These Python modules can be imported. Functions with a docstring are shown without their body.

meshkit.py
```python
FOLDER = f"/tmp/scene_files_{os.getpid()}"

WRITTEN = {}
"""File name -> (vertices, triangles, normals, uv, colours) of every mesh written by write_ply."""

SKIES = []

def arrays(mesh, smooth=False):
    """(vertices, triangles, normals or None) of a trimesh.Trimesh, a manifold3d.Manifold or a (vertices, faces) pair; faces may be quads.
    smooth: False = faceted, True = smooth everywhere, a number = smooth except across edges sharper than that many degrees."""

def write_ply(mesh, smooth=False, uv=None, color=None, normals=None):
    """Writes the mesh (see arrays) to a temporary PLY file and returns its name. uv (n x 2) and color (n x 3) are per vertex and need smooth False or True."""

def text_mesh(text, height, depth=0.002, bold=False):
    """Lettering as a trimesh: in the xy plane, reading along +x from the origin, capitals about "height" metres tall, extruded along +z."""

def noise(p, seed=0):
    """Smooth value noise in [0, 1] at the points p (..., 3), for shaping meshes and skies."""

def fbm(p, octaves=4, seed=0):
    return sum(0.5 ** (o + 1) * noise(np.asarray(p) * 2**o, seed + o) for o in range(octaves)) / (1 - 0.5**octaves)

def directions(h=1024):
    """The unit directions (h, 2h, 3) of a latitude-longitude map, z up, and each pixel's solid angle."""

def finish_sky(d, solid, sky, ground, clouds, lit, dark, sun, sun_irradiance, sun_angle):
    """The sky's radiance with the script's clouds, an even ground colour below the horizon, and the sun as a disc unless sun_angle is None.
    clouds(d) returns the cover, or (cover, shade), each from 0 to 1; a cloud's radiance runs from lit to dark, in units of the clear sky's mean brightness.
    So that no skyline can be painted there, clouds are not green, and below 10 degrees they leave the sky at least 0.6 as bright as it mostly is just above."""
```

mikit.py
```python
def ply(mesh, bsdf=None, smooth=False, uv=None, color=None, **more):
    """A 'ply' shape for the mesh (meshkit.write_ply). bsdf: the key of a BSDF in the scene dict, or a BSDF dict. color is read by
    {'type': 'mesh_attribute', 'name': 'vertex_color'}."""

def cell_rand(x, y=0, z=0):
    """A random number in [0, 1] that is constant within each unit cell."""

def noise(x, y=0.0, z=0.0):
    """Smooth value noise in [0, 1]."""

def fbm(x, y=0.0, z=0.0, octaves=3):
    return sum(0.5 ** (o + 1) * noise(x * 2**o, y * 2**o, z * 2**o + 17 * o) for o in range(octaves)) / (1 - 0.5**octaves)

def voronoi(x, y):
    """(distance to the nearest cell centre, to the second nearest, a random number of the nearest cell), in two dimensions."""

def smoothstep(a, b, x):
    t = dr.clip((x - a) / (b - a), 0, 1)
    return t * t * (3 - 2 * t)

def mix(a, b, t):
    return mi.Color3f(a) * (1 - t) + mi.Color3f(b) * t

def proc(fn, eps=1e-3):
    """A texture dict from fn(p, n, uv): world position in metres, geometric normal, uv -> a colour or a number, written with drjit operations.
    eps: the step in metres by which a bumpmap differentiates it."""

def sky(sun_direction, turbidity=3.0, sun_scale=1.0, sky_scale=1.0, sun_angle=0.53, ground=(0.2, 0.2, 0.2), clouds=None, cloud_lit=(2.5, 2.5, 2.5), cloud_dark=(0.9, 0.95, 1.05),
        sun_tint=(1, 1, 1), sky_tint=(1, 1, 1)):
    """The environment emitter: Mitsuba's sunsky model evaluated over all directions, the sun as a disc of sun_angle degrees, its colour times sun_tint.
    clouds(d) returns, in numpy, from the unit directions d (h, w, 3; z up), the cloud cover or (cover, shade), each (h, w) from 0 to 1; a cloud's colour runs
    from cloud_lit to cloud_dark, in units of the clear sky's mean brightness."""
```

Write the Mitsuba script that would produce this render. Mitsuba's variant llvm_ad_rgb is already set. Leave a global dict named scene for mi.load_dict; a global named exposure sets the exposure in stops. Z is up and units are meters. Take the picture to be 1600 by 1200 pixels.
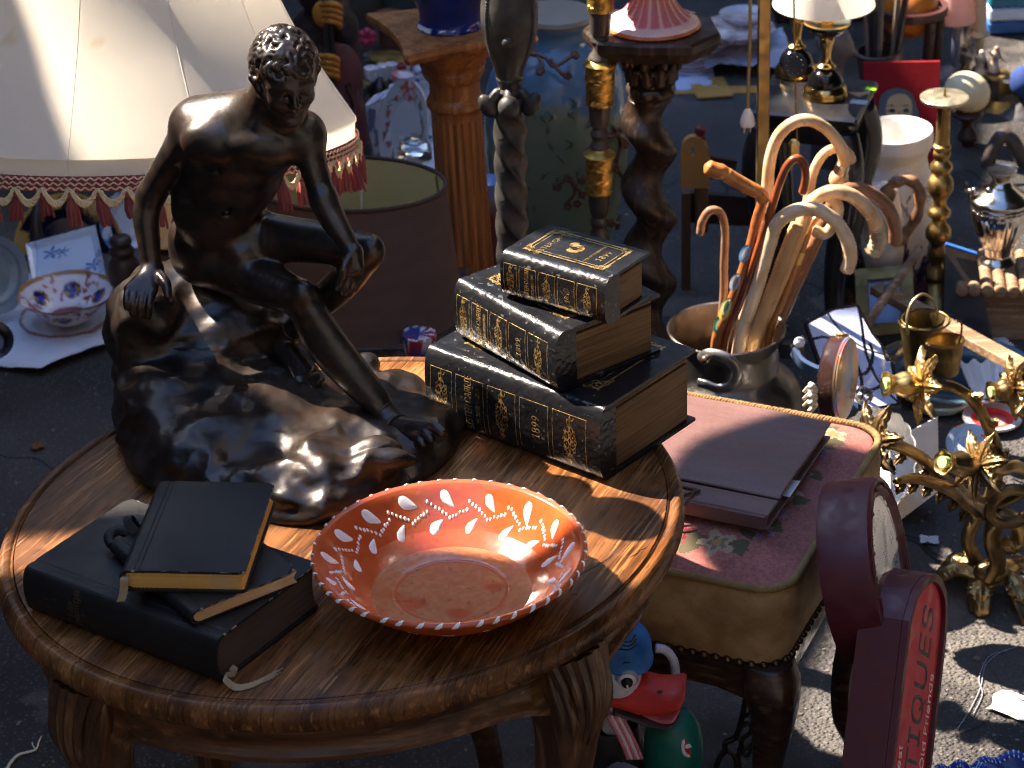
import math, random
import numpy as np
import trimesh
import manifold3d as m3
import shapely
import shapely.geometry as sg
import drjit as dr
import mitsuba as mi
import mikit
import meshkit
from mikit import proc, noise, fbm, voronoi, cell_rand, smoothstep, mix

# ------------------------------------------------------------------ camera, sky, exposure
T = mi.ScalarTransform4f
FOCAL = 3800.0 / 1600.0            # focal length in picture widths
PITCH, ROLL = math.radians(28.0), math.radians(2.0)
EYE = np.array([0.0, 0.0, 1.7])
FWD = np.array([0.0, math.cos(PITCH), -math.sin(PITCH)])
_X = np.array([1.0, 0, 0]); _U = np.cross(_X, FWD)
RIGHT = math.cos(ROLL) * _X - math.sin(ROLL) * _U
UP = math.sin(ROLL) * _X + math.cos(ROLL) * _U
SUN = np.array([-0.60, 0.36, 0.80])
exposure = 4.0

scene, labels = {}, {}
scene['camera'] = {'type': 'thinlens', 'fov': math.degrees(2 * math.atan(0.5 / FOCAL)), 'fov_axis': 'x', 'near_clip': 0.05, 'far_clip': 200.0,
                   'aperture_radius': 0.0026, 'focus_distance': 2.18,
                   'to_world': T().look_at(origin=EYE.tolist(), target=(EYE + FWD).tolist(), up=UP.tolist())}
scene['sky'] = mikit.sky(SUN.tolist(), turbidity=3.0, sun_scale=1.0, sky_scale=1.0, sun_angle=0.53, sun_tint=(1.0, 1.03, 1.12), ground=(0.12, 0.12, 0.12))

# ------------------------------------------------------------------ survey helpers: photograph measurements -> places on known planes / depths
def sight(px, py):
    return FWD + (px - 800.0) / 3800.0 * RIGHT - (py - 600.0) / 3800.0 * UP
def at(px, py, Y):                    # the point at depth Y (metres north of the eye)
    d = sight(px, py); return EYE + d * (Y / d[1])
def on(px, py, z=0.0):                # the point on the level plane z
    d = sight(px, py); return EYE + d * ((z - EYE[2]) / d[2])
def scale(px, py, Y):                 # metres per photograph pixel there
    p = at(px, py, Y) - EYE; return float(p @ FWD) / 3800.0
def lin(*c):                          # 0..255 display colour -> linear
    c = np.array(c, float) / 255.0
    return tuple(np.where(c <= 0.04045, c / 12.92, ((c + 0.055) / 1.055) ** 2.4))

# ------------------------------------------------------------------ scene bookkeeping
_used = {}
def numbered(key):
    n = _used.get(key, -1) + 1; _used[key] = n
    return key if n == 0 else f'{key}_{n:03d}'
def thing(name, label=None, cat=None, group=None, kind=None):
    key = numbered(name)
    if label:
        labels[key] = {'label': label, 'category': cat}
        if group: labels[key]['group'] = group
    if kind: labels.setdefault(key, {})['kind'] = kind
    return key
def crease(mesh, angle):
    mesh = tm(mesh)
    return trimesh.graph.smooth_shade(mesh, angle=math.radians(angle), facet_minarea=None)
def tm(mesh):
    if hasattr(mesh, 'to_mesh'):
        m = mesh.to_mesh(); return trimesh.Trimesh(m.vert_properties[:, :3], m.tri_verts, process=False)
    if isinstance(mesh, (tuple, list)) and not isinstance(mesh[0], trimesh.Trimesh):
        v, f = np.asarray(mesh[0], float), np.asarray(mesh[1], int)
        if f.shape[1] == 4: f = np.vstack([f[:, [0, 1, 2]], f[:, [0, 2, 3]]])
        return trimesh.Trimesh(v, f, process=False)
    if isinstance(mesh, (tuple, list)):
        return trimesh.util.concatenate([tm(x) for x in mesh])
    return mesh
VC = {'matte', 'satin', 'gloss', 'metal', 'polished', 'thin_cloth'}   # BSDFs whose colour is the mesh's own vertex colour
def put(key, mesh, mat, color=None, smooth=30):
    """One entry of the scene. color: a linear colour or a function of the vertices."""
    mesh = tm(mesh)
    if mat in VC:
        if smooth not in (True, False): mesh, s = crease(mesh, smooth), True
        else: s = smooth
        v = np.asarray(mesh.vertices)
        c = color(v) if callable(color) else np.tile(np.asarray(color, float), (len(v), 1))
        scene[key] = mikit.ply(mesh, mat, smooth=s, color=np.clip(c, 0, 1))
    else:
        scene[key] = mikit.ply(mesh, mat, smooth=smooth)
    return key
def part(parent, name, mesh, mat, color=None, smooth=30, label=None, kind=None):
    key = put(numbered(parent + '__' + name), mesh, mat, color, smooth)
    if label: labels.setdefault(key, {})['label'] = label
    if kind: labels.setdefault(key, {})['kind'] = kind
    return key
def mottle(c, amp=0.25, freq=30.0, seed=0, c2=None):
    c = np.asarray(c, float)
    def fn(v):
        n = meshkit.fbm(v * freq + seed * 7.3, 4, seed)[:, None]
        if c2 is not None:
            t = np.clip((n - 0.5) * 3 + 0.5, 0, 1); return c * (1 - t) + np.asarray(c2) * t
        return c * (1 + amp * 2 * (n - 0.5))
    return fn

# ------------------------------------------------------------------ mesh helpers
def frame_to(z, x=None):
    z = np.asarray(z, float); z = z / np.linalg.norm(z)
    x = np.asarray(x if x is not None else ([1, 0, 0] if abs(z[0]) < 0.9 else [0, 1, 0]), float)
    x = x - z * (x @ z); x /= np.linalg.norm(x)
    return np.stack([x, np.cross(z, x), z], 1)
def place(mesh, origin=(0, 0, 0), R=None, s=1.0):
    m = tm(mesh).copy(); v = np.asarray(m.vertices) * s
    if R is not None: v = v @ np.asarray(R).T
    m.vertices = v + np.asarray(origin, float); return m
def rz(a):
    c, s = math.cos(a), math.sin(a); return np.array([[c, -s, 0], [s, c, 0], [0, 0, 1.0]])
def rx(a):
    c, s = math.cos(a), math.sin(a); return np.array([[1.0, 0, 0], [0, c, -s], [0, s, c]])
def ry(a):
    c, s = math.cos(a), math.sin(a); return np.array([[c, 0, s], [0, 1.0, 0], [-s, 0, c]])
def hull(points):
    return trimesh.convex.convex_hull(np.asarray(points, float))
def cbox(lo, hi, b=0.002):
    """A box with chamfered edges."""
    lo, hi = np.asarray(lo, float), np.asarray(hi, float); b = min(b, 0.45 * float((hi - lo).min())); p = []
    for k in range(8):
        s = np.array([k & 1, k >> 1 & 1, k >> 2 & 1]); c = np.where(s, hi, lo); d = np.where(s, -b, b)
        for a in range(3):
            q = c + d; q[a] = c[a]; p.append(q)
    return hull(p)
def beam(a, b, w, h, up=(0, 0, 1), bev=0.001):
    """A bar from a to b, w wide, h high."""
    a, b = np.asarray(a, float), np.asarray(b, float); L = np.linalg.norm(b - a); R = frame_to(b - a, np.cross(up, b - a) if np.linalg.norm(np.cross(up, b - a)) > 1e-6 else (1, 0, 0))
    return place(cbox((-w / 2, -h / 2, 0), (w / 2, h / 2, L), bev), a, R)
def spline(points, n=8):
    """Catmull-Rom through the points (any columns)."""
    p = np.asarray(points, float); p = np.vstack([2 * p[0] - p[1], p, 2 * p[-1] - p[-2]]); out = []
    for i in range(1, len(p) - 2):
        for t in np.arange(n) / n:
            a, b, c, d = p[i - 1:i + 3]
            out.append(0.5 * (2 * b + (c - a) * t + (2 * a - 5 * b + 4 * c - d) * t * t + (3 * b - a - 3 * c + d) * t ** 3))
    out.append(p[-2]); return np.array(out)
def skin(rings, closed=True, cap=True):
    """Quads between rings (m, n, 3)."""
    r = np.asarray(rings, float); m, n = r.shape[:2]; v = r.reshape(-1, 3)
    i, j = np.meshgrid(np.arange(m - 1), np.arange(n if closed else n - 1), indexing='ij'); k = (j + 1) % n
    q = np.stack([i * n + j, i * n + k, (i + 1) * n + k, (i + 1) * n + j], -1).reshape(-1, 4)
    f = np.vstack([q[:, [0, 1, 2]], q[:, [0, 2, 3]]])
    if cap and closed:
        c0, c1 = len(v), len(v) + 1; v = np.vstack([v, r[0].mean(0), r[-1].mean(0)]); j = np.arange(n); k = (j + 1) % n
        f = np.vstack([f, np.stack([j * 0 + c0, k, j], 1), np.stack([j * 0 + c1, (m - 1) * n + j, (m - 1) * n + k], 1)])
    return trimesh.Trimesh(v, f, process=False)
def tube(path, radius, sides=10, section=None, up=None, cap=True):
    """A tube along a path; radius a number or one per point; section: (n, 2) outline instead of a circle."""
    p = np.asarray(path, float); r = np.broadcast_to(radius, (len(p),)).astype(float)
    t = np.gradient(p, axis=0); t /= np.linalg.norm(t, axis=1, keepdims=True) + 1e-12
    if section is None:
        a = np.arange(sides) * 2 * np.pi / sides; section = np.stack([np.cos(a), np.sin(a)], 1)
    x = np.asarray(up if up is not None else ([0, 0, 1.0] if abs(t[0, 2]) < 0.9 else [1.0, 0, 0]), float); rings = []
    for k in range(len(p)):
        x = x - t[k] * (x @ t[k]); x /= np.linalg.norm(x) + 1e-12; y = np.cross(t[k], x)
        rings.append(p[k] + r[k] * (section[:, :1] * x + section[:, 1:] * y))
    return skin(rings, True, cap)
def lathe(profile, n=48, mod=None, cap=True):
    """Turned about z. profile: (radius, z) from bottom to top; mod(angle, z) scales the radius."""
    p = np.asarray(profile, float); a = np.arange(n) * 2 * np.pi / n
    r = p[:, :1] * (1.0 if mod is None else mod(a[None, :], p[:, 1:])) * np.ones((1, n))
    return skin(np.stack([r * np.cos(a), r * np.sin(a), np.broadcast_to(p[:, 1:], r.shape)], -1), True, cap)
def dense(profile, step):
    p = np.asarray(profile, float); out = [p[0]]
    for a, b in zip(p[:-1], p[1:]):
        n = max(1, int(np.linalg.norm(b - a) / step)); out += [a + (b - a) * k / n for k in range(1, n + 1)]
    return np.array(out)
def turned(axis0, axis1, Y, prof, n=48, mod=None, sp=0, cap=True):
    """A turned thing standing at depth Y; axis0, axis1: picture positions of two points of its axis; prof: (picture y, half width in pixels), top to bottom."""
    (x0, y0), (x1, y1) = axis0, axis1
    pts = [(y, w) for y, w in prof]
    if sp: pts = spline(pts, sp)
    if mod is not None: pts = dense(pts, 1.6)
    Q = np.array([at(x0 + (x1 - x0) * (y - y0) / (y1 - y0), y, Y) for y, _ in pts])
    s = scale(x0, y0, Y); bot = Q[-1]; ax = Q[0] - Q[-1]; L = np.linalg.norm(ax); ax = ax / L
    h = (Q - bot) @ ax
    prof3 = [(max(w * s, 1e-5), z) for (_, w), z in zip(pts, h)][::-1]
    return place(lathe(prof3, n, mod, cap), bot, frame_to(ax)), bot, ax, s
def ellipsoid(c, r, R=None, n=24):
    m = trimesh.creation.uv_sphere(1.0, count=[n // 2 + 2, n]); return place((np.asarray(m.vertices) * np.asarray(r, float), m.faces), c, R)
def extr(poly, h):
    if poly.geom_type != 'Polygon': return trimesh.util.concatenate([trimesh.creation.extrude_polygon(g, h, engine='earcut') for g in poly.geoms if g.area > 1e-9])
    return trimesh.creation.extrude_polygon(poly, h, engine='earcut')
def subdivided(mesh, edge):
    m = tm(mesh); v, f = trimesh.remesh.subdivide_to_size(m.vertices, m.faces, edge, max_iter=12)
    m = trimesh.Trimesh(v, f, process=False); m.merge_vertices(); return m
def sheet(fn, nu, nv):
    """A grid (u, v in 0..1) -> points, one-sided mesh."""
    u, v = np.meshgrid(np.linspace(0, 1, nu), np.linspace(0, 1, nv), indexing='ij'); return skin(fn(u, v), False, False)
def slab_of(top, thick, direction):
    """Gives a one-sided grid sheet (skin without closing) a thickness."""
    m = tm(top); n = len(m.vertices); v = np.vstack([m.vertices, np.asarray(m.vertices) + np.asarray(direction) * thick])
    e = m.edges_sorted; u, c = np.unique(e, axis=0, return_counts=True); bd = {tuple(x) for x in u[c == 1]}
    side = [(a, b) for a, b in m.edges if (min(a, b), max(a, b)) in bd]
    f = np.vstack([m.faces, m.faces[:, ::-1] + n] + [[[b, a, a + n], [b, a + n, b + n]] for a, b in side]); return trimesh.Trimesh(v, f, process=False)

# ------------------------------------------------------------------ signed-distance modelling (bronze figure, rock)
class Field:
    def __init__(self, lo, hi, h):
        self.lo, self.h = np.asarray(lo, float), h; self.n = np.ceil((np.asarray(hi) - lo) / h).astype(int) + 1
        self.d = np.full(self.n, 0.05, np.float32)
    def box(self, lo, hi, m):
        a = np.clip(np.floor((lo - m - self.lo) / self.h).astype(int), 0, self.n); b = np.clip(np.ceil((hi + m - self.lo) / self.h).astype(int) + 1, 0, self.n)
        if (b <= a).any(): return None, None
        s = tuple(slice(x, y) for x, y in zip(a, b)); g = np.stack(np.meshgrid(*[(np.arange(x, y) * self.h + o) for x, y, o in zip(a, b, self.lo)], indexing='ij'), -1).astype(np.float32)
        return s, g
    def blend(self, s, e, k, cut=False):
        d = self.d[s]; k = max(k, 1e-5)
        if cut:
            hh = np.clip(0.5 - 0.5 * (d + e) / k, 0, 1); self.d[s] = d * (1 - hh) - e * hh + k * hh * (1 - hh)
        else:
            hh = np.clip(0.5 + 0.5 * (d - e) / k, 0, 1); self.d[s] = d * (1 - hh) + e * hh - k * hh * (1 - hh)
    def cone(self, a, b, ra, rb, k=0.006, cut=False):
        a, b = np.asarray(a, float), np.asarray(b, float); R = max(ra, rb) + k + 0.02
        s, g = self.box(np.minimum(a, b), np.maximum(a, b), R)
        if s is None: return
        ab = (b - a).astype(np.float32); t = np.clip(((g - a.astype(np.float32)) @ ab) / (ab @ ab + 1e-12), 0, 1)
        e = np.linalg.norm(g - a.astype(np.float32) - t[..., None] * ab, axis=-1) - (ra + (rb - ra) * t); self.blend(s, e, k, cut)
    def chain(self, pts, rad, k=0.006, n=5):
        w = spline(np.c_[np.asarray(pts, float), np.asarray(rad, float)], n); P, R = w[:, :3].astype(np.float32), w[:, 3]
        s, g = self.box(P.min(0), P.max(0), R.max() + k + 0.02)
        if s is None: return
        e = np.full(g.shape[:3], 0.05, np.float32); g0 = np.array([x.start for x in s])
        for a, b, ra, rb in zip(P[:-1], P[1:], R[:-1], R[1:]):
            m = max(ra, rb) + k + 0.004; i0 = np.maximum(np.floor((np.minimum(a, b) - m - self.lo) / self.h).astype(int) - g0, 0); i1 = np.maximum(np.ceil((np.maximum(a, b) + m - self.lo) / self.h).astype(int) + 1 - g0, 0)
            q = tuple(slice(x, y) for x, y in zip(i0, i1)); h = g[q]; ab = b - a; t = np.clip(((h - a) @ ab) / (ab @ ab + 1e-12), 0, 1)
            e[q] = np.minimum(e[q], np.linalg.norm(h - a - t[..., None] * ab, axis=-1) - (ra + (rb - ra) * t).astype(np.float32))
        self.blend(s, e, k)
    def ball(self, c, r, R=None, k=0.006, cut=False):
        c = np.asarray(c, float); r = np.broadcast_to(np.asarray(r, float), (3,)); s, g = self.box(c - r.max(), c + r.max(), k + 0.02)
        if s is None: return
        q = g - c.astype(np.float32)
        if R is not None: q = q @ np.asarray(R, np.float32)
        q0 = np.linalg.norm(q / r.astype(np.float32), axis=-1); q1 = np.linalg.norm(q / (r * r).astype(np.float32), axis=-1) + 1e-9
        self.blend(s, np.where(q0 < 0.15, -float(r.min()) * (1 - q0), q0 * (q0 - 1) / q1), k, cut)
    def mesh(self, level=0.0):
        d = self.d - level; s = d < 0; nx, ny, nz = d.shape
        cnt = np.zeros((nx - 1, ny - 1, nz - 1), np.int8)
        for i in (0, 1):
            for j in (0, 1):
                for k in (0, 1): cnt += s[i:nx - 1 + i, j:ny - 1 + j, k:nz - 1 + k]
        act = (cnt > 0) & (cnt < 8); idx = np.full(act.shape, -1, np.int32); cells = np.argwhere(act); idx[act] = np.arange(len(cells))
        acc, num = np.zeros((len(cells), 3)), np.zeros(len(cells)); C = [(i, j, k) for i in (0, 1) for j in (0, 1) for k in (0, 1)]
        val = {c: d[tuple((cells + c).T)] for c in C}
        for c in C:
            for ax in range(3):
                if c[ax] == 0:
                    e = list(c); e[ax] = 1; e = tuple(e); x, y = val[c], val[e]; m = (x < 0) != (y < 0); t = np.where(m, x / np.where(m, x - y, 1), 0)
                    p = np.tile(np.array(c, float), (len(cells), 1)); p[:, ax] += t; acc += p * m[:, None]; num += m
        v = (cells + acc / np.maximum(num, 1)[:, None]) * self.h + self.lo; F = []
        for ax in range(3):
            b, c = [(1, 2), (2, 0), (0, 1)][ax]; s0 = [slice(1, -1)] * 3; s0[ax] = slice(0, -1); s1 = list(s0); s1[ax] = slice(1, None)
            A, B = s[tuple(s0)], s[tuple(s1)]; ch = np.argwhere(A != B); off = np.array([1, 1, 1]); off[ax] = 0; ch = ch + off; flip = A[A != B]
            eb, ec = np.eye(3, dtype=int)[b], np.eye(3, dtype=int)[c]
            q = np.stack([idx[tuple((ch - eb - ec).T)], idx[tuple((ch - ec).T)], idx[tuple(ch.T)], idx[tuple((ch - eb).T)]], 1)
            q[~flip] = q[~flip][:, ::-1]; F.append(q)
        q = np.vstack(F); q = q[(q >= 0).all(1)]
        return trimesh.Trimesh(v, np.vstack([q[:, [0, 1, 2]], q[:, [0, 2, 3]]]), process=False)

def relax(mesh, n=6):
    """Taubin smoothing."""
    from scipy.sparse import coo_matrix, diags
    e = mesh.edges_unique; k = len(mesh.vertices); i = np.r_[e[:, 0], e[:, 1]]; j = np.r_[e[:, 1], e[:, 0]]
    W = coo_matrix((np.ones(len(i)), (i, j)), (k, k)).tocsr(); deg = np.asarray(W.sum(1)).ravel(); W = diags(1 / np.maximum(deg, 1)) @ W; v = np.array(mesh.vertices)
    for s in range(2 * n):
        d = W @ v - v; d[deg == 0] = 0; v = v + (0.5 if s % 2 == 0 else -0.53) * d
    mesh.vertices = v; return mesh

# ------------------------------------------------------------------ materials
def rgb(c): return {'type': 'rgb', 'value': [float(x) for x in c]}
def two(b): return {'type': 'twosided', 'bsdf': b}
def bump(b, fn, h=1.0, eps=4e-4): return {'type': 'bumpmap', 'arbitrary': proc(fn, eps), 'scale': h, 'bsdf': b}
VCOL = {'type': 'mesh_attribute', 'name': 'vertex_color'}
def smudge(lo, hi, freq):
    return proc(lambda p, n, uv: lo + (hi - lo) * smoothstep(0.3, 0.7, fbm(p.x * freq, p.y * freq, p.z * freq, 3)))
def principled(col, rough, **k): return {'type': 'principled', 'base_color': col, 'roughness': rough, **k}
fine_grit = lambda p, n, uv: 0.00025 * fbm(p.x * 420, p.y * 420, p.z * 420, 2)
scene['matte'] = two(bump(principled(VCOL, 0.85, specular=0.25), fine_grit))
scene['satin'] = two(bump(principled(VCOL, smudge(0.32, 0.6, 60), specular=0.5), lambda p, n, uv: 0.00008 * fbm(p.x * 300, p.y * 300, p.z * 300, 2)))
scene['gloss'] = two(principled(VCOL, smudge(0.08, 0.22, 45), specular=0.5))
scene['metal'] = two(bump(principled(VCOL, smudge(0.25, 0.5, 70), metallic=0.9), lambda p, n, uv: 0.00012 * fbm(p.x * 260, p.y * 260, p.z * 260, 2)))
scene['polished'] = two(principled(VCOL, smudge(0.08, 0.22, 80), metallic=1.0))
scene['thin_cloth'] = {'type': 'principledthin', 'base_color': VCOL, 'roughness': 0.8, 'diff_trans': 0.75, 'spec_trans': 0.0}
scene['clear_glass'] = {'type': 'dielectric', 'int_ior': 1.5}
scene['pane_glass'] = {'type': 'thindielectric', 'int_ior': 1.5}
scene['black_plain'] = two(principled(rgb((0.012, 0.012, 0.013)), 0.5))

# asphalt: dark binder, pale chips, cracks of tar
def asphalt_col(p, n, uv):
    a, b, w = voronoi(p.x * 150, p.y * 150); big = fbm(p.x * 3.0, p.y * 3.0, 0.3, 4)
    chip = smoothstep(0.35, 0.15, a) * smoothstep(0.35, 0.9, w)
    c = mix((0.034, 0.031, 0.030), (0.078, 0.073, 0.071), smoothstep(0.3, 0.7, big))
    c = mix(c, (0.17, 0.165, 0.16), chip * 0.45)
    w1, w2 = fbm(p.x * 4, p.y * 4, 1.0, 4), fbm(p.x * 4, p.y * 4, 9.0, 4); d1, d2, k = voronoi(p.x * 1.6 + w1 * 0.8, p.y * 1.6 + w2 * 0.8)
    c = mix(c, (0.012, 0.011, 0.011), 0.8 * smoothstep(0.012, 0.004, d2 - d1)); c = mix(c, c * 0.45, smoothstep(0.62, 0.70, fbm(p.x * 2.2, p.y * 2.2, 4.0, 5)) * 0.7)
    c = mix(c, (0.13, 0.12, 0.11), 0.5 * smoothstep(0.66, 0.74, fbm(p.x * 7, p.y * 7, 6.0, 5)))
    return c * (0.75 + 0.5 * noise(p.x * 700, p.y * 700, 0.0))
scene['asphalt'] = two(bump(principled(proc(asphalt_col), 0.8, specular=0.35), lambda p, n, uv: -0.0022 * smoothstep(0.1, 0.5, voronoi(p.x * 150, p.y * 150)[0]) + 0.0015 * noise(p.x * 420, p.y * 420, 0.0), eps=6e-4))

# table timber: grain runs along G in the level plane
GA = np.array([0.42, 0.9]); GA = GA / np.linalg.norm(GA)
def grain(p): return p.x * float(GA[0]) + p.y * float(GA[1]), p.x * float(GA[1]) - p.y * float(GA[0])
def timber(dark, mid, pale, wear):
    def fn(p, n, uv):
        g, c = grain(p); c = c + 0.006 * fbm(g * 6, c * 10, p.z * 5, 2); 
        ring = fbm(g * 3.2, c * 75, p.z * 14, 4); streak = noise(g * 45, c * 1500, p.z * 400); vein = fbm(g * 22, c * 480, p.z * 120, 3)
        col = mix(dark, mid, smoothstep(0.25, 0.8, ring)); col = mix(col, pale, smoothstep(0.55, 0.85, vein) * 0.55)
        col = mix(col, pale, wear * smoothstep(0.56, 0.72, fbm(p.x * 11, p.y * 11, p.z * 11, 4)))
        s_ = smoothstep(0.72, 0.80, noise(g * 60, c * 800, 5.0)); blot = smoothstep(0.60, 0.70, fbm(p.x * 17, p.y * 17, 2.0, 4))
        return col * (0.62 + 0.6 * streak) * (1 - 0.45 * s_) * (1 - 0.35 * blot)
    return fn
pores = lambda p, n, uv: 0.0002 * noise(grain(p)[0] * 20, grain(p)[1] * 1100, p.z * 400) + 0.0003 * fbm(grain(p)[0] * 4, grain(p)[1] * 130, p.z * 60, 2)
scene['table_timber'] = two(bump(principled(proc(timber((0.060, 0.021, 0.006), (0.215, 0.080, 0.023), (0.44, 0.205, 0.070), 0.45)), smudge(0.28, 0.5, 25), specular=0.3), pores))
def along(ax, dark, mid, pale, f=1.0):
    """Timber whose grain runs along a world axis (0, 1 or 2)."""
    def fn(p, n, uv):
        q = [p.x, p.y, p.z]; g = q[ax]; a, b = q[(ax + 1) % 3], q[(ax + 2) % 3]
        w = 0.01 * fbm(g * 5, a * 8, b * 8, 2); r = fbm(g * 3, (a + w) * 70 * f, (b + w) * 70 * f, 3); s = noise(g * 25, a * 700, b * 700)
        return mix(mix(dark, mid, smoothstep(0.25, 0.75, r)), pale, 0.5 * smoothstep(0.6, 0.8, noise(g * 6, a * 190, b * 190))) * (0.7 + 0.5 * s)
    return fn
upgrain = lambda p, n, uv: 0.00025 * noise(p.z * 30, p.x * 600, p.y * 600)
scene['apron_timber'] = two(bump(principled(proc(along(0, (0.05, 0.022, 0.01), (0.13, 0.058, 0.024), (0.24, 0.12, 0.055))), smudge(0.25, 0.5, 30), specular=0.4), lambda p, n, uv: 0.0004 * fbm(p.x * 40, p.y * 40, p.z * 300, 2)))
scene['leg_timber'] = two(bump(principled(proc(along(2, (0.045, 0.02, 0.009), (0.12, 0.055, 0.023), (0.22, 0.115, 0.05))), smudge(0.25, 0.5, 30), specular=0.5), upgrain))
scene['pale_timber'] = two(bump(principled(proc(along(2, (0.20, 0.072, 0.020), (0.34, 0.135, 0.042), (0.44, 0.195, 0.07))), smudge(0.25, 0.45, 30), specular=0.5), upgrain))
scene['dark_timber'] = two(bump(principled(proc(along(2, (0.012, 0.0075, 0.0055), (0.032, 0.018, 0.012), (0.08, 0.048, 0.032))), smudge(0.3, 0.6, 30), specular=0.5), upgrain))
scene['plank_timber'] = two(bump(principled(proc(along(0, (0.16, 0.09, 0.05), (0.30, 0.19, 0.11), (0.42, 0.29, 0.18))), 0.6, specular=0.4), lambda p, n, uv: 0.0003 * noise(p.x * 40, p.y * 500, p.z * 500)))

# cast bronze with a worn brown patina
def patina(p, n, uv):
    a = fbm(p.x * 55, p.y * 55, p.z * 55, 4)
    return mix((0.009, 0.0062, 0.0052), (0.027, 0.0155, 0.0105), smoothstep(0.35, 0.65, a))
casting = lambda p, n, uv: 0.00035 * fbm(p.x * 130, p.y * 130, p.z * 130, 3)
scene['bronze'] = two(bump(principled(proc(patina), smudge(0.28, 0.42, 40), metallic=0.35, specular=0.6, clearcoat=0.8, clearcoat_gloss=0.8), casting))
scene['rock_bronze'] = two(bump(principled(proc(patina), smudge(0.28, 0.44, 40), metallic=0.35, specular=0.6, clearcoat=0.6, clearcoat_gloss=0.75), lambda p, n, uv: 0.0009 * fbm(p.x * 45, p.y * 45, p.z * 45, 3), eps=8e-4))

# book cloth, leather, paper
pebble = lambda p, n, uv: 0.00028 * fbm(p.x * 900, p.y * 900, p.z * 900, 2)
def black_cloth(p, n, uv):
    s = smoothstep(0.70, 0.80, noise(p.x * 60 + p.y * 300, p.y * 120, p.z * 400)) * 0.3
    return mix(mix((0.0075, 0.007, 0.007), (0.0145, 0.0135, 0.013), fbm(p.x * 25, p.y * 25, p.z * 25, 3)), (0.09, 0.085, 0.08), s * smoothstep(0.5, 0.8, fbm(p.x * 18, p.y * 18, p.z * 18, 3)))
scene['black_cloth'] = two(bump(principled(proc(black_cloth), smudge(0.42, 0.62, 30), specular=0.32), pebble))
hide = lambda p, n, uv: 0.00022 * smoothstep(0.2, 0.75, noise(p.x * 260, p.y * 260, p.z * 260)) + 0.00006 * noise(p.x * 900, p.y * 900, p.z * 900)
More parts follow.
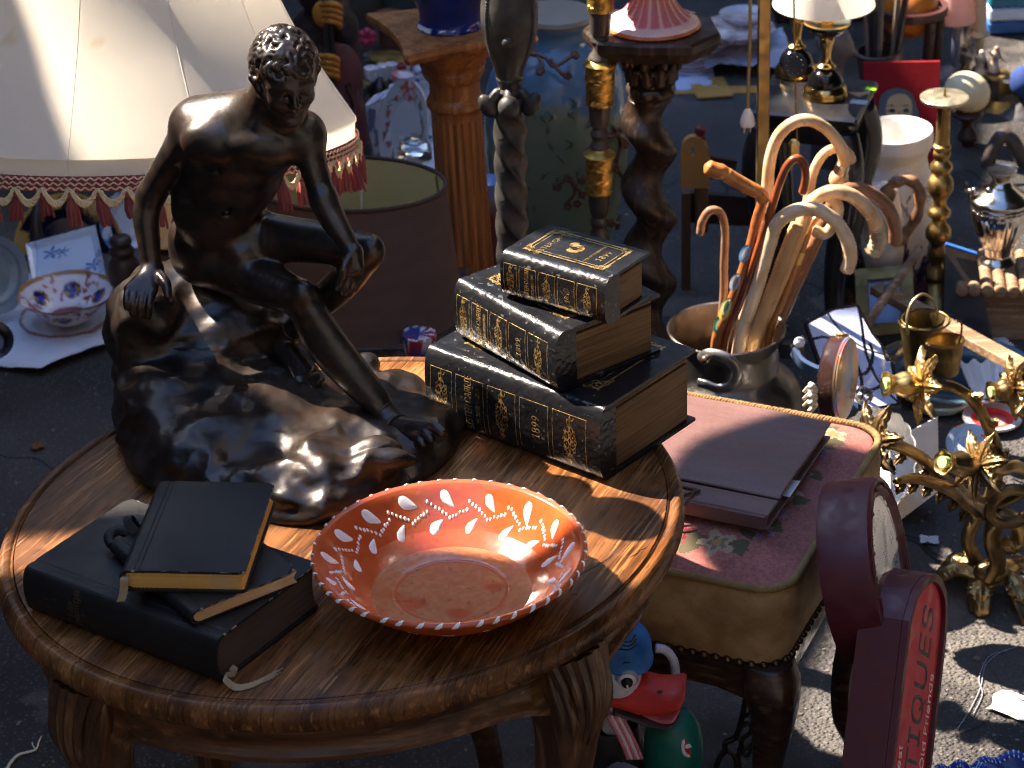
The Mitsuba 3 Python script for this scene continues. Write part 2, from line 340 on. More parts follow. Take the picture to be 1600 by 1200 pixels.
def hide_col(p, n, uv):
    return mix(mix((0.004, 0.0045, 0.006), (0.010, 0.0105, 0.013), fbm(p.x * 40, p.y * 40, p.z * 40, 3)), (0.09, 0.09, 0.09), 0.8 * smoothstep(0.84, 0.89, noise(p.x * 330, p.y * 230, p.z * 230)))
scene['box_leather'] = two(bump(principled(proc(hide_col), smudge(0.18, 0.32, 60), specular=0.5, clearcoat=0.4, clearcoat_gloss=0.85), hide))
def leaves(a, b, c, f=1.0):
    def fn(p, n, uv):
        l = noise(p.z * 1900 * f, p.x * 12, p.y * 12); k = fbm(p.x * 30, p.y * 30, p.z * 60, 3)
        return mix(mix(a, b, l), c, smoothstep(0.55, 0.75, k) * 0.6)
    return fn
sheets = lambda p, n, uv: 0.0005 * noise(p.z * 1900, p.x * 12, p.y * 12)
scene['gilt_leaves'] = two(bump(principled(proc(leaves((0.60, 0.31, 0.06), (0.92, 0.56, 0.16), (0.62, 0.42, 0.22))), 0.4, metallic=0.35), sheets))
scene['old_leaves'] = two(bump(principled(proc(leaves((0.42, 0.21, 0.08), (0.72, 0.45, 0.22), (0.75, 0.56, 0.36))), 0.75), sheets))
scene['dark_leaves'] = two(bump(principled(proc(leaves((0.035, 0.022, 0.016), (0.075, 0.05, 0.036), (0.06, 0.045, 0.04))), 0.8), sheets))
scene['painted_leaves'] = two(bump(principled(proc(leaves((0.11, 0.058, 0.024), (0.25, 0.14, 0.06), (0.16, 0.085, 0.04), 0.5)), 0.45, metallic=0.3), sheets))
scene['gold_print'] = two(principled(proc(lambda p, n, uv: mix((0.16, 0.10, 0.03), (0.56, 0.38, 0.14), smoothstep(0.3, 0.6, fbm(p.x * 260, p.y * 260, p.z * 260, 2)))), 0.38, metallic=0.75))

# ------------------------------------------------------------------ the setting: the street
labels['asphalt_ground'] = {'label': 'dark asphalt street surface under the whole market display', 'kind': 'structure'}
put('asphalt_ground', ([(-30, -20, 0), (30, -20, 0), (30, 40, 0), (-30, 40, 0)], [(0, 1, 2), (0, 2, 3)]), 'asphalt', smooth=False)

# ------------------------------------------------------------------ round table
TZ = 0.6
TC, TA, TB, TT = np.array([-0.1505, 1.842]), 0.297, 0.271, 0.75     # fitted to the rim in the photograph
def ell(a, off=0.0):
    a = np.asarray(a, float); x, y = TA * np.cos(a), TB * np.sin(a); nx, ny = np.cos(a) / TA, np.sin(a) / TB; L = np.hypot(nx, ny)
    x, y = x + off * nx / L, y + off * ny / L; c, s = math.cos(TT), math.sin(TT)
    return np.stack([TC[0] + x * c - y * s, TC[1] + x * s + y * c], -1)
table = thing('round_table', 'dark carved wooden round table carrying the bronze figure, the books and the bowl', 'table')
_ang = np.linspace(0, 2 * np.pi, 161)[:-1]
disc = sg.Polygon(ell(_ang, -0.0006)); gx = np.array([GA[1], -GA[0]])
cuts = [-0.5, -0.185, -0.075, 0.045, 0.137, 0.5]
for a, b in zip(cuts[:-1], cuts[1:]):
    c0 = TC + gx * (a + 0.00018); c1 = TC + gx * (b - 0.00018)
    strip = sg.Polygon([c0 - GA, c1 - GA, c1 + GA, c0 + GA]).intersection(disc)
    ins = strip.buffer(-0.0003); P = np.array(strip.exterior.coords)[:-1]; Q = np.array(ins.exterior.coords)[:-1]
    part(table, 'board', hull(np.vstack([np.c_[P, P[:, 0] * 0 + TZ - 0.018], np.c_[P, P[:, 0] * 0 + TZ - 0.0003], np.c_[Q, Q[:, 0] * 0 + TZ]])), 'table_timber', smooth=20)
prof = spline([(0.0, -0.02), (0.0, -0.0016), (0.0022, -0.0022), (0.0045, -0.0004), (0.009, 0.0002), (0.0125, -0.003), (0.0152, -0.010), (0.0146, -0.018), (0.011, -0.0235), (0.004, -0.0262), (-0.012, -0.0265)], 4)
def around(profile, ang, zmod=None):
    return skin([np.c_[ell(ang, o), np.full(len(ang), TZ + z) if zmod is None else TZ + zmod(ang, z)] for o, z in profile], True, False)
_an = np.linspace(0, 2 * np.pi, 361)[:-1]
part(table, 'rim_moulding', around(prof, _an), 'table_timber', smooth=40)
legs_at = [math.atan2(*((on(px, py, 0.54)[:2] - TC)[::-1])) - TT for px, py in ((140, 1105), (925, 1075))]
legs_at += [a + math.pi for a in legs_at]
def apron_z(a, z):
    w = np.zeros_like(a)
    for l in legs_at: w += np.exp(-((((a - l + np.pi) % (2 * np.pi)) - np.pi) / 0.16) ** 2)
    f = np.clip((-0.0265 - z) / 0.045, 0, 1); return z - f * (0.026 * w - 0.004)
apr = [(-0.012, -0.0265), (-0.0105, -0.034), (-0.0125, -0.046), (-0.012, -0.058), (-0.008, -0.064), (-0.0075, -0.0672), (-0.0095, -0.0715), (-0.03, -0.0715), (-0.03, -0.0265)]
part(table, 'apron', around(spline(apr, 3), _an, apron_z), 'apron_timber', smooth=40)
for l in legs_at:
    o = ell(l - 0.0, -0.028); d = ell(l, 0.1) - ell(l, 0.0); d = d / np.linalg.norm(d); s2 = np.array([-d[1], d[0]])
    path = spline([(0.004, -0.030, 0.030, 0.024), (0.010, -0.055, 0.032, 0.026), (0.016, -0.085, 0.029, 0.026), (0.013, -0.12, 0.023, 0.022), (0.002, -0.2, 0.019, 0.019), (-0.014, -0.32, 0.0165, 0.0165), (-0.018, -0.44, 0.014, 0.014), (-0.004, -0.54, 0.0145, 0.0145), (0.016, -0.58, 0.018, 0.018), (0.02, -0.6, 0.017, 0.016)], 6)
    a = np.linspace(0, 2 * np.pi, 41)[:-1]; rings = []
    for r, z, wa, wb in path:
        q = 0.42; cx, sx = np.sign(np.cos(a)) * np.abs(np.cos(a)) ** q, np.sign(np.sin(a)) * np.abs(np.sin(a)) ** q
        flute = 1 + 0.10 * np.cos(a * 10) * np.clip((z + 0.13) / 0.05, 0, 1) - 0.06 * np.exp(-((np.abs(((a + np.pi) % (2 * np.pi)) - np.pi)) / 0.25) ** 2) * (z < -0.1)
        xy = o + np.outer(r + wb * cx * flute, d) + np.outer(wa * sx * flute, s2); rings.append(np.c_[xy, np.full(len(a), TZ + z)])
    k = part(table, 'leg', skin(rings[::-1]), 'leg_timber', smooth=35)
    tubes = []
    for j, t in enumerate(np.linspace(-1, 1, 7)):       # carved leaf on the knee
        pts = [np.r_[o + d * (0.036 - 0.012 * t * t + 0.010 * math.sin(math.pi * u)) + s2 * (0.030 * t * (1 - 0.55 * u)), TZ - 0.03 - 0.075 * u - 0.016 * (1 - t * t) * u] for u in np.linspace(0, 1, 9)]
        tubes.append(tube(pts, np.linspace(0.006, 0.002, 9), 8))
    part(k, 'carved_leaf', tubes, 'leg_timber', smooth=40)
# two splits in the old rim
# repair patch and split beside the bowl
for (x0, y0), (x1, y1), w in (((893, 905), (958, 868), 0.0012), ((893, 903), (890, 926), 0.0016), ((893, 927), (903, 929), 0.001), ((985, 872), (1012, 852), 0.0008)):
    A, B = on(x0, y0, TZ + 0.0002), on(x1, y1, TZ + 0.0002); pts = np.array([A + (B - A) * t + np.r_[rng_ * 0.0006, 0] for t, rng_ in zip(np.linspace(0, 1, 6), np.random.default_rng(int(x0)).normal(size=(6, 2)))])
    part(table, 'crack', tube(pts, np.array([0.3, 1, 0.8, 1, 0.7, 0.2]) * w * 0.5, 6), 'black_plain', smooth=False)

# grit, scraps and old tar on the street
rgt = np.random.default_rng(41)
labels['street_grit'] = {'label': 'loose grit, pebbles and small scraps scattered over the asphalt', 'category': 'grit', 'kind': 'stuff'}
gm = []
for i in range(900):
    px, py = rgt.uniform(-20, 1620), rgt.uniform(0, 1230); p = on(px, py, 0); s = rgt.uniform(0.0012, 0.0034) * (1.6 if rgt.random() < .06 else 1)
    m = trimesh.creation.icosphere(0); gm.append(place((np.asarray(m.vertices) * [1, rgt.uniform(.6, 1), rgt.uniform(.4, .7)], m.faces), p + [0, 0, s * .3], rz(rgt.uniform(0, 6)), s))
put('street_grit', gm, 'matte', mottle(lin(120, 112, 102), 0.6, 400), smooth=False)
for i, (px, py, lab) in enumerate(((1583, 1106, 'torn white paper scrap lying on the asphalt at the right edge'), (1452, 846, 'small pale paper scrap on the asphalt left of the chandelier foot'), (1556, 536, 'crumpled white paper scrap beside the wooden bar'), (60, 700, 'small dry leaf fragment on the dark asphalt left of the table'))):
    k = thing('paper_scrap' if i < 3 else 'dry_leaf', lab, 'paper' if i < 3 else 'leaf'); p = on(px, py, 0.002); w_ = (0.024, 0.010, 0.02, 0.008)[i]; o_ = rgt.uniform(0, 6)
    part(k, 'sheet', slab_of(skin([[p + rz(o_) @ np.array([(u - .5) * 2 * w_ * rgt.uniform(.8, 1.1), (v - .5) * 2.4 * w_ * rgt.uniform(.8, 1.1), 0.006 * meshkit.noise(np.array([u * 3, v * 3, i * 1.7]))]) for v in np.linspace(0, 1, 6)] for u in np.linspace(0, 1, 6)], False, False), 0.0005, (0, 0, 1)), 'matte', lin(*((222, 220, 214), (205, 205, 210), (215, 215, 215), (110, 80, 48))[i]), smooth=30)

# ------------------------------------------------------------------ bronze figure seated on a rock
fig = thing('bronze_statue', 'dark bronze statue of a seated nude youth resting one hand on a rock', 'statue')
A = at
lo = np.min([A(170, 60, 1.9), A(170, 720, 2.16), A(720, 720, 1.86)], 0) - 0.02; hi = np.max([A(720, 40, 2.16), A(720, 40, 1.9)], 0) + 0.02
lo = np.array([A(180, 450, 2.1)[0] - .01, 1.865, 0.602]); hi = np.array([A(705, 650, 1.9)[0] + .01, 2.135, 0.992])
f = Field(lo, hi, 0.00115)
# pelvis, belly, ribcage
tors = A(392, 190, 2.005) - A(338, 385, 2.075); Rt = frame_to(tors, RIGHT)
f.ball(A(338, 378, 2.07), (0.041, 0.034, 0.034), Rt, 0.004)
f.ball(A(306, 372, 2.075), 0.024, None, 0.012); f.ball(A(318, 400, 2.075), (0.03, 0.03, 0.026), None, 0.012); f.ball(A(392, 376, 2.06), 0.025, None, 0.014)
f.ball(A(342, 322, 2.055), (0.039, 0.030, 0.034), Rt, 0.012)
f.ball(A(300, 330, 2.055), (0.016, 0.02, 0.014), Rt, 0.012); f.cone(A(340, 335, 2.056), A(362, 262, 2.036), 0.034, 0.034, 0.012); f.ball(A(306, 300, 2.05), (0.018, 0.02, 0.022), Rt, 0.016); f.ball(A(392, 298, 2.035), (0.016, 0.018, 0.022), Rt, 0.014)
f.ball(A(366, 258, 2.035), (0.0455, 0.034, 0.042), Rt, 0.014)
f.ball(A(376, 218, 2.022), (0.053, 0.036, 0.034), Rt, 0.014)
f.ball(A(340, 226, 2.004), (0.031, 0.016, 0.022), Rt, 0.012); f.ball(A(416, 234, 1.990), (0.030, 0.015, 0.021), Rt, 0.012)       # chest
for q in ((300, 250, 1.999), (420, 262, 1.984)): f.cone(A(q[0] + 14, q[1] + 10, q[2] + 0.001), A(q[0] + 40, q[1] + 14, q[2] - 0.002), 0.002, 0.002, 0.012, True)
for dx in (-1, 1):
    for q, yy in enumerate((272, 292, 314)): f.ball(A(373 - q * 8 + dx * 17, yy + dx * 1, 2.006 + q * 0.011), (0.013, 0.006, 0.0085), Rt, 0.012)
f.cone(A(383, 236, 1.989), A(356, 330, 2.017), 0.0012, 0.001, 0.009, True)
f.ball(A(352, 332, 2.016), 0.0012, None, 0.004, True)
f.chain([A(274, 318, 2.04), A(310, 340, 2.02), A(362, 348, 2.012), A(408, 326, 2.03)], [0.0014] * 4, 0.0) if False else None
for a, b in (((284, 312, 2.028), (330, 309, 2.018)), ((330, 309, 2.018), (372, 306, 2.016)), ((372, 306, 2.016), (404, 297, 2.022))): f.cone(A(*a), A(*b), 0.0016, 0.0016, 0.005, True)
# shoulders, neck
f.cone(A(398, 180, 2.012), A(318, 186, 2.035), 0.023, 0.021, 0.014); f.cone(A(405, 182, 2.008), A(470, 206, 2.002), 0.022, 0.018, 0.014)
f.ball(A(303, 196, 2.034), (0.0225, 0.022, 0.0225), None, 0.010); f.ball(A(477, 213, 1.998), (0.018, 0.019, 0.021), None, 0.010)
f.cone(A(408, 178, 2.006), A(425, 138, 1.990), 0.0195, 0.0185, 0.010)
f.cone(A(430, 160, 1.985), A(404, 196, 1.985), 0.005, 0.004, 0.006); f.cone(A(404, 198, 1.988), A(326, 188, 2.014), 0.0042, 0.004, 0.006); f.cone(A(412, 200, 1.986), A(468, 204, 1.985), 0.0042, 0.004, 0.006)
f.cone(A(372, 196, 1.998), A(345, 200, 2.008), 0.004, 0.004, 0.006, True)
# arms
f.chain([A(300, 200, 2.034), A(276, 240, 2.045), A(250, 280, 2.053), A(236, 305, 2.056)], [0.0185, 0.0152, 0.0133, 0.0126], 0.006)
f.ball(A(288, 224, 2.028), (0.012, 0.012, 0.022), frame_to(A(250, 280, 2.05) - A(300, 200, 2.03)), 0.008)
f.chain([A(236, 303, 2.056), A(229, 335, 2.052), A(232, 375, 2.044), A(238, 420, 2.036)], [0.0125, 0.0128, 0.0108, 0.0088], 0.006)
f.chain([A(478, 214, 1.998), A(487, 250, 1.990), A(499, 290, 1.982), A(506, 312, 1.976)], [0.0155, 0.0130, 0.0118, 0.0118], 0.006)
f.chain([A(506, 310, 1.976), A(518, 338, 1.968), A(535, 366, 1.958), A(551, 393, 1.950)], [0.0122, 0.0122, 0.0098, 0.0078], 0.006)
# legs
f.chain([A(334, 404, 2.065), A(388, 432, 2.035), A(436, 452, 2.010), A(470, 466, 1.992)], [0.0275, 0.0232, 0.0196, 0.0166], 0.010)
f.ball(A(474, 458, 1.982), (0.0105, 0.009, 0.012), None, 0.010)
f.chain([A(472, 466, 1.992), A(492, 508, 1.986), A(517, 548, 1.976), A(556, 594, 1.962), A(592, 636, 1.950), A(604, 650, 1.945)], [0.0156, 0.0176, 0.0180, 0.0152, 0.0110, 0.0105], 0.007)
f.cone(A(496, 492, 1.978), A(590, 618, 1.952), 0.0070, 0.0060, 0.014)
f.chain([A(396, 372, 2.058), A(450, 374, 2.040), A(510, 380, 2.018), A(562, 392, 2.000)], [0.0265, 0.0215, 0.0190, 0.0175], 0.010)
f.ball(A(580, 391, 1.992), (0.013, 0.012, 0.015), None, 0.006)
f.chain([A(570, 400, 2.000), A(545, 432, 2.014), A(518, 458, 2.028), A(482, 492, 2.044), A(452, 520, 2.054)], [0.0165, 0.0160, 0.0158, 0.0125, 0.0098], 0.007)
f.ball(A(376, 394, 2.032), (0.010, 0.010, 0.008), None, 0.014)
# feet
f.chain([A(604, 652, 1.946), A(600, 668, 1.946)], [0.0105, 0.0098], 0.006)
for b, t, r, t2 in (((668, 668), (690, 675), 0.0056, 1.903), ((656, 675), (673, 686), 0.0045, 1.903), ((646, 682), (661, 694), 0.0043, 1.905), ((634, 689), (646, 700), 0.0041, 1.909), ((622, 695), (632, 704), 0.0040, 1.914)):
    f.cone(A(606, 664, 1.942), A(*b, t2 + 0.012), 0.0092, r * 1.35, 0.006)
    m_ = (np.array(b) * 0.45 + np.array(t) * 0.55); f.chain([A(*b, t2 + 0.012), A(m_[0], m_[1] - 4, t2 + 0.005), A(*t, t2)], [r * 1.1, r, r * 0.92], 0.0012)
f.chain([A(450, 522, 2.054), A(440, 545, 2.056)], [0.0098, 0.0092], 0.006)
for b, t, r, t2 in (((466, 594), (479, 611), 0.0050, 1.995), ((476, 590), (488, 606), 0.0040, 1.997), ((482, 586), (494, 601), 0.0038, 2.0), ((487, 582), (499, 597), 0.0036, 2.003), ((490, 578), (503, 592), 0.0034, 2.007)):
    f.cone(A(444, 545, 2.05), A(*b, t2 + 0.012), 0.0088, r * 1.4, 0.006); f.chain([A(*b, t2 + 0.012), A(*t, t2)], [r * 1.1, r], 0.0012)
# right hand on the rock
for a in ((202, 452), (214, 452), (227, 453), (238, 453)): f.cone(A(238, 424, 2.034), A(*a, 2.012), 0.0085, 0.0052, 0.005)
for b, m_, t, r in (((201, 453), (198, 468), (198, 480), 0.0036), ((213, 453), (208, 472), (207, 489), 0.0041), ((226, 454), (220, 474), (219, 493), 0.0043), ((238, 454), (233, 474), (231, 494), 0.0042)):
    f.chain([A(*b, 2.011), A(*m_, 2.000), A(*t, 1.999)], [r * 1.15, r, r * 0.85], 0.0012)
f.chain([A(248, 430, 2.026), A(259, 444, 2.012), A(262, 462, 2.004)], [0.0058, 0.0050, 0.0038], 0.002)
# left hand hanging over the knee
for a in ((541, 420), (548, 424), (555, 423), (561, 418)): f.cone(A(551, 396, 1.949), A(*a, 1.942), 0.0078, 0.0048, 0.004)
for b, m_, t, r, dy in (((540, 420), (534, 438), (528, 450), 0.0038, 0.0), ((547, 424), (541, 446), (537, 458), 0.0039, 0.004), ((555, 424), (551, 446), (547, 459), 0.0037, 0.008), ((562, 419), (559, 440), (556, 452), 0.0033, 0.012)):
    f.chain([A(*b, 1.942 + dy), A(*m_, 1.936 + dy), A(*t, 1.942 + dy)], [r * 1.1, r, r * 0.8], 0.001)
f.chain([A(545, 402, 1.943), A(538, 418, 1.934), A(535, 434, 1.932)], [0.0048, 0.0042, 0.0032], 0.002)
# head, in its own frame (forward, side, up), turned to the viewer's right and bowed
H = 0.072; yaw, bow = math.radians(17), math.radians(13)
hf = np.array([math.sin(yaw) * math.cos(bow), -math.cos(yaw) * math.cos(bow), -math.sin(bow)]); hs = np.cross([0, 0, 1.0], hf); hs /= np.linalg.norm(hs); hu = np.cross(hf, hs)
HR = np.stack([hf, hs, hu], 1); HC = A(447, 121, 1.974)
def hp(a, b, c): return HC + HR @ (np.array([a, b, c]) * H)
def hb(c, r, k=0.03, cut=False): f.ball(hp(*c), np.broadcast_to(np.array(r, float), (3,)) * H, HR, k * H, cut)
def hc(a, b, ra, rb, k=0.03, cut=False): f.cone(hp(*a), hp(*b), ra * H, rb * H, k * H, cut)
hb((-0.04, 0, 0.12), (0.44, 0.355, 0.40), 0.02); hb((0.12, 0, -0.13), (0.285, 0.27, 0.36), 0.1); hb((0.29, 0, -0.44), (0.08, 0.085, 0.065), 0.12)
for s in (-1, 1):
    hc((0.0, s * 0.26, -0.2), (0.25, s * 0.075, -0.43), 0.06, 0.06, 0.1)
    hb((0.40, s * 0.145, 0.0), (0.075, 0.095, 0.06), 0.05, True)
    hc((0.27, s * 0.24, 0.055), (0.365, s * 0.06, 0.08), 0.03, 0.032, 0.09)
    hb((0.325, s * 0.14, -0.005), (0.062, 0.068, 0.05), 0.01)
    hc((0.335, s * 0.21, 0.012), (0.385, s * 0.13, 0.035), 0.016, 0.018, 0.012); hc((0.385, s * 0.13, 0.035), (0.365, s * 0.065, 0.005), 0.018, 0.014, 0.012)
    hc((0.335, s * 0.20, -0.01), (0.365, s * 0.10, -0.038), 0.012, 0.012, 0.014)
    hb((0.265, s * 0.185, -0.12), (0.085, 0.085, 0.09), 0.1)
    hb((0.425, s * 0.052, -0.128), (0.038, 0.032, 0.03), 0.02)
    hc((0.352, s * 0.12, -0.262), (0.392, 0.0, -0.238), 0.02, 0.030, 0.03); hc((0.352, s * 0.10, -0.280), (0.384, 0.0, -0.302), 0.022, 0.034, 0.03)
    hc((0.374, s * 0.13, -0.270), (0.424, 0.0, -0.268), 0.007, 0.008, 0.012, True)
    hc((-0.02, s * 0.335, -0.16), (-0.06, s * 0.40, 0.03), 0.032, 0.05, 0.03); hb((0.0, s * 0.40, -0.04), (0.04, 0.03, 0.08), 0.02, True)
hc((0.365, 0, 0.09), (0.468, 0, -0.115), 0.030, 0.042, 0.05)
hb((0.40, 0, -0.35), (0.03, 0.10, 0.014), 0.05, True)
hc((-0.12, 0, -0.2), (-0.1, 0, -0.52), 0.235, 0.235, 0.1)
body = f.mesh()
relax(body, 7)
part(fig, 'figure', body, 'bronze', smooth=True)
rg = np.random.default_rng(5)
hf_ = Field(HC - 0.046, HC + 0.056, 0.0009); _f, f = f, hf_
hb((-0.085, 0, 0.145), (0.455, 0.38, 0.41), 0.0)
for i in range(330):                                     # locks, each a tapering curl
    z = 1 - 2 * (i + 0.5) / 330; a = i * 2.39996; n = np.array([math.sqrt(1 - z * z) * math.cos(a), math.sqrt(1 - z * z) * math.sin(a), z])
    c = n * [0.465, 0.385, 0.415] + [-0.08, 0, 0.145]
    if c[0] > 0.05 and c[2] < 0.29 - 0.12 * c[0] or c[2] < -0.2 or (c[0] > -0.10 and c[2] < 0.10): continue
    n = n / [0.465, 0.385, 0.415]; n /= np.linalg.norm(n); t1 = np.cross(n, rg.normal(size=3)); t1 /= np.linalg.norm(t1); t2 = np.cross(n, t1); s0 = rg.uniform(0, 6.28); sg_ = rg.choice([-1, 1]); R0 = rg.uniform(0.06, 0.105)
    w = np.linspace(0, rg.uniform(2.6, 4.4), 9); rr = R0 * (1 - 0.12 * w)
    pts = [HC + HR @ ((c + t1 * r_ * math.cos(s0 + sg_ * q) + t2 * r_ * math.sin(s0 + sg_ * q) + n * (-0.012 + 0.012 * math.sin(q * 1.7))) * H) for q, r_ in zip(w, rr)]
    f.chain(pts, np.linspace(0.046, 0.014, 9) * H, 0.0011, 2)
hb((0.50, 0, -0.25), (0.44, 0.5, 0.455), 0.02, True)
hair = f.mesh(); f = _f; relax(hair, 2)
part(fig, 'hair', hair, 'bronze', smooth=True, label='curly hair cast in bronze')
def strap(c, r, R, w=0.0016):
    a = np.linspace(0, 2 * np.pi, 25); return tube([np.asarray(c) + R @ np.array([r * math.cos(q), r * math.sin(q), 0]) for q in a], w, 8)
leg_d = A(592, 636, 1.950) - A(556, 594, 1.962); ft = A(650, 685, 1.91) - A(606, 660, 1.945)
part(fig, 'sandal_strap', [strap(A(596, 640, 1.949), 0.0108, frame_to(leg_d)), strap(A(606, 655, 1.944), 0.0112, frame_to(leg_d + 0.6 * ft)), strap(A(620, 668, 1.933), 0.0118, frame_to(ft))], 'bronze', smooth=True)
part(fig, 'sandal_strap', [strap(A(456, 516, 2.053), 0.0105, frame_to(A(482, 492, 2.044) - A(452, 520, 2.054))), strap(A(448, 543, 2.050), 0.0112, frame_to((0.4, -0.8, -0.7)))], 'bronze', smooth=True)

# the cast rock
r = Field((A(170, 500, 2.1)[0] - 0.02, 1.80, TZ - 0.01), (A(705, 690, 1.92)[0] + 0.02, 2.24, A(270, 405, 2.1)[2] + 0.02), 0.0026)
P = lambda x, y, z: on(x, y, z)
r.ball(P(420, 700, TZ + 0.005), (0.125, 0.100, 0.040), None, 0.01)
r.ball(P(265, 660, TZ + 0.012), (0.045, 0.085, 0.052), rz(0.2), 0.03); r.ball(P(600, 700, TZ + 0.004), (0.062, 0.085, 0.030), rz(-0.35), 0.025)
r.ball(P(655, 695, TZ + 0.006), (0.030, 0.050, 0.026), rz(-0.5), 0.012); r.ball(P(480, 770, TZ + 0.005), (0.060, 0.050, 0.038), None, 0.025)
r.ball(P(330, 720, TZ + 0.01), (0.05, 0.05, 0.045), None, 0.02); r.ball(P(330, 630, TZ + 0.02), (0.075, 0.07, 0.04), None, 0.03)
r.cone(A(318, 520, 2.11), A(330, 590, 2.10), 0.062, 0.075, 0.03); r.cone(A(232, 512, 2.075), A(262, 600, 2.085), 0.032, 0.045, 0.02)
r.ball(A(310, 470, 2.10), (0.076, 0.060, 0.034), frame_to(hu * 0 + np.array([0.12, -0.05, 1.0])), 0.02)
r.ball(A(230, 482, 2.050), (0.026, 0.046, 0.027), rz(0.3), 0.015); r.ball(A(395, 490, 2.085), (0.052, 0.042, 0.028), None, 0.02);
r.cone(A(552, 594, 2.10), A(574, 574, 2.10), 0.015, 0.011, 0.012); r.cone(A(556, 590, 2.09), A(590, 600, 2.07), 0.014, 0.010, 0.012); r.ball(P(600, 625, TZ + 0.01), (0.030, 0.045, 0.022), rz(-0.6), 0.012)
r.ball(P(520, 715, TZ + 0.032), (0.060, 0.012, 0.014), rz(0.08), 0.008); r.ball(P(575, 735, TZ + 0.026), (0.05, 0.010, 0.012), rz(0.25), 0.008)
r.cone(P(400, 745, TZ + 0.05), P(560, 745, TZ + 0.035), 0.014, 0.010, 0.015, True); r.cone(P(290, 640, TZ + 0.075), P(420, 690, TZ + 0.05), 0.012, 0.014, 0.02, True)
r.cone(A(240, 520, 2.068), A(300, 590, 2.07), 0.036, 0.05, 0.02); r.cone(A(340, 530, 2.075), A(380, 590, 2.08), 0.045, 0.05, 0.03); r.cone(A(215, 500, 2.045), A(232, 560, 2.05), 0.022, 0.026, 0.015)
rock = r.mesh(); del r
v = np.asarray(rock.vertices); nn = np.asarray(rock.vertex_normals); q = meshkit.fbm(v * [14, 14, 20], 3, 3); ridge = 1 - np.abs(2 * meshkit.fbm(v * [20, 17, 26] + 9, 2, 8) - 1)
keep = np.clip((v[:, 2] - TZ) / 0.01, 0, 1)
v = v + nn * (((q - 0.5) * 0.020 + (ridge - 0.7) * 0.016) * keep)[:, None]; v[:, 2] = np.maximum(v[:, 2], TZ + 0.0006); rock.vertices = v
v = np.asarray(rock.vertices); nn = np.asarray(rock.vertex_normals); fold = 1 - np.abs(2 * meshkit.fbm(v * [48, 36, 60] + 3, 3, 4) - 1)
v = v + nn * ((fold - 0.8) * 0.0022 * np.clip((v[:, 2] - TZ) / 0.01, 0, 1))[:, None]; v[:, 2] = np.maximum(v[:, 2], TZ + 0.0006); rock.vertices = v
relax(rock, 1)
part(fig, 'rock', rock, 'rock_bronze', smooth=True, label='rugged bronze rock under the seated figure')

# ------------------------------------------------------------------ three box books with gilt spines, stacked
def flat(poly, mapping, edge=0.006):
    """Print: a flat outline (a, b) laid 0.3 mm proud of a surface given by mapping(a, b, c)."""
    m = extr(poly, 0.00025)
    if edge: m = subdivided(m, edge)
    v = np.asarray(m.vertices); return trimesh.Trimesh(mapping(v[:, 0], v[:, 1], v[:, 2]), m.faces, process=False)
def glyphs(text, h):
    m = meshkit.text_mesh(text, h, 0.00025); return m, np.asarray(m.bounds)
def arcs(*cs, w=0.021):
    out = []
    for cx, cy, r, a0, a1 in cs:
        a = np.linspace(math.radians(a0), math.radians(a1), max(8, int(abs(a1 - a0) / 14))); out.append(sg.LineString(np.c_[cx + r * np.cos(a), cy + r * np.sin(a)]).buffer(w, 3))
    return shapely.union_all(out)
def ornament():
    o = []
    for s in (-1, 1):
        o.append(arcs((s * .24, .16, .19, 0, 330), (s * .24, -.16, .19, 30, 360), (s * .42, 0, .1, 0, 300), (s * .13, .44, .13, 0, 270), (s * .13, -.44, .13, 90, 360), (s * .1, .74, .1, -90, 150), (s * .1, -.74, .1, -150, 90), (s * .36, .34, .09, 0, 300), (s * .36, -.34, .09, 0, 300), (s * .16, .95, .12, 180, 300)))
        for q in ((s * .24, .16), (s * .24, -.16), (s * .12, .6), (s * .12, -.6), (s * .05, .88), (s * .05, -.88)): o.append(sg.Point(q).buffer(.04))
    o.append(arcs((0, 0, .13, 0, 360), (0, .34, .09, 0, 360), (0, -.34, .09, 0, 360))); o.append(sg.LineString([(0, .55), (0, 1.0)]).buffer(.04)); o.append(sg.LineString([(0, -.55), (0, -1.0)]).buffer(.04))
    return shapely.union_all(o)
ORN = ornament()
def corner_ornament():
    return shapely.union_all([arcs((.3, .3, .22, 0, 330), (.62, .16, .15, 0, 300), (.16, .62, .15, 0, 300), (.9, .1, .09, 0, 320), (.1, .9, .09, 0, 320), (.5, .5, .12, 0, 360), w=.035)] + [sg.Point(q).buffer(.06) for q in ((.3, .3), (.62, .16), (.16, .62), (.08, .08))])
CORN = corner_ornament()
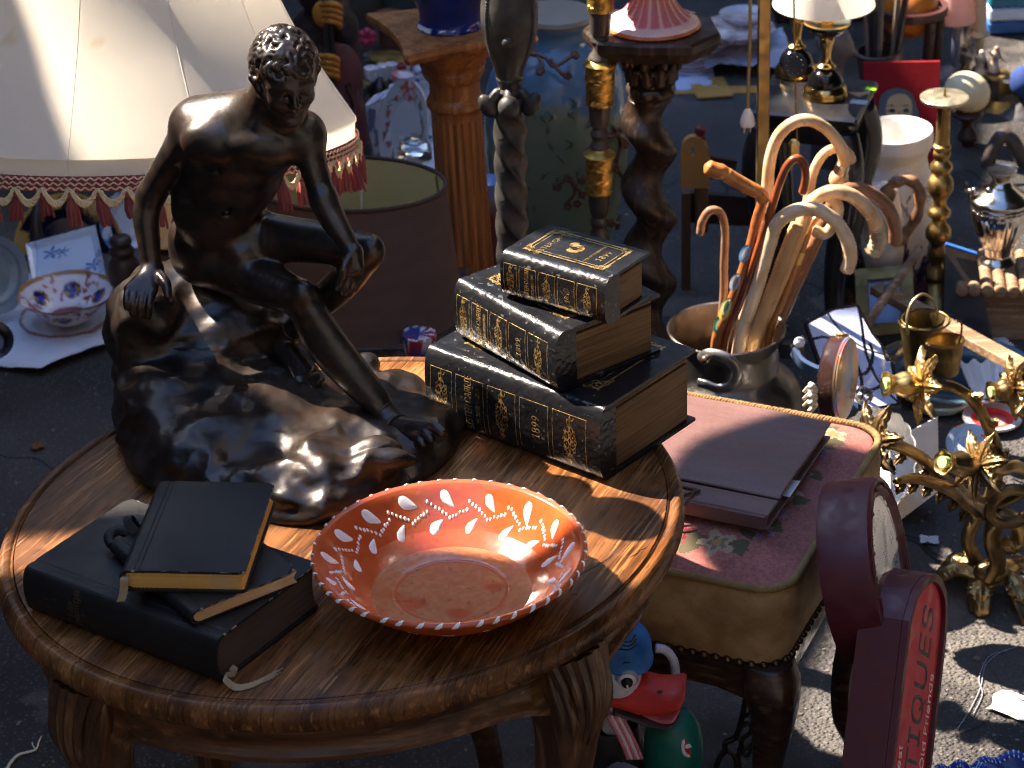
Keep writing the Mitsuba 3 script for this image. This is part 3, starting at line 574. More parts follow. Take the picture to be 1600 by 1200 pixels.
def box_book(label, L, Fp, Rp, z0, z1, top_print):
    key = thing('box_book', label, 'book', 'stacked box books with gilt spines')
    F3, L3, R3 = on(*Fp, z1), on(*L, z1), on(*Rp, z1); h = np.linalg.norm(L3 - F3); ey = (L3 - F3) / h; ex = R3 - F3; ex = ex - ey * (ex @ ey); w = np.linalg.norm(ex); ex /= w; ez = np.array([0, 0, 1.0]); t = z1 - z0
    if np.cross(ex, ey)[2] < 0: pass
    O3 = F3 - ez * t; W = lambda x, y, z: O3 + np.multiply.outer(np.asarray(x, float), ex) + np.multiply.outer(np.asarray(y, float), ey) + np.multiply.outer(np.asarray(z, float), ez)
    bx = 0.011; bump_ = lambda z: bx * (1 - np.clip(1 - np.abs(2 * np.asarray(z) / t - 1) ** 3.2, 0, 1) ** 0.5)
    c = 0.0032; zz = t / 2 + t / 2 * np.sin(np.linspace(-math.pi / 2, math.pi / 2, 33)); sp = [(float(bump_(z)) - 0.006, float(z)) for z in zz]
    out = [(w, 0.0)] + [(0.010, 0.0)] + sp + [(0.010, t), (0.012, t - 0.0006), (0.0145, t - 0.0006), (0.0165, t)] + [(w, t), (w, t - c), (0.0185, t - c), (0.0185, c), (w, c)]
    m = extr(sg.Polygon(out).buffer(0), h); v = np.asarray(m.vertices); part(key, 'cover', (W(v[:, 0], v[:, 2], v[:, 1]), m.faces), 'box_leather', smooth=35)
    lid = t * 0.845
    for a, b, nm in ((c, lid - 0.0010, 'page_block'), (lid + 0.0010, t - c, 'lid_edge')):
        bm = cbox((0.0186, 0.004, a), (w - 0.007, h - 0.004, b), 0.0008); v = np.asarray(bm.vertices); part(key, nm, (W(v[:, 0], v[:, 1], v[:, 2]), bm.faces), 'painted_leaves', smooth=False)
    core = cbox((0.018, 0.006, c), (w - 0.009, h - 0.006, t - c), 0.0005); v = np.asarray(core.vertices); part(key, 'box_core', (W(v[:, 0], v[:, 1], v[:, 2]), core.faces), 'black_plain', smooth=False)
    on_spine = lambda a, b, q: W(bump_(b) - 0.006 - 0.0001 - q, a, b)
    y = lambda s: h * (1 - s); pr = []; lw = 0.00027
    lo, hi = t * 0.10, t * 0.80
    for s in (0.035, 0.160, 0.185, 0.345, 0.370, 0.530, 0.555, 0.715, 0.740, 0.925): pr.append(flat(sg.box(y(s) - lw, lo, y(s) + lw, hi), on_spine))
    for a, b in ((0.035, 0.16), (0.185, 0.345), (0.37, 0.53), (0.555, 0.715), (0.74, 0.925)):
        pr.append(flat(sg.box(y(b), hi - 2 * lw, y(a), hi), on_spine))
    part(key, 'gold_rule', pr, 'gold_print', smooth=False)
    for s in (0.097, 0.45, 0.835):
        o = shapely.affinity.scale(ORN, h * 0.072, t * 0.33, origin=(0, 0)); o = shapely.affinity.translate(o, y(s), t * 0.45); part(key, 'gold_ornament', flat(o, on_spine, 0.008), 'gold_print', smooth=False)
    tx = []
    for text, s, hh, L_ in (('SISTER CARRIE', 0.255, 0.011, 0.74), ('THEODORE DREISER', 0.312, 0.006, 0.50), ('1899', 0.645, 0.012, 0.30)):
        g, b = glyphs(text, 1.0); g = g.copy(); v = np.asarray(g.vertices); f_ = L_ * t / (b[1, 0] - b[0, 0]); g2 = subdivided(trimesh.Trimesh(np.c_[v[:, 0] * f_, v[:, 1] * hh * h / 0.27, v[:, 2] * 0.00025 / 0.00025], g.faces), 0.006); v = np.asarray(g2.vertices)
        z = t * 0.45 - L_ * t / 2 + v[:, 0]; tx.append((on_spine(y(s) - hh * h / 0.27 / 2 + v[:, 1], z, v[:, 2]), g2.faces))
    for q in tx: part(key, 'gold_lettering', q, 'gold_print', smooth=False)
    on_top = lambda a, b, q: W(a, b, t + 0.0001 + q); pr = []; xm, ym = w * 0.19, h * 0.13
    X0, X1, Y0, Y1 = xm, w - w * 0.115, ym, h - ym
    for d, l in ((0, 0.0008), (h * 0.035, 0.0004)):
        ring = sg.box(X0 + d, Y0 + d, X1 - d, Y1 - d); pr.append(flat(ring.buffer(l).difference(ring.buffer(-l)), on_top, 0))
    part(key, 'cover_rule', pr, 'gold_print', smooth=False); k = h * 0.12; co = []
    for ax, sx in ((X0, 1), (X1, -1)):
        for ay, sy in ((Y0, 1), (Y1, -1)): co.append(flat(shapely.affinity.translate(shapely.affinity.scale(CORN, sx * k, sy * k, origin=(0, 0)), ax - sx * k * 0.15, ay - sy * k * 0.15), on_top, 0))
    for q in co: part(key, 'corner_ornament', q, 'gold_print', smooth=False)
    if top_print:                                        # title, leaping figure emblem, year; lines run along the width
        for text, u, hh in (('SISTER CARRIE', 0.80, 0.0055), ('THEODORE DREISER', 0.27, 0.0026), ('1899', 0.13, 0.0062)):
            g, b = glyphs(text, hh); v = np.asarray(g.vertices); cx = (b[0, 0] + b[1, 0]) / 2; xc = (X0 + X1) / 2; part(key, 'cover_lettering', (on_top(xc + (v[:, 0] - cx) * 1.0, Y0 + (Y1 - Y0) * u + v[:, 1], v[:, 2]), g.faces), 'gold_print', smooth=False)
        e = shapely.union_all([arcs((0, 0, .32, 150, 400), (.34, .22, .14, 0, 200), w=.13), sg.Polygon([(-.5, -.1), (-.1, .05), (0, .35), (-.2, .2)]), sg.Polygon([(.1, -.1), (.5, -.25), (.42, .1), (.2, .1)])])
        part(key, 'emblem', flat(shapely.affinity.translate(shapely.affinity.scale(e, h * 0.17, h * 0.17, origin=(0, 0)), (X0 + X1) / 2, (Y0 + Y1) / 2 + h * 0.03), on_top, 0), 'gold_print', smooth=False)
    return key
box_book('largest black and gold box book, lowest of the stack of three', (668, 541), (942.5, 638), (1107.5, 552), TZ + 0.0005, TZ + 0.0755, False)
box_book('middle-sized black and gold box book, second in the stack of three', (715, 436), (874.7, 520.7), (1043, 465), TZ + 0.0761, TZ + 0.1355, False)
box_book('smallest black and gold box book on top of the stack of three', (786.7, 390.5), (950, 436), (1035, 398), TZ + 0.1361, TZ + 0.1815, True)

# ------------------------------------------------------------------ old black books at the left
def old_book(label, S, E1, E2, z0, z1, paper, spine_round=0.35, hidden_dy=None, bow=0.0, over=0.003, c=0.0022, soft=False):
    """S: spine corner nearest the camera; E1: far end of that (head) edge, at the fore-edge; E2: the other end of the spine. All on the top cover."""
    key = thing('old_book', label, 'book'); A0, A1, A2 = on(*S, z1), on(*E1, z1), on(*E2, z1); ex = A1 - A0; w = np.linalg.norm(ex); ex /= w; ey = A2 - A0; ey = ey - ex * (ey @ ex); h = np.linalg.norm(ey) if hidden_dy is None else hidden_dy; ey /= np.linalg.norm(ey); t = z1 - z0
    O3 = A0 - np.array([0, 0, t]); W = lambda x, y, z: O3 + np.multiply.outer(np.asarray(x, float), ex) + np.multiply.outer(np.asarray(y, float), ey) + np.multiply.outer(np.asarray(z, float), [0, 0, 1.0])
    bx = t * spine_round; a = np.linspace(-math.pi / 2, math.pi / 2, 17); rr = 0.004 if not soft else 0.009
    out = [(w, 0)] + [(bx - bx * math.cos(q) ** 0.8, t / 2 + t / 2 * math.sin(q)) for q in a] + [(bx + 0.004, t), (bx + 0.0055, t - 0.0006), (bx + 0.008, t - 0.0006), (bx + 0.0095, t), (w, t), (w, t - c), (bx + 0.004, t - c)] + [(c + bx - bx * math.cos(q) ** 0.8, t / 2 + (t / 2 - c) * math.sin(q)) for q in a[::-1]] + [(bx + 0.004, c), (w, c)]
    m = extr(sg.Polygon(out).buffer(0), h); m = subdivided(m, 0.02); v = np.asarray(m.vertices).copy(); x, y_, z = v[:, 0], v[:, 2], v[:, 1]
    cr = np.clip((x - (w - rr)) / rr, 0, 1); dy = rr * (1 - np.sqrt(np.clip(1 - cr ** 2, 0, 1))); y_ = np.clip(y_, dy, h - dy)                     # rounded corners
    warp = 0.0009 * (meshkit.fbm(np.c_[x * 25, y_ * 25, z * 0 + w * 50], 3) - 0.5)
    part(key, 'cover', (W(x, y_, z + np.where(z > t / 2, warp, 0)), m.faces), 'black_cloth', smooth=35)
    rw = np.random.default_rng(int(S[0])); wear = []                 # rubbed board edges: bare threads and board along the corners
    for (xa, ya), (xb, yb) in (((bx + .012, 0), (w - rr, 0)), ((w, rr), (w, h - rr))):
        u = 0.0
        while u < 1:
            L_ = rw.uniform(0.02, 0.10); u1 = min(1, u + L_)
            if rw.random() < 0.55: wear.append(tube([W(xa + (xb - xa) * s, ya + (yb - ya) * s, t - 0.0003 + rw.normal() * 0.0002) for s in np.linspace(u, u1, 5)], rw.uniform(0.00025, 0.0006), 5))
            u = u1 + rw.uniform(0.01, 0.08)
    for xc, yc in ((w - rr * .3, rr * .3), (bx + .004, 0.0004)): wear.append(ellipsoid(W(xc, yc, t - 0.0008), (0.0016, 0.0016, 0.0009), None, 8))
    part(key, 'worn_edge', wear, 'matte', mottle(lin(128, 112, 92), 0.5, 300), smooth=True, kind='stuff')
    n = 9; q = np.linspace(-1, 1, n); fe = w - over - 0.0030 * (1 - q ** 2); st = c + 0.002 + bx - bx * np.cos(np.arcsin(q * 0.98)) ** 0.8
    zc = t / 2 + (t / 2 - c - 0.0002) * q; poly = sg.Polygon(np.r_[np.c_[fe, zc], np.c_[st, zc][::-1]]); bm = extr(poly.buffer(0), h - 2 * over); v = np.asarray(bm.vertices)
    part(key, 'page_block', (W(v[:, 0], v[:, 2] + over, v[:, 1]), bm.faces), paper, smooth=30)
    return key, W, w, h, t
def ribbon(key, pts, width, side, col, frays=0):
    P_ = spline(pts, 8); s = np.asarray(side, float) * width / 2; m = slab_of(skin([[p - s, p + s] for p in P_], False, False), 0.0004, np.array([0.2, 0.1, 1.0])); ms = [m]
    for j in range(frays):
        e = P_[-1] + s * (2 * j / max(frays - 1, 1) - 1) * 0.9; d = P_[-1] - P_[-4]; d = d / np.linalg.norm(d); ms.append(tube(spline([e, e + d * 0.006 + s * (j - frays / 2) * 0.05, e + d * (0.012 + 0.003 * (j % 3)) + s * (j - frays / 2) * 0.12], 4), 0.00035, 5))
    part(key, 'ribbon_marker', ms, 'matte', col, smooth=40)
RIB = lin(150, 132, 105)
k, W, w, h, t = old_book('thick worn black cloth book at the bottom of the left pile', (334, 1003), (497, 880), (62, 870), TZ + 0.0005, TZ + 0.043, 'dark_leaves', 0.22)
ribbon(k, [W(0.02, 0.004, 0.006), W(0.018, -0.004, 0.004), on(350, 1058, TZ + 0.012), on(368, 1074, TZ + 0.003), on(392, 1071, TZ + 0.002), on(412, 1062, TZ + 0.002)], 0.006, (0.3, 0.85, 0.4), RIB, 7)
def spine_text(key, W, t, bx, items):
    for text, y0, z0, hh in items:
        g, b = glyphs(text, hh); v = np.asarray(g.vertices); q = np.clip((z0 + v[:, 0]) / t * 2 - 1, -1, 1); x = bx - bx * np.cos(np.arcsin(q)) ** 0.8
        part(key, 'spine_lettering', (W(x - 0.0002 - v[:, 2], y0 + v[:, 1], z0 + v[:, 0]), g.faces), 'satin', lin(64, 52, 38), smooth=False)
spine_text(k, W, t, t * 0.22, (('die', h * 0.735, 0.017, 0.006), ('heilige', h * 0.70, 0.008, 0.0075)))
W0, h0 = W, h
k, W, w, h, t = old_book('thin black leather book with tan edges, in the middle of the left pile', (297, 958), (466, 891), (262, 922), TZ + 0.0436, TZ + 0.0565, 'old_leaves', 0.5, 0.135, soft=True, over=0.001, c=0.0014)
strap = [tube(spline([W(0.03, h - 0.002, t), W(0.028, h + 0.006, t + 0.006), W(0.024, h + 0.008, t + 0.012), W(0.020, h + 0.002, t + 0.010), W(0.022, h - 0.006, t + 0.004)], 6), 0.0022, 8, section=np.array([[1, .3], [-1, .3], [-1, -.3], [1, -.3]]) * [1.8, 1]), tube(spline([W(0.004, h + 0.004, t * 0.5), W(0.006, h + 0.012, t * 0.8), W(0.016, h + 0.014, t * 0.9), W(0.022, h + 0.006, t * 0.7)], 6), 0.0045, 10)]
part(k, 'strap', strap, 'black_cloth', smooth=40)
k, W, w, h, t = old_book('square black book with gilt edges on top of the left pile', (184, 891), (382, 895), (280, 752), TZ + 0.0570, TZ + 0.0765, 'gilt_leaves', 0.4, over=0.0022)
ribbon(k, [W(0.006, 0.006, t * 0.65), W(0.005, -0.003, t * 0.66), W(0.0045, -0.004, t * 0.3), W(0.003, -0.005, -0.001), W(0.001, -0.006, -0.006)], 0.0065, (1, 0.1, 0), RIB)

# ------------------------------------------------------------------ slip-painted earthenware bowl
BC = on(702, 905, TZ); BC = on(702, 861, TZ + 0.045) * [1, 1, 0] + [0, 0, TZ + 0.0006]; BR = 0.1128
bcx, bcy = float(BC[0]), float(BC[1])
def glaze(p, n, uv):
    x, y = p.x - bcx, p.y - bcy; r = dr.sqrt(x * x + y * y); nz = fbm(p.x * 60, p.y * 60, p.z * 60, 4); nb = fbm(p.x * 22, p.y * 22, 3.0, 3)
    c = mix((0.37, 0.054, 0.012), (0.50, 0.095, 0.022), nz)
    inside = smoothstep(0.016, 0.010, p.z - 0.6006) * smoothstep(0.2, 0.5, n.z)
    worn = inside * smoothstep(0.33, 0.50, nb + 0.3 * (nz - 0.5)) * smoothstep(0.071, 0.066, r + 0.012 * (nz - 0.5)) * (1 - 0.8 * smoothstep(0.0025, 0.0008, dr.abs(r - 0.046 + 0.004 * (nz - 0.5))))
    c = mix(c, mix((0.38, 0.14, 0.045), (0.48, 0.21, 0.085), noise(p.x * 300, p.y * 300, 0.0)), worn * 0.7)
    return mix(c, (0.12, 0.03, 0.012), 0.35 * smoothstep(0.86, 0.9, noise(p.x * 190, p.y * 190, p.z * 190)))
scene['earthenware'] = two(bump(principled(proc(glaze), smudge(0.06, 0.2, 30), specular=0.6, clearcoat=0.6, clearcoat_gloss=0.9), lambda p, n, uv: 0.0004 * fbm(p.x * 70, p.y * 70, p.z * 70, 3)))
inner = spline([(0.1085, 0.0560), (0.1045, 0.0510), (0.096, 0.0385), (0.084, 0.0225), (0.074, 0.0125), (0.0685, 0.0090), (0.066, 0.0086), (0.049, 0.0075), (0.0465, 0.0064), (0.030, 0.0062), (0.0002, 0.0062)], 6)
bprof = np.vstack([spline([(0.0002, 0.0), (0.054, 0.0), (0.0575, 0.0012), (0.060, 0.0045), (0.074, 0.0135), (0.090, 0.0275), (0.103, 0.0425), (0.1085, 0.0495), (0.1122, 0.0518), (0.1132, 0.0548), (0.1118, 0.0575)], 5), inner])
bprof[:, 1] *= 0.82; inner[:, 1] *= 0.82
bowl = thing('painted_bowl', 'orange glazed earthenware bowl with white drops and dots inside its rim', 'bowl')
part(bowl, 'body', place(lathe(bprof, 128, cap=False), BC), 'earthenware', smooth=True)
ir, iz = inner[:, 0], inner[:, 1]; zin = lambda r: np.interp(-np.asarray(r), -ir, iz)
def slip(poly_rt, N=None):                               # outline in (angle * 0.1, radius) -> a raised blob of slip
    c = np.asarray(poly_rt.exterior.coords)[:-1]; m = c.mean(0); rings = []
    for k, hgt in ((1.0, -0.0002), (0.9, 0.0004), (0.6, 0.00075), (0.05, 0.0008)):
        q = m + (c - m) * k; a, r_ = q[:, 0] / 0.1, q[:, 1]; z = zin(r_) + hgt * 0.85; rr = r_ - hgt * 0.5; rings.append(np.c_[rr * np.cos(a), rr * np.sin(a), z] + BC)
    return skin(rings, True, True)
drops, dots = [], []; NU = 17; rb = np.random.default_rng(3)
tear = sg.Polygon([(math.cos(a) * 0.0040 * (1 - 0.55 * max(0, math.sin(a))), math.sin(a) * (0.0062 if math.sin(a) < 0 else 0.0115) * 0.9) for a in np.linspace(0, 2 * np.pi, 21)[:-1]])
for i in range(NU):
    a = (i + 0.3) / NU * 2 * math.pi; st = 2 * math.pi / NU
    for da, r_, ang in ((0.0, 0.0992, 130 + rb.normal() * 9), (0.42, 0.0825, 55 + rb.normal() * 9)):
        s = rb.uniform(0.88, 1.1); p = shapely.affinity.translate(shapely.affinity.scale(shapely.affinity.rotate(tear, ang, origin=(0, 0)), s, s, origin=(0, 0)), (a + da * st + rb.normal() * 0.01) * 0.1, r_ + rb.normal() * 0.0008); drops.append(slip(p))
    for (a0, r0), (a1, r1) in (((0.02, 0.0915), (0.52, 0.0965)), ((0.50, 0.0905), (1.0, 0.0925 - 0.008))):
        for u in np.linspace(0.08, 0.95, 6):
            rr = r0 + (r1 - r0) * u + (0.004 * (u - .5) if a0 < .3 else 0.003); dots.append(slip(sg.Point(((a + (a0 + (a1 - a0) * u) * st) * 0.1 + rb.normal() * 0.0002, rr + rb.normal() * 0.0003)).buffer(rb.uniform(0.0011, 0.0016), 2)))
WHT = mottle((0.80, 0.77, 0.72), 0.12, 200)
part(bowl, 'slip_drop', drops, 'gloss', WHT, smooth=True, label='white slip drops'); part(bowl, 'slip_dot', dots, 'gloss', WHT, smooth=True, label='white slip dots')
rim, rp = [], spline([(0.1090, 0.0498), (0.1128, 0.0520), (0.1136, 0.0548), (0.1122, 0.0578), (0.1090, 0.0572)], 4); rp[:, 1] *= 0.82; NR = 46
for i in range(NR):
    a0 = i / NR * 2 * math.pi + rb.normal() * 0.008; n = len(rp); L_ = []
    for j in range(3, n - 1):
        u = (j - 3) / (n - 5); wd = 0.021 * math.sin(math.pi * min(1, 0.08 + 0.9 * u)) ** 0.7 * rb.uniform(0.9, 1.1) * (1.2 - 0.5 * u); ac = a0 + 0.055 * (u - 0.5); r_, z_ = rp[j][0] + 0.00035, rp[j][1] + 0.0002
        L_.append([[r_ * math.cos(ac + d), r_ * math.sin(ac + d), z_] for d in (-wd, 0, wd)])
    rim.append(place(skin(np.array(L_), False, False), BC))
part(bowl, 'rim_stroke', rim, 'gloss', WHT, smooth=True, label='white slanting strokes round the rim')

# ------------------------------------------------------------------ tapestry stool
SZ = 0.42
sc0, sl, sr = on(1224, 932, SZ), on(1036, 893, SZ), on(1334, 700, SZ)
sx = sl - sc0; sx /= np.linalg.norm(sx); sy = sr - sc0; SD = np.linalg.norm(sy); sy = sy - sx * (sy @ sx); sy /= np.linalg.norm(sy); SW = 0.36; SD = 0.345
SF = lambda x, y, z: sc0 + np.multiply.outer(np.asarray(x, float), sx) + np.multiply.outer(np.asarray(y, float), sy) + np.multiply.outer(np.asarray(z, float), [0, 0, 1.0])
def rrect(off=0.0, r=0.035, n=10, W=SW, D=SD):
    p = sg.box(r, r, W - r, D - r).buffer(r + off, n); return np.asarray(p.exterior.coords)[:-1]
ox, oy, axx, axy, ayx, ayy = float(sc0[0]), float(sc0[1]), float(sx[0]), float(sx[1]), float(sy[0]), float(sy[1])
def needle(p, n, uv):
    u, v = (p.x - ox) * axx + (p.y - oy) * axy, (p.x - ox) * ayx + (p.y - oy) * ayy
    su, sv = (dr.floor(u * 420) + 0.5) / 420, (dr.floor(v * 420) + 0.5) / 420; c = mix((0.27, 0.095, 0.085), (0.37, 0.15, 0.125), cell_rand(u * 420, v * 420, 3)) * (0.8 + 0.4 * fbm(u * 40, v * 40, 0.0, 3))
    for i, (a, b, s, col) in enumerate(FLOWERS):
        du, dv = su - a, sv - b; r = dr.sqrt(du * du + dv * dv); ang = dr.atan2(dv, du); e = s * (0.75 + 0.25 * dr.cos(ang * 5 + i)); leaf = smoothstep(1.6, 1.4, r / s) * smoothstep(0.45, 0.7, dr.sin(ang * 2 + i * 1.7))
        c = dr.select(leaf > 0.5, mi.Color3f(0.10, 0.085, 0.05), c); c = dr.select(r < e, mi.Color3f(*col), c); c = dr.select(r < e * 0.55, mi.Color3f(*[x * 0.55 for x in col]), c); c = dr.select(r < s * 0.22, mi.Color3f(0.30, 0.20, 0.06), c)
    return c
FLOWERS = [(0.125, 0.052, 0.019, (0.24, 0.045, 0.05)), (0.085, 0.050, 0.021, (0.34, 0.25, 0.17)), (0.052, 0.088, 0.015, (0.26, 0.19, 0.30)), (0.050, 0.125, 0.014, (0.25, 0.18, 0.28)), (0.052, 0.17, 0.017, (0.40, 0.30, 0.20)), (0.050, 0.21, 0.014, (0.30, 0.17, 0.17)), (0.050, 0.26, 0.015, (0.24, 0.18, 0.28)), (0.046, 0.305, 0.017, (0.40, 0.30, 0.18)), (0.175, 0.05, 0.016, (0.3, 0.2, 0.25))]
scene['needlepoint'] = two(bump(principled(proc(needle), 0.9, specular=0.15, sheen=0.3), lambda p, n, uv: 0.0011 * dr.abs(dr.sin(((p.x - ox) * axx + (p.y - oy) * axy) * 420 * math.pi)) * dr.abs(dr.sin(((p.x - ox) * ayx + (p.y - oy) * ayy) * 420 * math.pi)) + 0.0012 * fbm(p.x * 60, p.y * 60, 0.0, 2)))
scene['velvet'] = two(bump(principled(proc(lambda p, n, uv: mix((0.25, 0.132, 0.050), (0.42, 0.255, 0.110), smoothstep(0.3, 0.7, fbm(p.x * 26, p.y * 26, p.z * 26, 4))) * (0.85 + 0.3 * noise(p.x * 900, p.y * 900, p.z * 900))), 0.75, sheen=0.8, specular=0.3), lambda p, n, uv: 0.0012 * fbm(p.x * 45, p.y * 45, p.z * 45, 3)))
stool = thing('upholstered_stool', 'square stool with pink flowered needlepoint seat and gold velvet sides beside the table', 'stool')
rings = []
for k in np.linspace(0, 1, 16):
    q = rrect(-0.005 - 0.115 * k); rings.append(SF(q[:, 0] if False else (q[:, 0] - SW / 2) * 1 + SW / 2, q[:, 1], 0.006 * math.sin(min(1, k * 2.5) * math.pi / 2) + 0.012 * (1 - (1 - k) ** 2)))
lens = [len(r_) for r_ in rings]
def rr_n(off, n=144):
    p = sg.Polygon(rrect(off)); L = p.exterior; return np.array([L.interpolate(t, normalized=True).coords[0] for t in np.arange(n) / n])
base_ring = rr_n(0.0); cen = np.array([SW / 2, SD / 2])
rings = [SF(*(cen + (base_ring - cen) * (1 - k * 0.999)).T, 0.020 * (1 - (1 - min(1, k * 1.0)) ** 3)) for k in (0.012, 0.03, 0.06, 0.1, 0.16, 0.25, 0.4, 0.6, 0.8, 1.0)]
part(stool, 'seat', skin(rings, True, True), 'needlepoint', smooth=True, label='pink needlepoint seat with a border of flowers')
VH = 0.086; bulge = [(-0.003, 0.0), (0.002, -0.006), (0.0045, -0.02), (0.005, -0.04), (0.004, -0.06), (0.001, -0.078), (-0.002, -VH)]
part(stool, 'velvet_side', skin([SF(*rr_n(o).T, z + 0.002 * np.sin(np.arange(144) * 0.5) * (0 > z > -VH)) for o, z in bulge][::-1], True, False), 'velvet', smooth=True)
pp = np.vstack([rr_n(0.001, 1500), rr_n(0.001, 1500)[:1]]); cord = SF(pp[:, 0], pp[:, 1], 0.002); tt_ = np.gradient(cord, axis=0); tt_ /= np.linalg.norm(tt_, axis=1, keepdims=True); nn_ = np.cross(tt_, [0, 0, 1.0]); s_ = np.arange(len(cord)) * 0.80
for ph in (0, math.pi): part(stool, 'rope_piping', tube(cord + 0.0021 * (np.cos(s_ + ph)[:, None] * nn_ + np.sin(s_ + ph)[:, None] * np.array([0, 0, 1.0])), 0.0024, 6), 'matte', mottle(lin(132, 106, 68), 0.35, 120), smooth=True)
nails = []; q = rr_n(-0.0005, 110)
for x, y in q: nails.append(ellipsoid(SF(x, y, -VH - 0.001), (0.0046, 0.0046, 0.0042), None, 10))
part(stool, 'nail_head', nails, 'metal', mottle((0.10, 0.06, 0.03), 0.4, 90), smooth=True, kind='stuff')
scene['walnut'] = two(bump(principled(proc(along(0, (0.022, 0.010, 0.006), (0.060, 0.027, 0.013), (0.12, 0.06, 0.03))), smudge(0.2, 0.42, 30), specular=0.55), lambda p, n, uv: 0.0003 * fbm(p.x * 60, p.y * 60, p.z * 60, 2)))
n_ = 144; qa = rr_n(-0.006); arch = 0.020 * np.array([min(1.0, max(0.0, (min(abs(x), abs(SW - x)) if min(abs(y), abs(SD - y)) < 0.02 else min(abs(y), abs(SD - y))) / 0.07)) ** 0.8 for x, y in qa])
part(stool, 'apron', skin([SF(qa[:, 0], qa[:, 1], -VH - 0.0), SF(qa[:, 0], qa[:, 1], -VH - 0.012), SF(*(cen + (qa - cen) * 1.008).T, -VH - 0.016), SF(*(cen + (qa - cen) * 1.0).T, -VH - 0.060 + arch), SF(*(cen + (qa - cen) * 0.9).T, -VH - 0.060 + arch), SF(*(cen + (qa - cen) * 0.9).T, -VH)][::-1], True, False), 'walnut', smooth=40)
for cx, cy in ((0.012, 0.012), (SW - 0.012, 0.012), (0.012, SD - 0.012), (SW - 0.012, SD - 0.012)):
    d = np.array([1 if cx > SW / 2 else -1, 1 if cy > SD / 2 else -1]) / math.sqrt(2); path = spline([(-0.012, -0.088, 0.024), (-0.002, -0.115, 0.027), (0.002, -0.15, 0.022), (-0.006, -0.21, 0.0155), (-0.022, -0.30, 0.0125), (-0.020, -0.36, 0.012), (-0.004, -0.395, 0.014), (0.006, -0.412, 0.016), (0.006, -0.4195, 0.012)], 6)
    a = np.linspace(0, 2 * np.pi, 25)[:-1]
    part(stool, 'leg', skin([SF(cx + d[0] * o + r_ * np.sign(np.cos(a)) * np.abs(np.cos(a)) ** 0.7, cy + d[1] * o + r_ * np.sign(np.sin(a)) * np.abs(np.sin(a)) ** 0.7, z) for o, z, r_ in path][::-1]), 'walnut', smooth=True)

# ------------------------------------------------------------------ photograph album on the stool
AZ = SZ + 0.0225; AT = 0.020
a0, a1, a2 = on(1200, 803, AZ + AT), on(1299, 659, AZ + AT), on(1038, 770, AZ + AT)
ay_ = a1 - a0; AH = np.linalg.norm(ay_); ay_ /= AH; ax_ = a2 - a0; ax_ = ax_ - ay_ * (ax_ @ ay_); ax_ /= np.linalg.norm(ax_); AW = 0.315
AF = lambda x, y, z: a0 - [0, 0, AT] + np.multiply.outer(np.asarray(x, float), ax_) + np.multiply.outer(np.asarray(y, float), ay_) + np.multiply.outer(np.asarray(z, float), [0, 0, 1.0])
scene['album_cloth'] = two(bump(principled(proc(lambda p, n, uv: mix((0.105, 0.054, 0.050), (0.165, 0.090, 0.080), fbm((p.x * float(ax_[0]) + p.y * float(ax_[1])) * 12, (p.x * float(ay_[0]) + p.y * float(ay_[1])) * 90, p.z * 40, 3)) * (0.8 + 0.35 * noise(p.x * 700, p.y * 700, p.z * 700))), 0.42, specular=0.5), lambda p, n, uv: 0.0012 * fbm((p.x * float(ax_[0]) + p.y * float(ax_[1])) * 5, (p.x * float(ay_[0]) + p.y * float(ay_[1])) * 60, 0.0, 2) + 0.0001 * noise(p.x * 900, p.y * 900, 0.0)))
album = thing('photo_album', 'brown cloth photograph album tied with a cord, lying on the stool', 'album')
def aboard(x0, x1, y0, y1, z0, z1, nm, mat='album_cloth', wav=0.0):
    m = subdivided(cbox((x0, y0, z0), (x1, y1, z1), 0.0009), 0.03); v = np.asarray(m.vertices); w = wav * (meshkit.noise(np.c_[v[:, 0] * 14, v[:, 1] * 14, v[:, 2] * 0]) - 0.5) if wav else 0
    return part(album, nm, (AF(v[:, 0], v[:, 1], v[:, 2] + w), m.faces), mat, smooth=30)
aboard(0, AW, 0.034, AH, AT - 0.0028, AT, 'front_cover', wav=0.005); aboard(0.0, AW, 0.0, 0.0315, AT - 0.0048, AT - 0.0018, 'hinge_strip'); aboard(0, AW, 0.0, AH, 0, 0.003, 'back_cover')
pr_ = [(-0.0032, AT * 0.5)] + [(0.0, z) for z in (0.002, AT - 0.004)]
aboard(0.002, AW - 0.002, -0.0025, 0.004, 0.0012, AT - 0.0032, 'spine')
ra = np.random.default_rng(8)
for i in range(9):
    z = 0.0036 + i * 0.00128; o = ra.uniform(0.003, 0.010); m = subdivided(cbox((o, 0.006, z), (AW - 0.01, AH - ra.uniform(0.003, 0.009), z + 0.0010), 0.0002), 0.012); v = np.asarray(m.vertices).copy(); v[:, 0] += np.where(v[:, 0] < 0.03, 0.0035 * (meshkit.fbm(np.c_[v[:, 1] * 60, v[:, 2] * 0 + i * 3, v[:, 0] * 0], 3) - 0.5), 0); v[:, 2] += 0.0012 * (meshkit.noise(np.c_[v[:, 0] * 20, v[:, 1] * 25, v[:, 0] * 0 + i]) - 0.5)
    part(album, 'leaf', (AF(v[:, 0], v[:, 1], v[:, 2]), m.faces), 'matte', mottle(lin(*[(112, 92, 74), (70, 58, 50), (150, 130, 104), (58, 48, 44), (128, 106, 84), (66, 54, 48), (140, 118, 92), (80, 66, 56), (98, 82, 66)][i]), 0.25, 60), smooth=False)
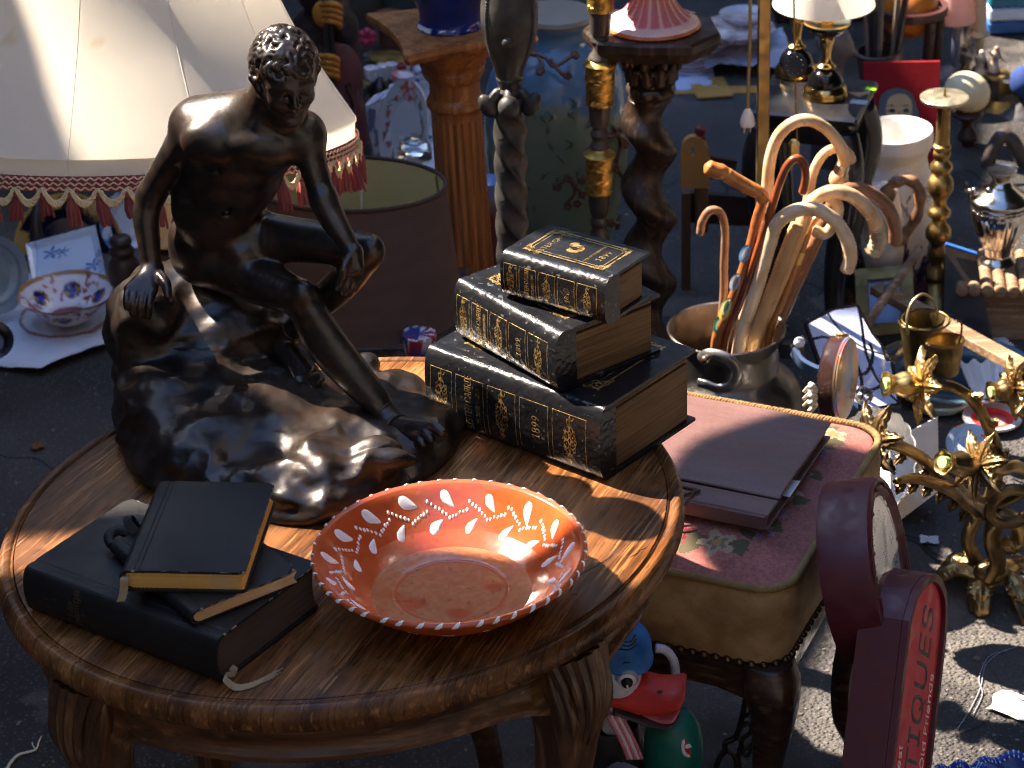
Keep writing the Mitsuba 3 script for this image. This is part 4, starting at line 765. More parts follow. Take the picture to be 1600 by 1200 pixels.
m = cbox((-0.004, 0.055, 0.009), (0.02, 0.088, 0.0093), 0.0001); v = np.asarray(m.vertices); part(album, 'loose_print', (AF(v[:, 0], v[:, 1], v[:, 2] + 0.12 * np.maximum(0, 0.004 - v[:, 0]) * np.sin(v[:, 1] * 160)), m.faces), 'matte', lin(205, 205, 205), smooth=False)
cordc = mottle(lin(86, 60, 44), 0.3, 200)
c0 = [AF(0.30, 0.018, AT - 0.0008), AF(0.16, 0.018, AT - 0.0005), AF(0.085, 0.018, AT), AF(0.082, 0.012, AT + 0.001), AF(0.105, -0.008, AT - 0.004), AF(0.12, -0.012, 0.004), AF(0.125, -0.02, -0.002), AF(0.13, -0.05, -0.0035), AF(0.132, -0.075, -0.0035)]
c1 = [AF(0.083, 0.018, AT + 0.001), AF(0.082, 0.004, AT - 0.001), AF(0.092, -0.016, 0.008), AF(0.112, -0.022, -0.001), AF(0.124, -0.03, -0.002), AF(0.138, -0.06, -0.0035), AF(0.14, -0.078, -0.0035)]
part(album, 'cord', [tube(spline(c0, 10), 0.0013, 8), tube(spline(c1, 10), 0.0013, 8)], 'matte', cordc, smooth=True)
fr = []
for cc in (c0, c1):
    for j in range(9): fr.append(tube(spline([cc[-1], cc[-1] + ax_ * 0.002 * (j - 4) / 2 - ay_ * 0.012, cc[-1] + ax_ * 0.0035 * (j - 4) / 2 - ay_ * (0.022 + 0.003 * (j % 3))], 4), 0.0006, 5))
part(album, 'tassel', fr, 'matte', lin(52, 38, 30), smooth=True)

# ------------------------------------------------------------------ red double-faced clock on its sign board
CF = at(1393, 886, 1.985); vd = (EYE - CF) / np.linalg.norm(EYE - CF)
cn = 0.335 * vd + 0.958 * (0.993 * RIGHT + 0.116 * UP); cn /= np.linalg.norm(cn); cv = UP * 0.993 - RIGHT * 0.116; cv = cv - cn * (cv @ cn); cv /= np.linalg.norm(cv); cu = np.cross(cv, cn)
CRM = np.stack([cu, cv, cn], 1); CM = lambda x, y, z: CF + np.multiply.outer(np.asarray(x, float), cu) + np.multiply.outer(np.asarray(y, float), cv) + np.multiply.outer(np.asarray(z, float), cn)
clock = thing('sign_clock', 'round maroon clock standing above a red lettered antiques sign, right of the stool', 'clock')
CR = 0.0895; MAR = mottle((0.075, 0.008, 0.012), 0.25, 40, 2)
case = [(CR * 0.96, -0.05), (CR, -0.047), (CR, -0.006), (CR * 0.985, -0.001), (CR * 0.955, 0.0012), (CR * 0.925, 0.0005), (CR * 0.91, -0.002), (CR * 0.89, 0.0), (CR * 0.86, 0.001), (CR * 0.82, -0.001), (CR * 0.78, -0.003), (CR * 0.765, -0.0055)]
part(clock, 'case', place(lathe(spline(case, 3), 96, cap=False), CF, CRM), 'satin', MAR, smooth=40)
part(clock, 'back_plate', place(lathe([(0.0002, -0.0495), (CR * 0.97, -0.0495)], 64, cap=False), CF, CRM), 'satin', MAR, smooth=False)
part(clock, 'dial', place(lathe([(CR * 0.80, -0.0056), (0.0002, -0.0056)], 64, cap=False), CF, CRM), 'satin', mottle(lin(228, 224, 214), 0.1, 40), smooth=False)
studs = [ellipsoid(CM(CR * 0.89 * math.cos(q), CR * 0.89 * math.sin(q), 0.001), 0.0022, None, 8) for q in np.arange(12) * math.pi / 6 + 0.26]
for q in studs: part(clock, 'rim_stud', q, 'satin', (0.14, 0.02, 0.02), smooth=True)
for i, tx_ in enumerate(('XII', 'I', 'II', 'III', 'IIII', 'V', 'VI', 'VII', 'VIII', 'IX', 'X', 'XI')):
    g, b = glyphs(tx_, 0.012); v = np.asarray(g.vertices) - [(b[0, 0] + b[1, 0]) / 2, 0.006, 0]; v[:, 0] *= min(1.0, 0.02 / (b[1, 0] - b[0, 0])); t = -i * math.pi / 6; c_, s_2 = math.cos(t), math.sin(t); x, y = v[:, 0] * c_ - (v[:, 1] + CR * 0.56) * s_2, v[:, 0] * s_2 + (v[:, 1] + CR * 0.56) * c_
    part(clock, 'numeral', (CM(x, y, -0.0055 + v[:, 2] * 0.5), g.faces), 'satin', (0.10, 0.02, 0.016), smooth=False)
for L_, t, w_ in ((0.040, 2.1, 0.005), (0.056, -0.35, 0.0035)):
    p = sg.Polygon([(-w_ * .3, -0.012), (-w_, L_ * .55), (0, L_), (w_, L_ * .55), (w_ * .3, -0.012)]); g = extr(p, 0.0006); v = np.asarray(g.vertices); c_, s_2 = math.cos(t), math.sin(t); part(clock, 'hand', (CM(v[:, 0] * c_ - v[:, 1] * s_2, v[:, 0] * s_2 + v[:, 1] * c_, -0.0045 + v[:, 2]), g.faces), 'satin', (0.02, 0.012, 0.012), smooth=False)
part(clock, 'hub', ellipsoid(CM(0, 0, -0.0045), 0.003, None, 12), 'metal', (0.5, 0.35, 0.12), smooth=True)
part(clock, 'glass', place(lathe([(CR * 0.78, -0.0022), (CR * 0.5, -0.0008), (0.0002, 0.0004)], 64, cap=False), CF, CRM), 'pane_glass', smooth=True)
def cmbox(lo, hi, b, nm, mat='satin', col=MAR, lab=None):
    m = cbox(lo, hi, b); v = np.asarray(m.vertices); return part(clock, nm, (CM(v[:, 0], v[:, 1], v[:, 2]), m.faces), mat, col, smooth=30, label=lab)
m = extr(sg.Polygon([(-0.04, -0.07), (0.02, -0.07), (0.0, -0.16), (-0.04, -0.16)]), 0.010); v = np.asarray(m.vertices); part(clock, 'bracket', (CM(v[:, 0], v[:, 1], v[:, 2] - 0.018), m.faces), 'satin', MAR, smooth=30)
SC = at(1441, 1040, 1.945); sv_ = UP * 0.985 + RIGHT * 0.15; vd2 = (EYE - SC) / np.linalg.norm(EYE - SC); sn_ = 0.36 * vd2 + 0.93 * (0.985 * RIGHT - 0.15 * UP); sn_ /= np.linalg.norm(sn_); sv_ = sv_ - sn_ * (sv_ @ sn_); sv_ /= np.linalg.norm(sv_); su_ = np.cross(sv_, sn_)
SB = lambda x, y, z: SC + np.multiply.outer(np.asarray(x, float) * 1.30, su_) + np.multiply.outer(np.asarray(y, float) - 0.058, sv_) + np.multiply.outer(np.asarray(z, float), sn_)
top_ = [(-0.072, -0.16), (-0.072, 0.105), (-0.05, 0.135), (0.0, 0.148), (0.045, 0.130), (0.062, 0.10), (0.066, 0.06), (0.066, -0.16)]
outl = sg.Polygon(spline(top_[1:7], 6).tolist() + [top_[7], top_[0]]); innr = outl.buffer(-0.008)
def sbm(poly, z0, z1, nm, mat, col, lab=None):
    g = extr(poly, z1 - z0); v = np.asarray(g.vertices); return part(clock, nm, (SB(v[:, 0], v[:, 1], z0 + v[:, 2]), g.faces), mat, col, smooth=30, label=lab)
sbm(outl, -0.045, -0.004, 'sign_box', 'satin', MAR); sbm(outl.difference(innr), -0.0035, 0.003, 'sign_frame', 'satin', MAR)
sbm(innr.buffer(-0.0004), -0.0035, -0.0015, 'sign_panel', 'satin', mottle((0.60, 0.012, 0.032), 0.15, 50), 'red sign panel')
for text, u0, hh, squash, y0, col in (('The Best', -0.030, 0.0125, 0.95, -0.085, lin(240, 215, 205)), ('ANTIQUES', 0.026, 0.040, 0.80, -0.118, (0.012, 0.008, 0.01)), ('Are Old Friends', 0.050, 0.013, 1.0, -0.085, lin(240, 215, 205))):
    g, b = glyphs(text, hh); v = np.asarray(g.vertices) * [squash, 1, 1]; v[:, 0] += v[:, 1] * 0.22                      # italic, reading up the board
    part(clock, 'sign_lettering', (SB(u0 - v[:, 1], y0 + v[:, 0], -0.0014 + v[:, 2]), g.faces), 'satin', col, smooth=False)
cmbox((-0.005, -0.075, -0.046), (0.055, -0.045, 0.004), 0.002, 'top_block'); m = cbox((-0.05, -0.45, -0.04), (0.05, -0.15, -0.006), 0.002); v = np.asarray(m.vertices); part(clock, 'stand', (SB(v[:, 0], v[:, 1], v[:, 2]), m.faces), 'satin', MAR, smooth=30)

# ------------------------------------------------------------------ painted wooden duck under the table edge
DY = 1.93; D = lambda px, py, dy=0.0: at(px, py, DY + dy); ds = scale(990, 1060, DY)
duck = thing('duck_figure', 'painted wooden duck figure in a blue cap with a red bill, under the table edge', 'figurine')
f = Field(D(930, 1000, 0)[[0]].tolist() + [1.85, 0.22], [D(1010, 1000)[0], 2.03, 0.40], 0.003)
f.ball(D(968, 1056), (0.021, 0.024, 0.026), None, 0.01); f.cone(D(966, 1070), D(958, 1130, 0.02), 0.017, 0.013, 0.01)
part(duck, 'head', relax(f.mesh(), 2), 'satin', mottle(lin(205, 205, 212), 0.1, 60), smooth=True)
cap = [(0.0002, 0.030), (0.010, 0.0275), (0.018, 0.023), (0.025, 0.012), (0.028, 0.0), (0.031, -0.005), (0.028, -0.007), (0.0002, -0.006)]
BLU = mottle(lin(38, 88, 160), 0.35, 70, 4, lin(70, 125, 190)); capR = frame_to((0.25, -0.25, 1.0)); capc = D(974, 1012, 0.004)
part(duck, 'cap', place(lathe(spline(cap[::-1], 3), 40), capc, capR), 'matte', BLU, smooth=True)
for k in range(3): part(duck, 'cap_line', tube(spline([D(966 + k, 1000 + k * 7, -0.037 + 0.002 * k), D(984, 1003 + k * 6, -0.036), D(993 + k, 992 + k * 7, -0.030)], 6), 0.0008, 6), 'black_plain')
ey_c = D(979, 1060, -0.019)
for r_, o, c_ in ((0.0122, 0.0, lin(150, 150, 165)), (0.0105, -0.0012, lin(228, 228, 235)), (0.0060, -0.0062, lin(8, 8, 10)), (0.0012, -0.0110, lin(245, 245, 245))):
    part(duck, 'eye', ellipsoid(ey_c + np.array([0.0, o, 0]), (r_ * 0.95, 0.006, r_ * 1.05), rx(0.3), 20), 'satin', c_, smooth=True)
part(duck, 'brow', tube(spline([D(967, 1041, -0.021), D(978, 1035, -0.0235), D(988, 1036, -0.020), D(994, 1043, -0.016)], 6), [0.0006] * 6 + [0.0011] * 6 + [0.0014] * 6 + [0.0006], 6), 'black_plain')
def bill(stations, key, col):
    a = np.linspace(0, 2 * np.pi, 25)[:-1]; rings = []
    for px, py, dy, hw, hh in spline(stations, 5): c = D(px, py, dy); rings.append(c + np.outer(np.sign(np.cos(a)) * np.abs(np.cos(a)) ** 0.8 * hw, [0.15, 1, 0]) + np.outer(np.sin(a) * hh, UP))
    part(duck, key, skin(rings), 'satin', col, smooth=True)
bill([(952, 1076, 0.0, 0.023, 0.009), (975, 1078, -0.004, 0.022, 0.013), (1000, 1082, -0.008, 0.021, 0.0165), (1025, 1085, -0.012, 0.023, 0.014), (1050, 1084, -0.016, 0.026, 0.010), (1064, 1080, -0.018, 0.027, 0.0075), (1071, 1074, -0.019, 0.020, 0.004)], 'bill', lambda v: np.clip(np.array(lin(205, 52, 38)) * (0.85 + 0.3 * meshkit.fbm(v * 60, 3))[:, None], 0, 1))
bill([(1005, 1104, -0.008, 0.013, 0.004), (1030, 1110, -0.012, 0.018, 0.0045), (1052, 1108, -0.015, 0.021, 0.005), (1063, 1100, -0.016, 0.012, 0.003)], 'tongue', lin(205, 110, 125))
bill([(960, 1098, -0.002, 0.018, 0.004), (990, 1108, -0.006, 0.018, 0.005), (1022, 1116, -0.010, 0.021, 0.005), (1050, 1115, -0.014, 0.023, 0.004), (1062, 1110, -0.015, 0.014, 0.002)], 'lower_bill', lin(74, 58, 62))
part(duck, 'nostril', ellipsoid(D(1031, 1081, -0.033), (0.0026, 0.002, 0.0014), None, 10), 'black_plain', smooth=True)
f = Field([D(910, 1150)[0], 1.87, 0.0], [D(1010, 1150)[0], 2.06, 0.28], 0.004); f.cone(D(958, 1140, 0.03), D(962, 1230, 0.035), 0.028, 0.040, 0.01); f.cone(D(962, 1230, 0.035), D(962, 1330, 0.04), 0.040, 0.030, 0.01)
part(duck, 'jacket', relax(f.mesh(), 2), 'satin', mottle((0.02, 0.018, 0.022), 0.3, 50), smooth=True)
st_ = spline([D(960, 1118, -0.012), D(972, 1140, -0.016), D(984, 1165, -0.018), D(992, 1185, -0.016)], 6)
for j in range(5): part(duck, 'scarf_stripe', tube(st_ + np.outer(np.ones(len(st_)), RIGHT * 0.0032 * (j - 2)), 0.0021, 8), 'satin', lin(*((226, 205, 208) if j % 2 else (205, 118, 132))), smooth=True)
part(duck, 'walking_stick', tube(spline([D(1024, 1013, 0.03), D(1038, 1015, 0.03), D(1050, 1027, 0.03), D(1055, 1045, 0.03), D(1056, 1075, 0.03), D(1056, 1180, 0.02), D(1054, 1320, 0.0)], 6), 0.0045, 10), 'satin', lin(190, 186, 196), smooth=True)
part(duck, 'green_bag', place(lathe(spline([(0.0002, 0.0), (0.018, 0.002), (0.026, 0.02), (0.029, 0.05), (0.027, 0.08), (0.018, 0.098), (0.0002, 0.103)], 5), 36), D(1052, 1245, 0.0)), 'satin', mottle(lin(18, 92, 78), 0.2, 40), smooth=True)
bagc = D(1077, 1164, -0.02); bn = np.array([0.75, -0.6, 0.25]); BRm = frame_to(bn, (0.3, 0.2, 1))
part(duck, 'badge', place(lathe([(0.0118, -0.001), (0.0118, 0.0006), (0.0002, 0.0014)], 32), bagc, BRm), 'satin', lin(222, 214, 214), smooth=False); part(duck, 'badge', place(lathe([(0.0092, 0.0004), (0.0088, 0.0016), (0.0002, 0.002)], 32), bagc, BRm), 'satin', lin(190, 40, 45), smooth=False); part(duck, 'badge', place(cbox((-0.002, -0.009, 0.0018), (0.002, 0.009, 0.0028), 0.0002), bagc, BRm), 'satin', lin(225, 220, 220), smooth=False)
GL = mottle(lin(150, 156, 178), 0.12, 60)
f = Field(D(940, 1260, -0.06).tolist(), [D(1090, 1150)[0], 1.99, 0.26], 0.0022)
f.chain([D(960, 1215, -0.02), D(985, 1195, -0.03), D(1012, 1186, -0.034), D(1046, 1172, -0.032)], [0.012, 0.011, 0.0075, 0.0052], 0.004); f.chain([D(985, 1200, -0.03), D(1010, 1198, -0.036), D(1036, 1189, -0.036)], [0.010, 0.0068, 0.005], 0.003); f.chain([D(1024, 1140, -0.01), D(1032, 1158, -0.02), D(1046, 1166, -0.024), D(1066, 1170, -0.028)], [0.006, 0.011, 0.010, 0.0075], 0.004); f.chain([D(985, 1206, -0.03), D(1008, 1210, -0.037), D(1030, 1206, -0.038)], [0.010, 0.0066, 0.005], 0.003)
part(duck, 'hand', relax(f.mesh(), 1), 'satin', GL, smooth=True)

# ------------------------------------------------------------------ small things by the stool's foot
iron = thing('iron_openwork', 'dark cast iron openwork frame leaning near the foot of the stool', 'ironwork'); IY = 2.13; I_ = lambda px, py, dy=0: at(px, py, IY + dy); IC = mottle((0.10, 0.095, 0.09), 0.4, 120)
for pts, r_ in (([(1114, 1215), (1124, 1185), (1133, 1172), (1134, 1160), (1150, 1150), (1160, 1120), (1166, 1092), (1176, 1084), (1181, 1078)], 0.0034), ([(1181, 1078), (1180, 1096), (1188, 1128), (1190, 1160), (1192, 1220)], 0.003), ([(1160, 1135), (1168, 1130), (1175, 1136), (1171, 1146), (1160, 1155), (1162, 1166), (1172, 1168), (1176, 1160)], 0.0026), ([(1188, 1128), (1180, 1140), (1176, 1165), (1168, 1180), (1160, 1176), (1166, 1168)], 0.0024), ([(1134, 1172), (1146, 1180), (1150, 1195), (1146, 1215)], 0.0026), ([(1150, 1150), (1158, 1160), (1154, 1180), (1160, 1215)], 0.0024), ([(1168, 1096), (1176, 1102), (1172, 1112), (1166, 1120)], 0.0022)):
    part(iron, 'scroll', tube(spline([I_(*q) for q in pts], 6), r_, 8), 'metal', IC, smooth=True)
thread = thing('loose_thread', 'thin pale thread lying on the asphalt at the lower right', 'thread')
part(thread, 'strand', [tube(spline([on(*q, 0.002) for q in pts], 6), 0.0007, 5) for pts in ([(1590, 1010), (1562, 1020), (1540, 1040), (1532, 1075), (1515, 1110), (1497, 1138)], [(1575, 1016), (1545, 1026), (1530, 1060), (1535, 1085), (1520, 1118)])], 'matte', lin(135, 140, 150), smooth=True)
twig = thing('white_twig', 'curled white twig lying on the dark ground at the lower left corner', 'twig')
part(twig, 'stem', [tube(spline([on(*q, 0.004) for q in pts], 6), r_, 6) for pts, r_ in (([(8, 1215), (14, 1196), (28, 1180), (48, 1174), (57, 1170), (61, 1158), (65, 1150)], np.linspace(0.0022, 0.0006, 37)), ([(56, 1171), (52, 1166), (50, 1160)], 0.0008))], 'matte', lin(222, 214, 190), smooth=True)
bask = thing('blue_basket', 'blue basket with white stitched scalloped edges in the lower right corner', 'basket'); bq = on(1590, 1205, 0.05)
for cx, r0 in ((0.0, 0.055), (-0.062, 0.035)):
    a = np.linspace(0, 2 * np.pi, 61); ring_ = np.c_[bq[0] + cx + r0 * np.cos(a), bq[1] - 0.012 + r0 * 0.7 * np.sin(a), 0.05 + 0.004 * np.sin(a * 9)]
    part(bask, 'rim', tube(ring_, 0.0045, 8), 'satin', mottle(lin(28, 62, 150), 0.3, 90), smooth=True); st2 = [tube([p + [0, 0, -0.001] + (p - ring_.mean(0)) / np.linalg.norm(p - ring_.mean(0)) * 0.0055, p + [0, 0, 0.0052], p - (p - ring_.mean(0)) / np.linalg.norm(p - ring_.mean(0)) * 0.0055], 0.0009, 5) for p in ring_[:-1]]
    part(bask, 'stitching', st2, 'satin', lin(200, 214, 235), smooth=True); part(bask, 'wall', skin([ring_[:-1] * [1, 1, 0] + [0, 0, 0.002], ring_[:-1]], True, True), 'satin', lin(20, 40, 95), smooth=40)

# ------------------------------------------------------------------ milk can with walking sticks
CY = 2.72
def zc(X, Y_): return 1040 + X / 2.6075, 180 + Y_ / 2.6075
can = thing('milk_can', 'dull grey metal milk can holding the walking sticks', 'milk can')
cb = at(1135, 515, CY); cs = scale(1135, 515, CY); RZ = cb[2]
cprof = [(0.0002, 0.02), (0.075, 0.02), (0.082, 0.004), (0.084, 0.0), (0.102, 0.0), (0.104, 0.006), (0.104, RZ - 0.13), (0.101, RZ - 0.095), (0.088, RZ - 0.072), (0.070, RZ - 0.056), (0.066, RZ - 0.046), (0.0665, RZ - 0.02), (0.068, RZ - 0.014), (0.0715, RZ - 0.006), (0.0735, RZ - 0.001), (0.0745, RZ + 0.002), (0.073, RZ + 0.0035), (0.0705, RZ + 0.002), (0.067, RZ - 0.006), (0.0635, RZ - 0.016), (0.062, RZ - 0.05), (0.080, RZ - 0.085), (0.098, RZ - 0.11), (0.098, 0.03), (0.0002, 0.026)]
TIN = mottle((0.085, 0.08, 0.076), 0.45, 28, 3, (0.19, 0.175, 0.165))
part(can, 'body', place(lathe(cprof, 80, cap=False), cb * [1, 1, 0]), 'metal', TIN, smooth=35)
def canpt(px, py, dy): return at(px, py, CY + dy)
hp_ = [canpt(1094, 560, -0.085), canpt(1108, 553, -0.098), canpt(1130, 557, -0.105), canpt(1147, 570, -0.108), canpt(1151, 586, -0.110), canpt(1143, 602, -0.108), canpt(1122, 607, -0.104), canpt(1104, 601, -0.098), canpt(1092, 598, -0.09)]
part(can, 'handle', tube(spline(hp_, 6), 0.0068, 12, section=np.array([[math.cos(q) * 1.0, math.sin(q) * 0.55] for q in np.arange(12) * math.pi / 6])), 'metal', mottle((0.30, 0.29, 0.28), 0.3, 60), smooth=True)
part(can, 'rivet', ellipsoid(canpt(1102, 562, -0.102), 0.0055, None, 12), 'metal', (0.25, 0.17, 0.11), smooth=True)
part(can, 'clamp', [beam(canpt(1222, 545, -0.03), canpt(1252, 548, -0.05), 0.016, 0.020), beam(canpt(1240, 545, -0.05), canpt(1255, 530, -0.06), 0.010, 0.010)], 'satin', (0.02, 0.02, 0.022))
part(can, 'lever', tube(spline([canpt(1240, 548, -0.055), canpt(1252, 566, -0.07), canpt(1270, 577, -0.08), canpt(1290, 583, -0.085)], 5), 0.0062, 8, section=np.array([[1.1, .5], [-1.1, .5], [-1.1, -.5], [1.1, -.5]])), 'metal', lin(120, 150, 195), smooth=30)
part(can, 'lever_tip', ellipsoid(canpt(1249, 535, -0.062), (0.007, 0.006, 0.007), None, 12), 'satin', lin(215, 215, 220), smooth=True)
scene['cane_wood'] = two(bump(principled({'type': 'mesh_attribute', 'name': 'vertex_color'}, smudge(0.16, 0.32, 50), specular=0.55), lambda p, n, uv: 0.0006 * fbm(p.x * 55, p.y * 55, p.z * 55, 3) + 0.00015 * noise(p.x * 400, p.y * 400, p.z * 150)))
VC.add('cane_wood')
def cane_col(c1, c2, seed, ringed=False):
    def fn(v):
        n = meshkit.fbm(v * [70, 70, 30] + seed, 4, seed); t = np.clip((n - 0.35) * 2.6, 0, 1)[:, None]; sp = (meshkit.noise(v * 240 + seed) > 0.86)[:, None] * 0.35
        return (np.array(c1) * (1 - t) + np.array(c2) * t) * (1 - sp)
    return fn
def cane(label, pts, Y0, Y1, rad, c1, c2, foot=(1135, 0.0), n=9, seed=0, hang=True):
    """pts: picture positions from the grip end down the shaft; the shaft then goes on to the bottom of the can."""
    key = thing('walking_stick', label, 'walking stick', 'walking sticks in the milk can'); pts = [zc(*q) for q in pts]; k = len(pts)
    P3 = [at(x, y, Y0 + (Y1 - Y0) * i / (k - 1)) for i, (x, y) in enumerate(pts)]
    d = P3[-1] - P3[-2]; d = d / np.linalg.norm(d)
    if hang:
        tgt = np.array([cb[0] + foot[1], CY + 0.02, 0.04]); last = P3[-1]; P3 += [last * (1 - u) + tgt * u for u in (0.4, 1.0)]
    C = spline(P3, n); r_ = rad * scale(*pts[0], Y0) / 2.6075; L = np.arange(len(C)) / len(C); rr = r_ * (1.0 + 0.06 * (meshkit.fbm(np.c_[L * 40, L * 0 + seed, L * 0], 3) - 0.5) * 2); rr[0] *= 0.75
    part(key, 'shaft', tube(np.vstack([C[:1] + (C[0] - C[1]) * 0.25, C]), np.r_[rr[0] * 0.25, rr], 14), 'cane_wood', cane_col(c1, c2, seed), smooth=True); return key, C, r_
PALE, PALE2, TAN, RED, BRN = (0.70, 0.48, 0.28), (0.44, 0.24, 0.10), (0.54, 0.31, 0.13), (0.30, 0.075, 0.02), (0.24, 0.12, 0.06)
k, C, r_ = cane('tallest pale walking stick, its big hook ending in a knob with a silver band', [(704, 258), (716, 222), (728, 182), (708, 122), (662, 62), (592, 22), (522, 30), (458, 88), (424, 190), (412, 330), (392, 480), (360, 640), (330, 780), (310, 900)], 2.80, 2.78, 25, PALE, TAN, seed=1)
part(k, 'knob', ellipsoid(C[1] + [0, 0, -0.002], (r_ * 1.62, r_ * 1.62, r_ * 1.75), None, 20), 'cane_wood', cane_col(PALE, PALE2, 9), smooth=True)
bd = C[9] - C[5]; part(k, 'silver_band', place(lathe([(r_ * 1.16, -0.010), (r_ * 1.2, -0.009), (r_ * 1.2, 0.008), (r_ * 1.16, 0.009)], 24), C[8], frame_to(bd)), 'polished', mottle((0.62, 0.60, 0.56), 0.5, 300), smooth=35)
cane('pale hooked walking stick behind the tallest one', [(760, 190), (740, 152), (700, 135), (645, 158), (605, 225), (585, 310), (560, 460), (500, 640), (440, 800), (410, 900)], 2.83, 2.79, 21, PALE, PALE2, seed=2)
k, C, r_ = cane('thin reddish brown walking stick with a narrow dark hook', [(556, 322), (570, 262), (566, 205), (535, 176), (500, 200), (470, 262), (430, 385), (372, 560), (300, 770), (240, 925)], 2.71, 2.705, 17, RED, (0.10, 0.028, 0.02), foot=(0, -0.01), seed=3)
k, C, r_ = cane('walking stick with an orange straight handle and colourful souvenir badges', [(395, 350), (370, 430), (352, 510), (312, 640), (252, 800), (205, 925)], 2.725, 2.70, 21, (0.30, 0.10, 0.03), (0.22, 0.07, 0.025), foot=(0, -0.02), seed=4)
hd = spline([at(*zc(*q), 2.715 + 0.0 * i) for i, q in enumerate(((158, 205), (195, 222), (240, 235), (262, 250), (330, 290), (385, 320), (402, 352)))], 6)
part(k, 'handle', tube(hd, np.interp(np.linspace(0, 1, len(hd)), [0, 0.06, 0.28, 0.36, 0.42, 0.8, 1], np.array([0.25, 1.1, 1.15, 0.92, 1.05, 1.0, 0.9]) * 28 * cs / 2.6075), 16), 'cane_wood', cane_col((0.52, 0.20, 0.055), (0.36, 0.12, 0.035), 5), smooth=True)
for (x, y), c1, c2 in (((322, 565), lin(84, 118, 150), lin(170, 170, 165)), ((283, 680), lin(140, 142, 146), lin(80, 88, 98)), ((247, 780), lin(176, 166, 116), lin(50, 100, 76)), ((240, 800), lin(205, 165, 50), lin(90, 70, 30)), ((216, 852), lin(40, 90, 50), lin(150, 156, 142))):
    t = k; p = at(*zc(x, y), 2.70); R_ = frame_to(EYE - p, (0.33, 0, 1)); a = np.linspace(0, 2 * np.pi, 21)[:-1]; pl = sg.Polygon(np.c_[np.cos(a) * 0.0115, np.sin(a) * 0.0062]); g = extr(pl, 0.001); v = np.asarray(g.vertices); v = np.c_[v[:, 0], v[:, 1], v[:, 2] - 40 * v[:, 1] ** 2 + 0.0015]
    part(t, 'badge', place((v, g.faces), p, R_), 'gloss', c1, smooth=False); g2 = subdivided(extr(pl.buffer(-0.0035), 0.001), 0.006); v = np.asarray(g2.vertices); part(t, 'badge', place((np.c_[v[:, 0], v[:, 1], v[:, 2] - 40 * v[:, 1] ** 2 + 0.0020], g2.faces), p, R_), 'gloss', c2, smooth=False)
cane('dark brown hooked walking stick at the far right of the bunch', [(935, 525), (934, 450), (902, 372), (835, 318), (760, 300), (700, 330), (650, 430), (560, 620), (480, 800), (440, 890)], 2.80, 2.76, 28, (0.24, 0.115, 0.06), (0.16, 0.075, 0.045), foot=(0, 0.02), seed=6)
k, C, r_ = cane('thick pale walking stick whose hook ends in a ribbed horn tip', [(842, 562), (866, 515), (858, 455), (826, 388), (762, 330), (685, 312), (620, 335), (575, 400), (535, 500), (480, 640), (420, 780), (370, 915)], 2.745, 2.72, 30, PALE, PALE2, foot=(0, 0.01), seed=7)
part(k, 'horn_tip', tube(C[0:19:1], r_ * np.linspace(1.18, 1.06, 19) * (1 + 0.07 * np.sin(np.arange(19) * 2.1)), 16), 'cane_wood', cane_col((0.50, 0.42, 0.27), (0.10, 0.07, 0.045), 21), smooth=True)
cane('pale walking stick with a small tight hook in the middle of the bunch', [(600, 470), (655, 480), (695, 420), (700, 365), (660, 330), (610, 335), (570, 375), (552, 440), (530, 520), (470, 700), (420, 830), (395, 910)], 2.735, 2.735, 24, (0.60, 0.45, 0.28), TAN, foot=(0, 0.005), seed=8)
cane('pale ivory walking stick with the lowest, widest hook at the front', [(735, 640), (752, 580), (738, 502), (685, 425), (605, 382), (522, 392), (455, 440), (425, 520), (385, 660), (340, 800), (305, 915)], 2.70, 2.705, 29, (0.66, 0.52, 0.35), (0.50, 0.32, 0.17), foot=(0, -0.005), seed=10)
cane('stout plain tan walking stick shaft leaning at the front right', [(540, 440), (515, 500), (470, 620), (415, 770), (365, 915)], 2.712, 2.70, 30, (0.50, 0.30, 0.13), (0.40, 0.21, 0.085), foot=(0, 0.0), seed=11)
k, C, r_ = cane('thin orange brown walking stick shaft with a brass collar', [(640, 400), (598, 440), (560, 540), (520, 640), (470, 770), (425, 890)], 2.75, 2.72, 14, (0.45, 0.20, 0.06), (0.32, 0.13, 0.04), foot=(0, 0.02), seed=12)
part(k, 'collar', place(lathe([(r_ * 1.25, -0.008), (r_ * 1.3, 0), (r_ * 1.25, 0.008)], 18), C[22], frame_to(C[24] - C[20])), 'metal', (0.6, 0.42, 0.15), smooth=35)
k, C, r_ = cane('slender dark walking stick with a row of silver collars', [(412, 520), (398, 570), (370, 660), (340, 770), (310, 900)], 2.715, 2.71, 11, (0.26, 0.12, 0.05), (0.12, 0.06, 0.03), foot=(0, -0.015), seed=13)
for i in (8, 11, 14, 17): part(k, 'silver_collar', place(lathe([(r_ * 1.3, -0.006), (r_ * 1.55, -0.002), (r_ * 1.3, 0.002), (r_ * 1.5, 0.005)], 16), C[i], frame_to(C[i + 1] - C[i])), 'polished', mottle((0.6, 0.56, 0.48), 0.5, 300), smooth=35)
cane('small greyish brown hooked walking stick alone at the left side of the can', [(140, 488), (150, 430), (182, 388), (224, 400), (242, 470), (238, 600), (232, 780)], 2.755, 2.76, 17, (0.30, 0.17, 0.09), (0.20, 0.11, 0.065), foot=(0, -0.04), seed=14)

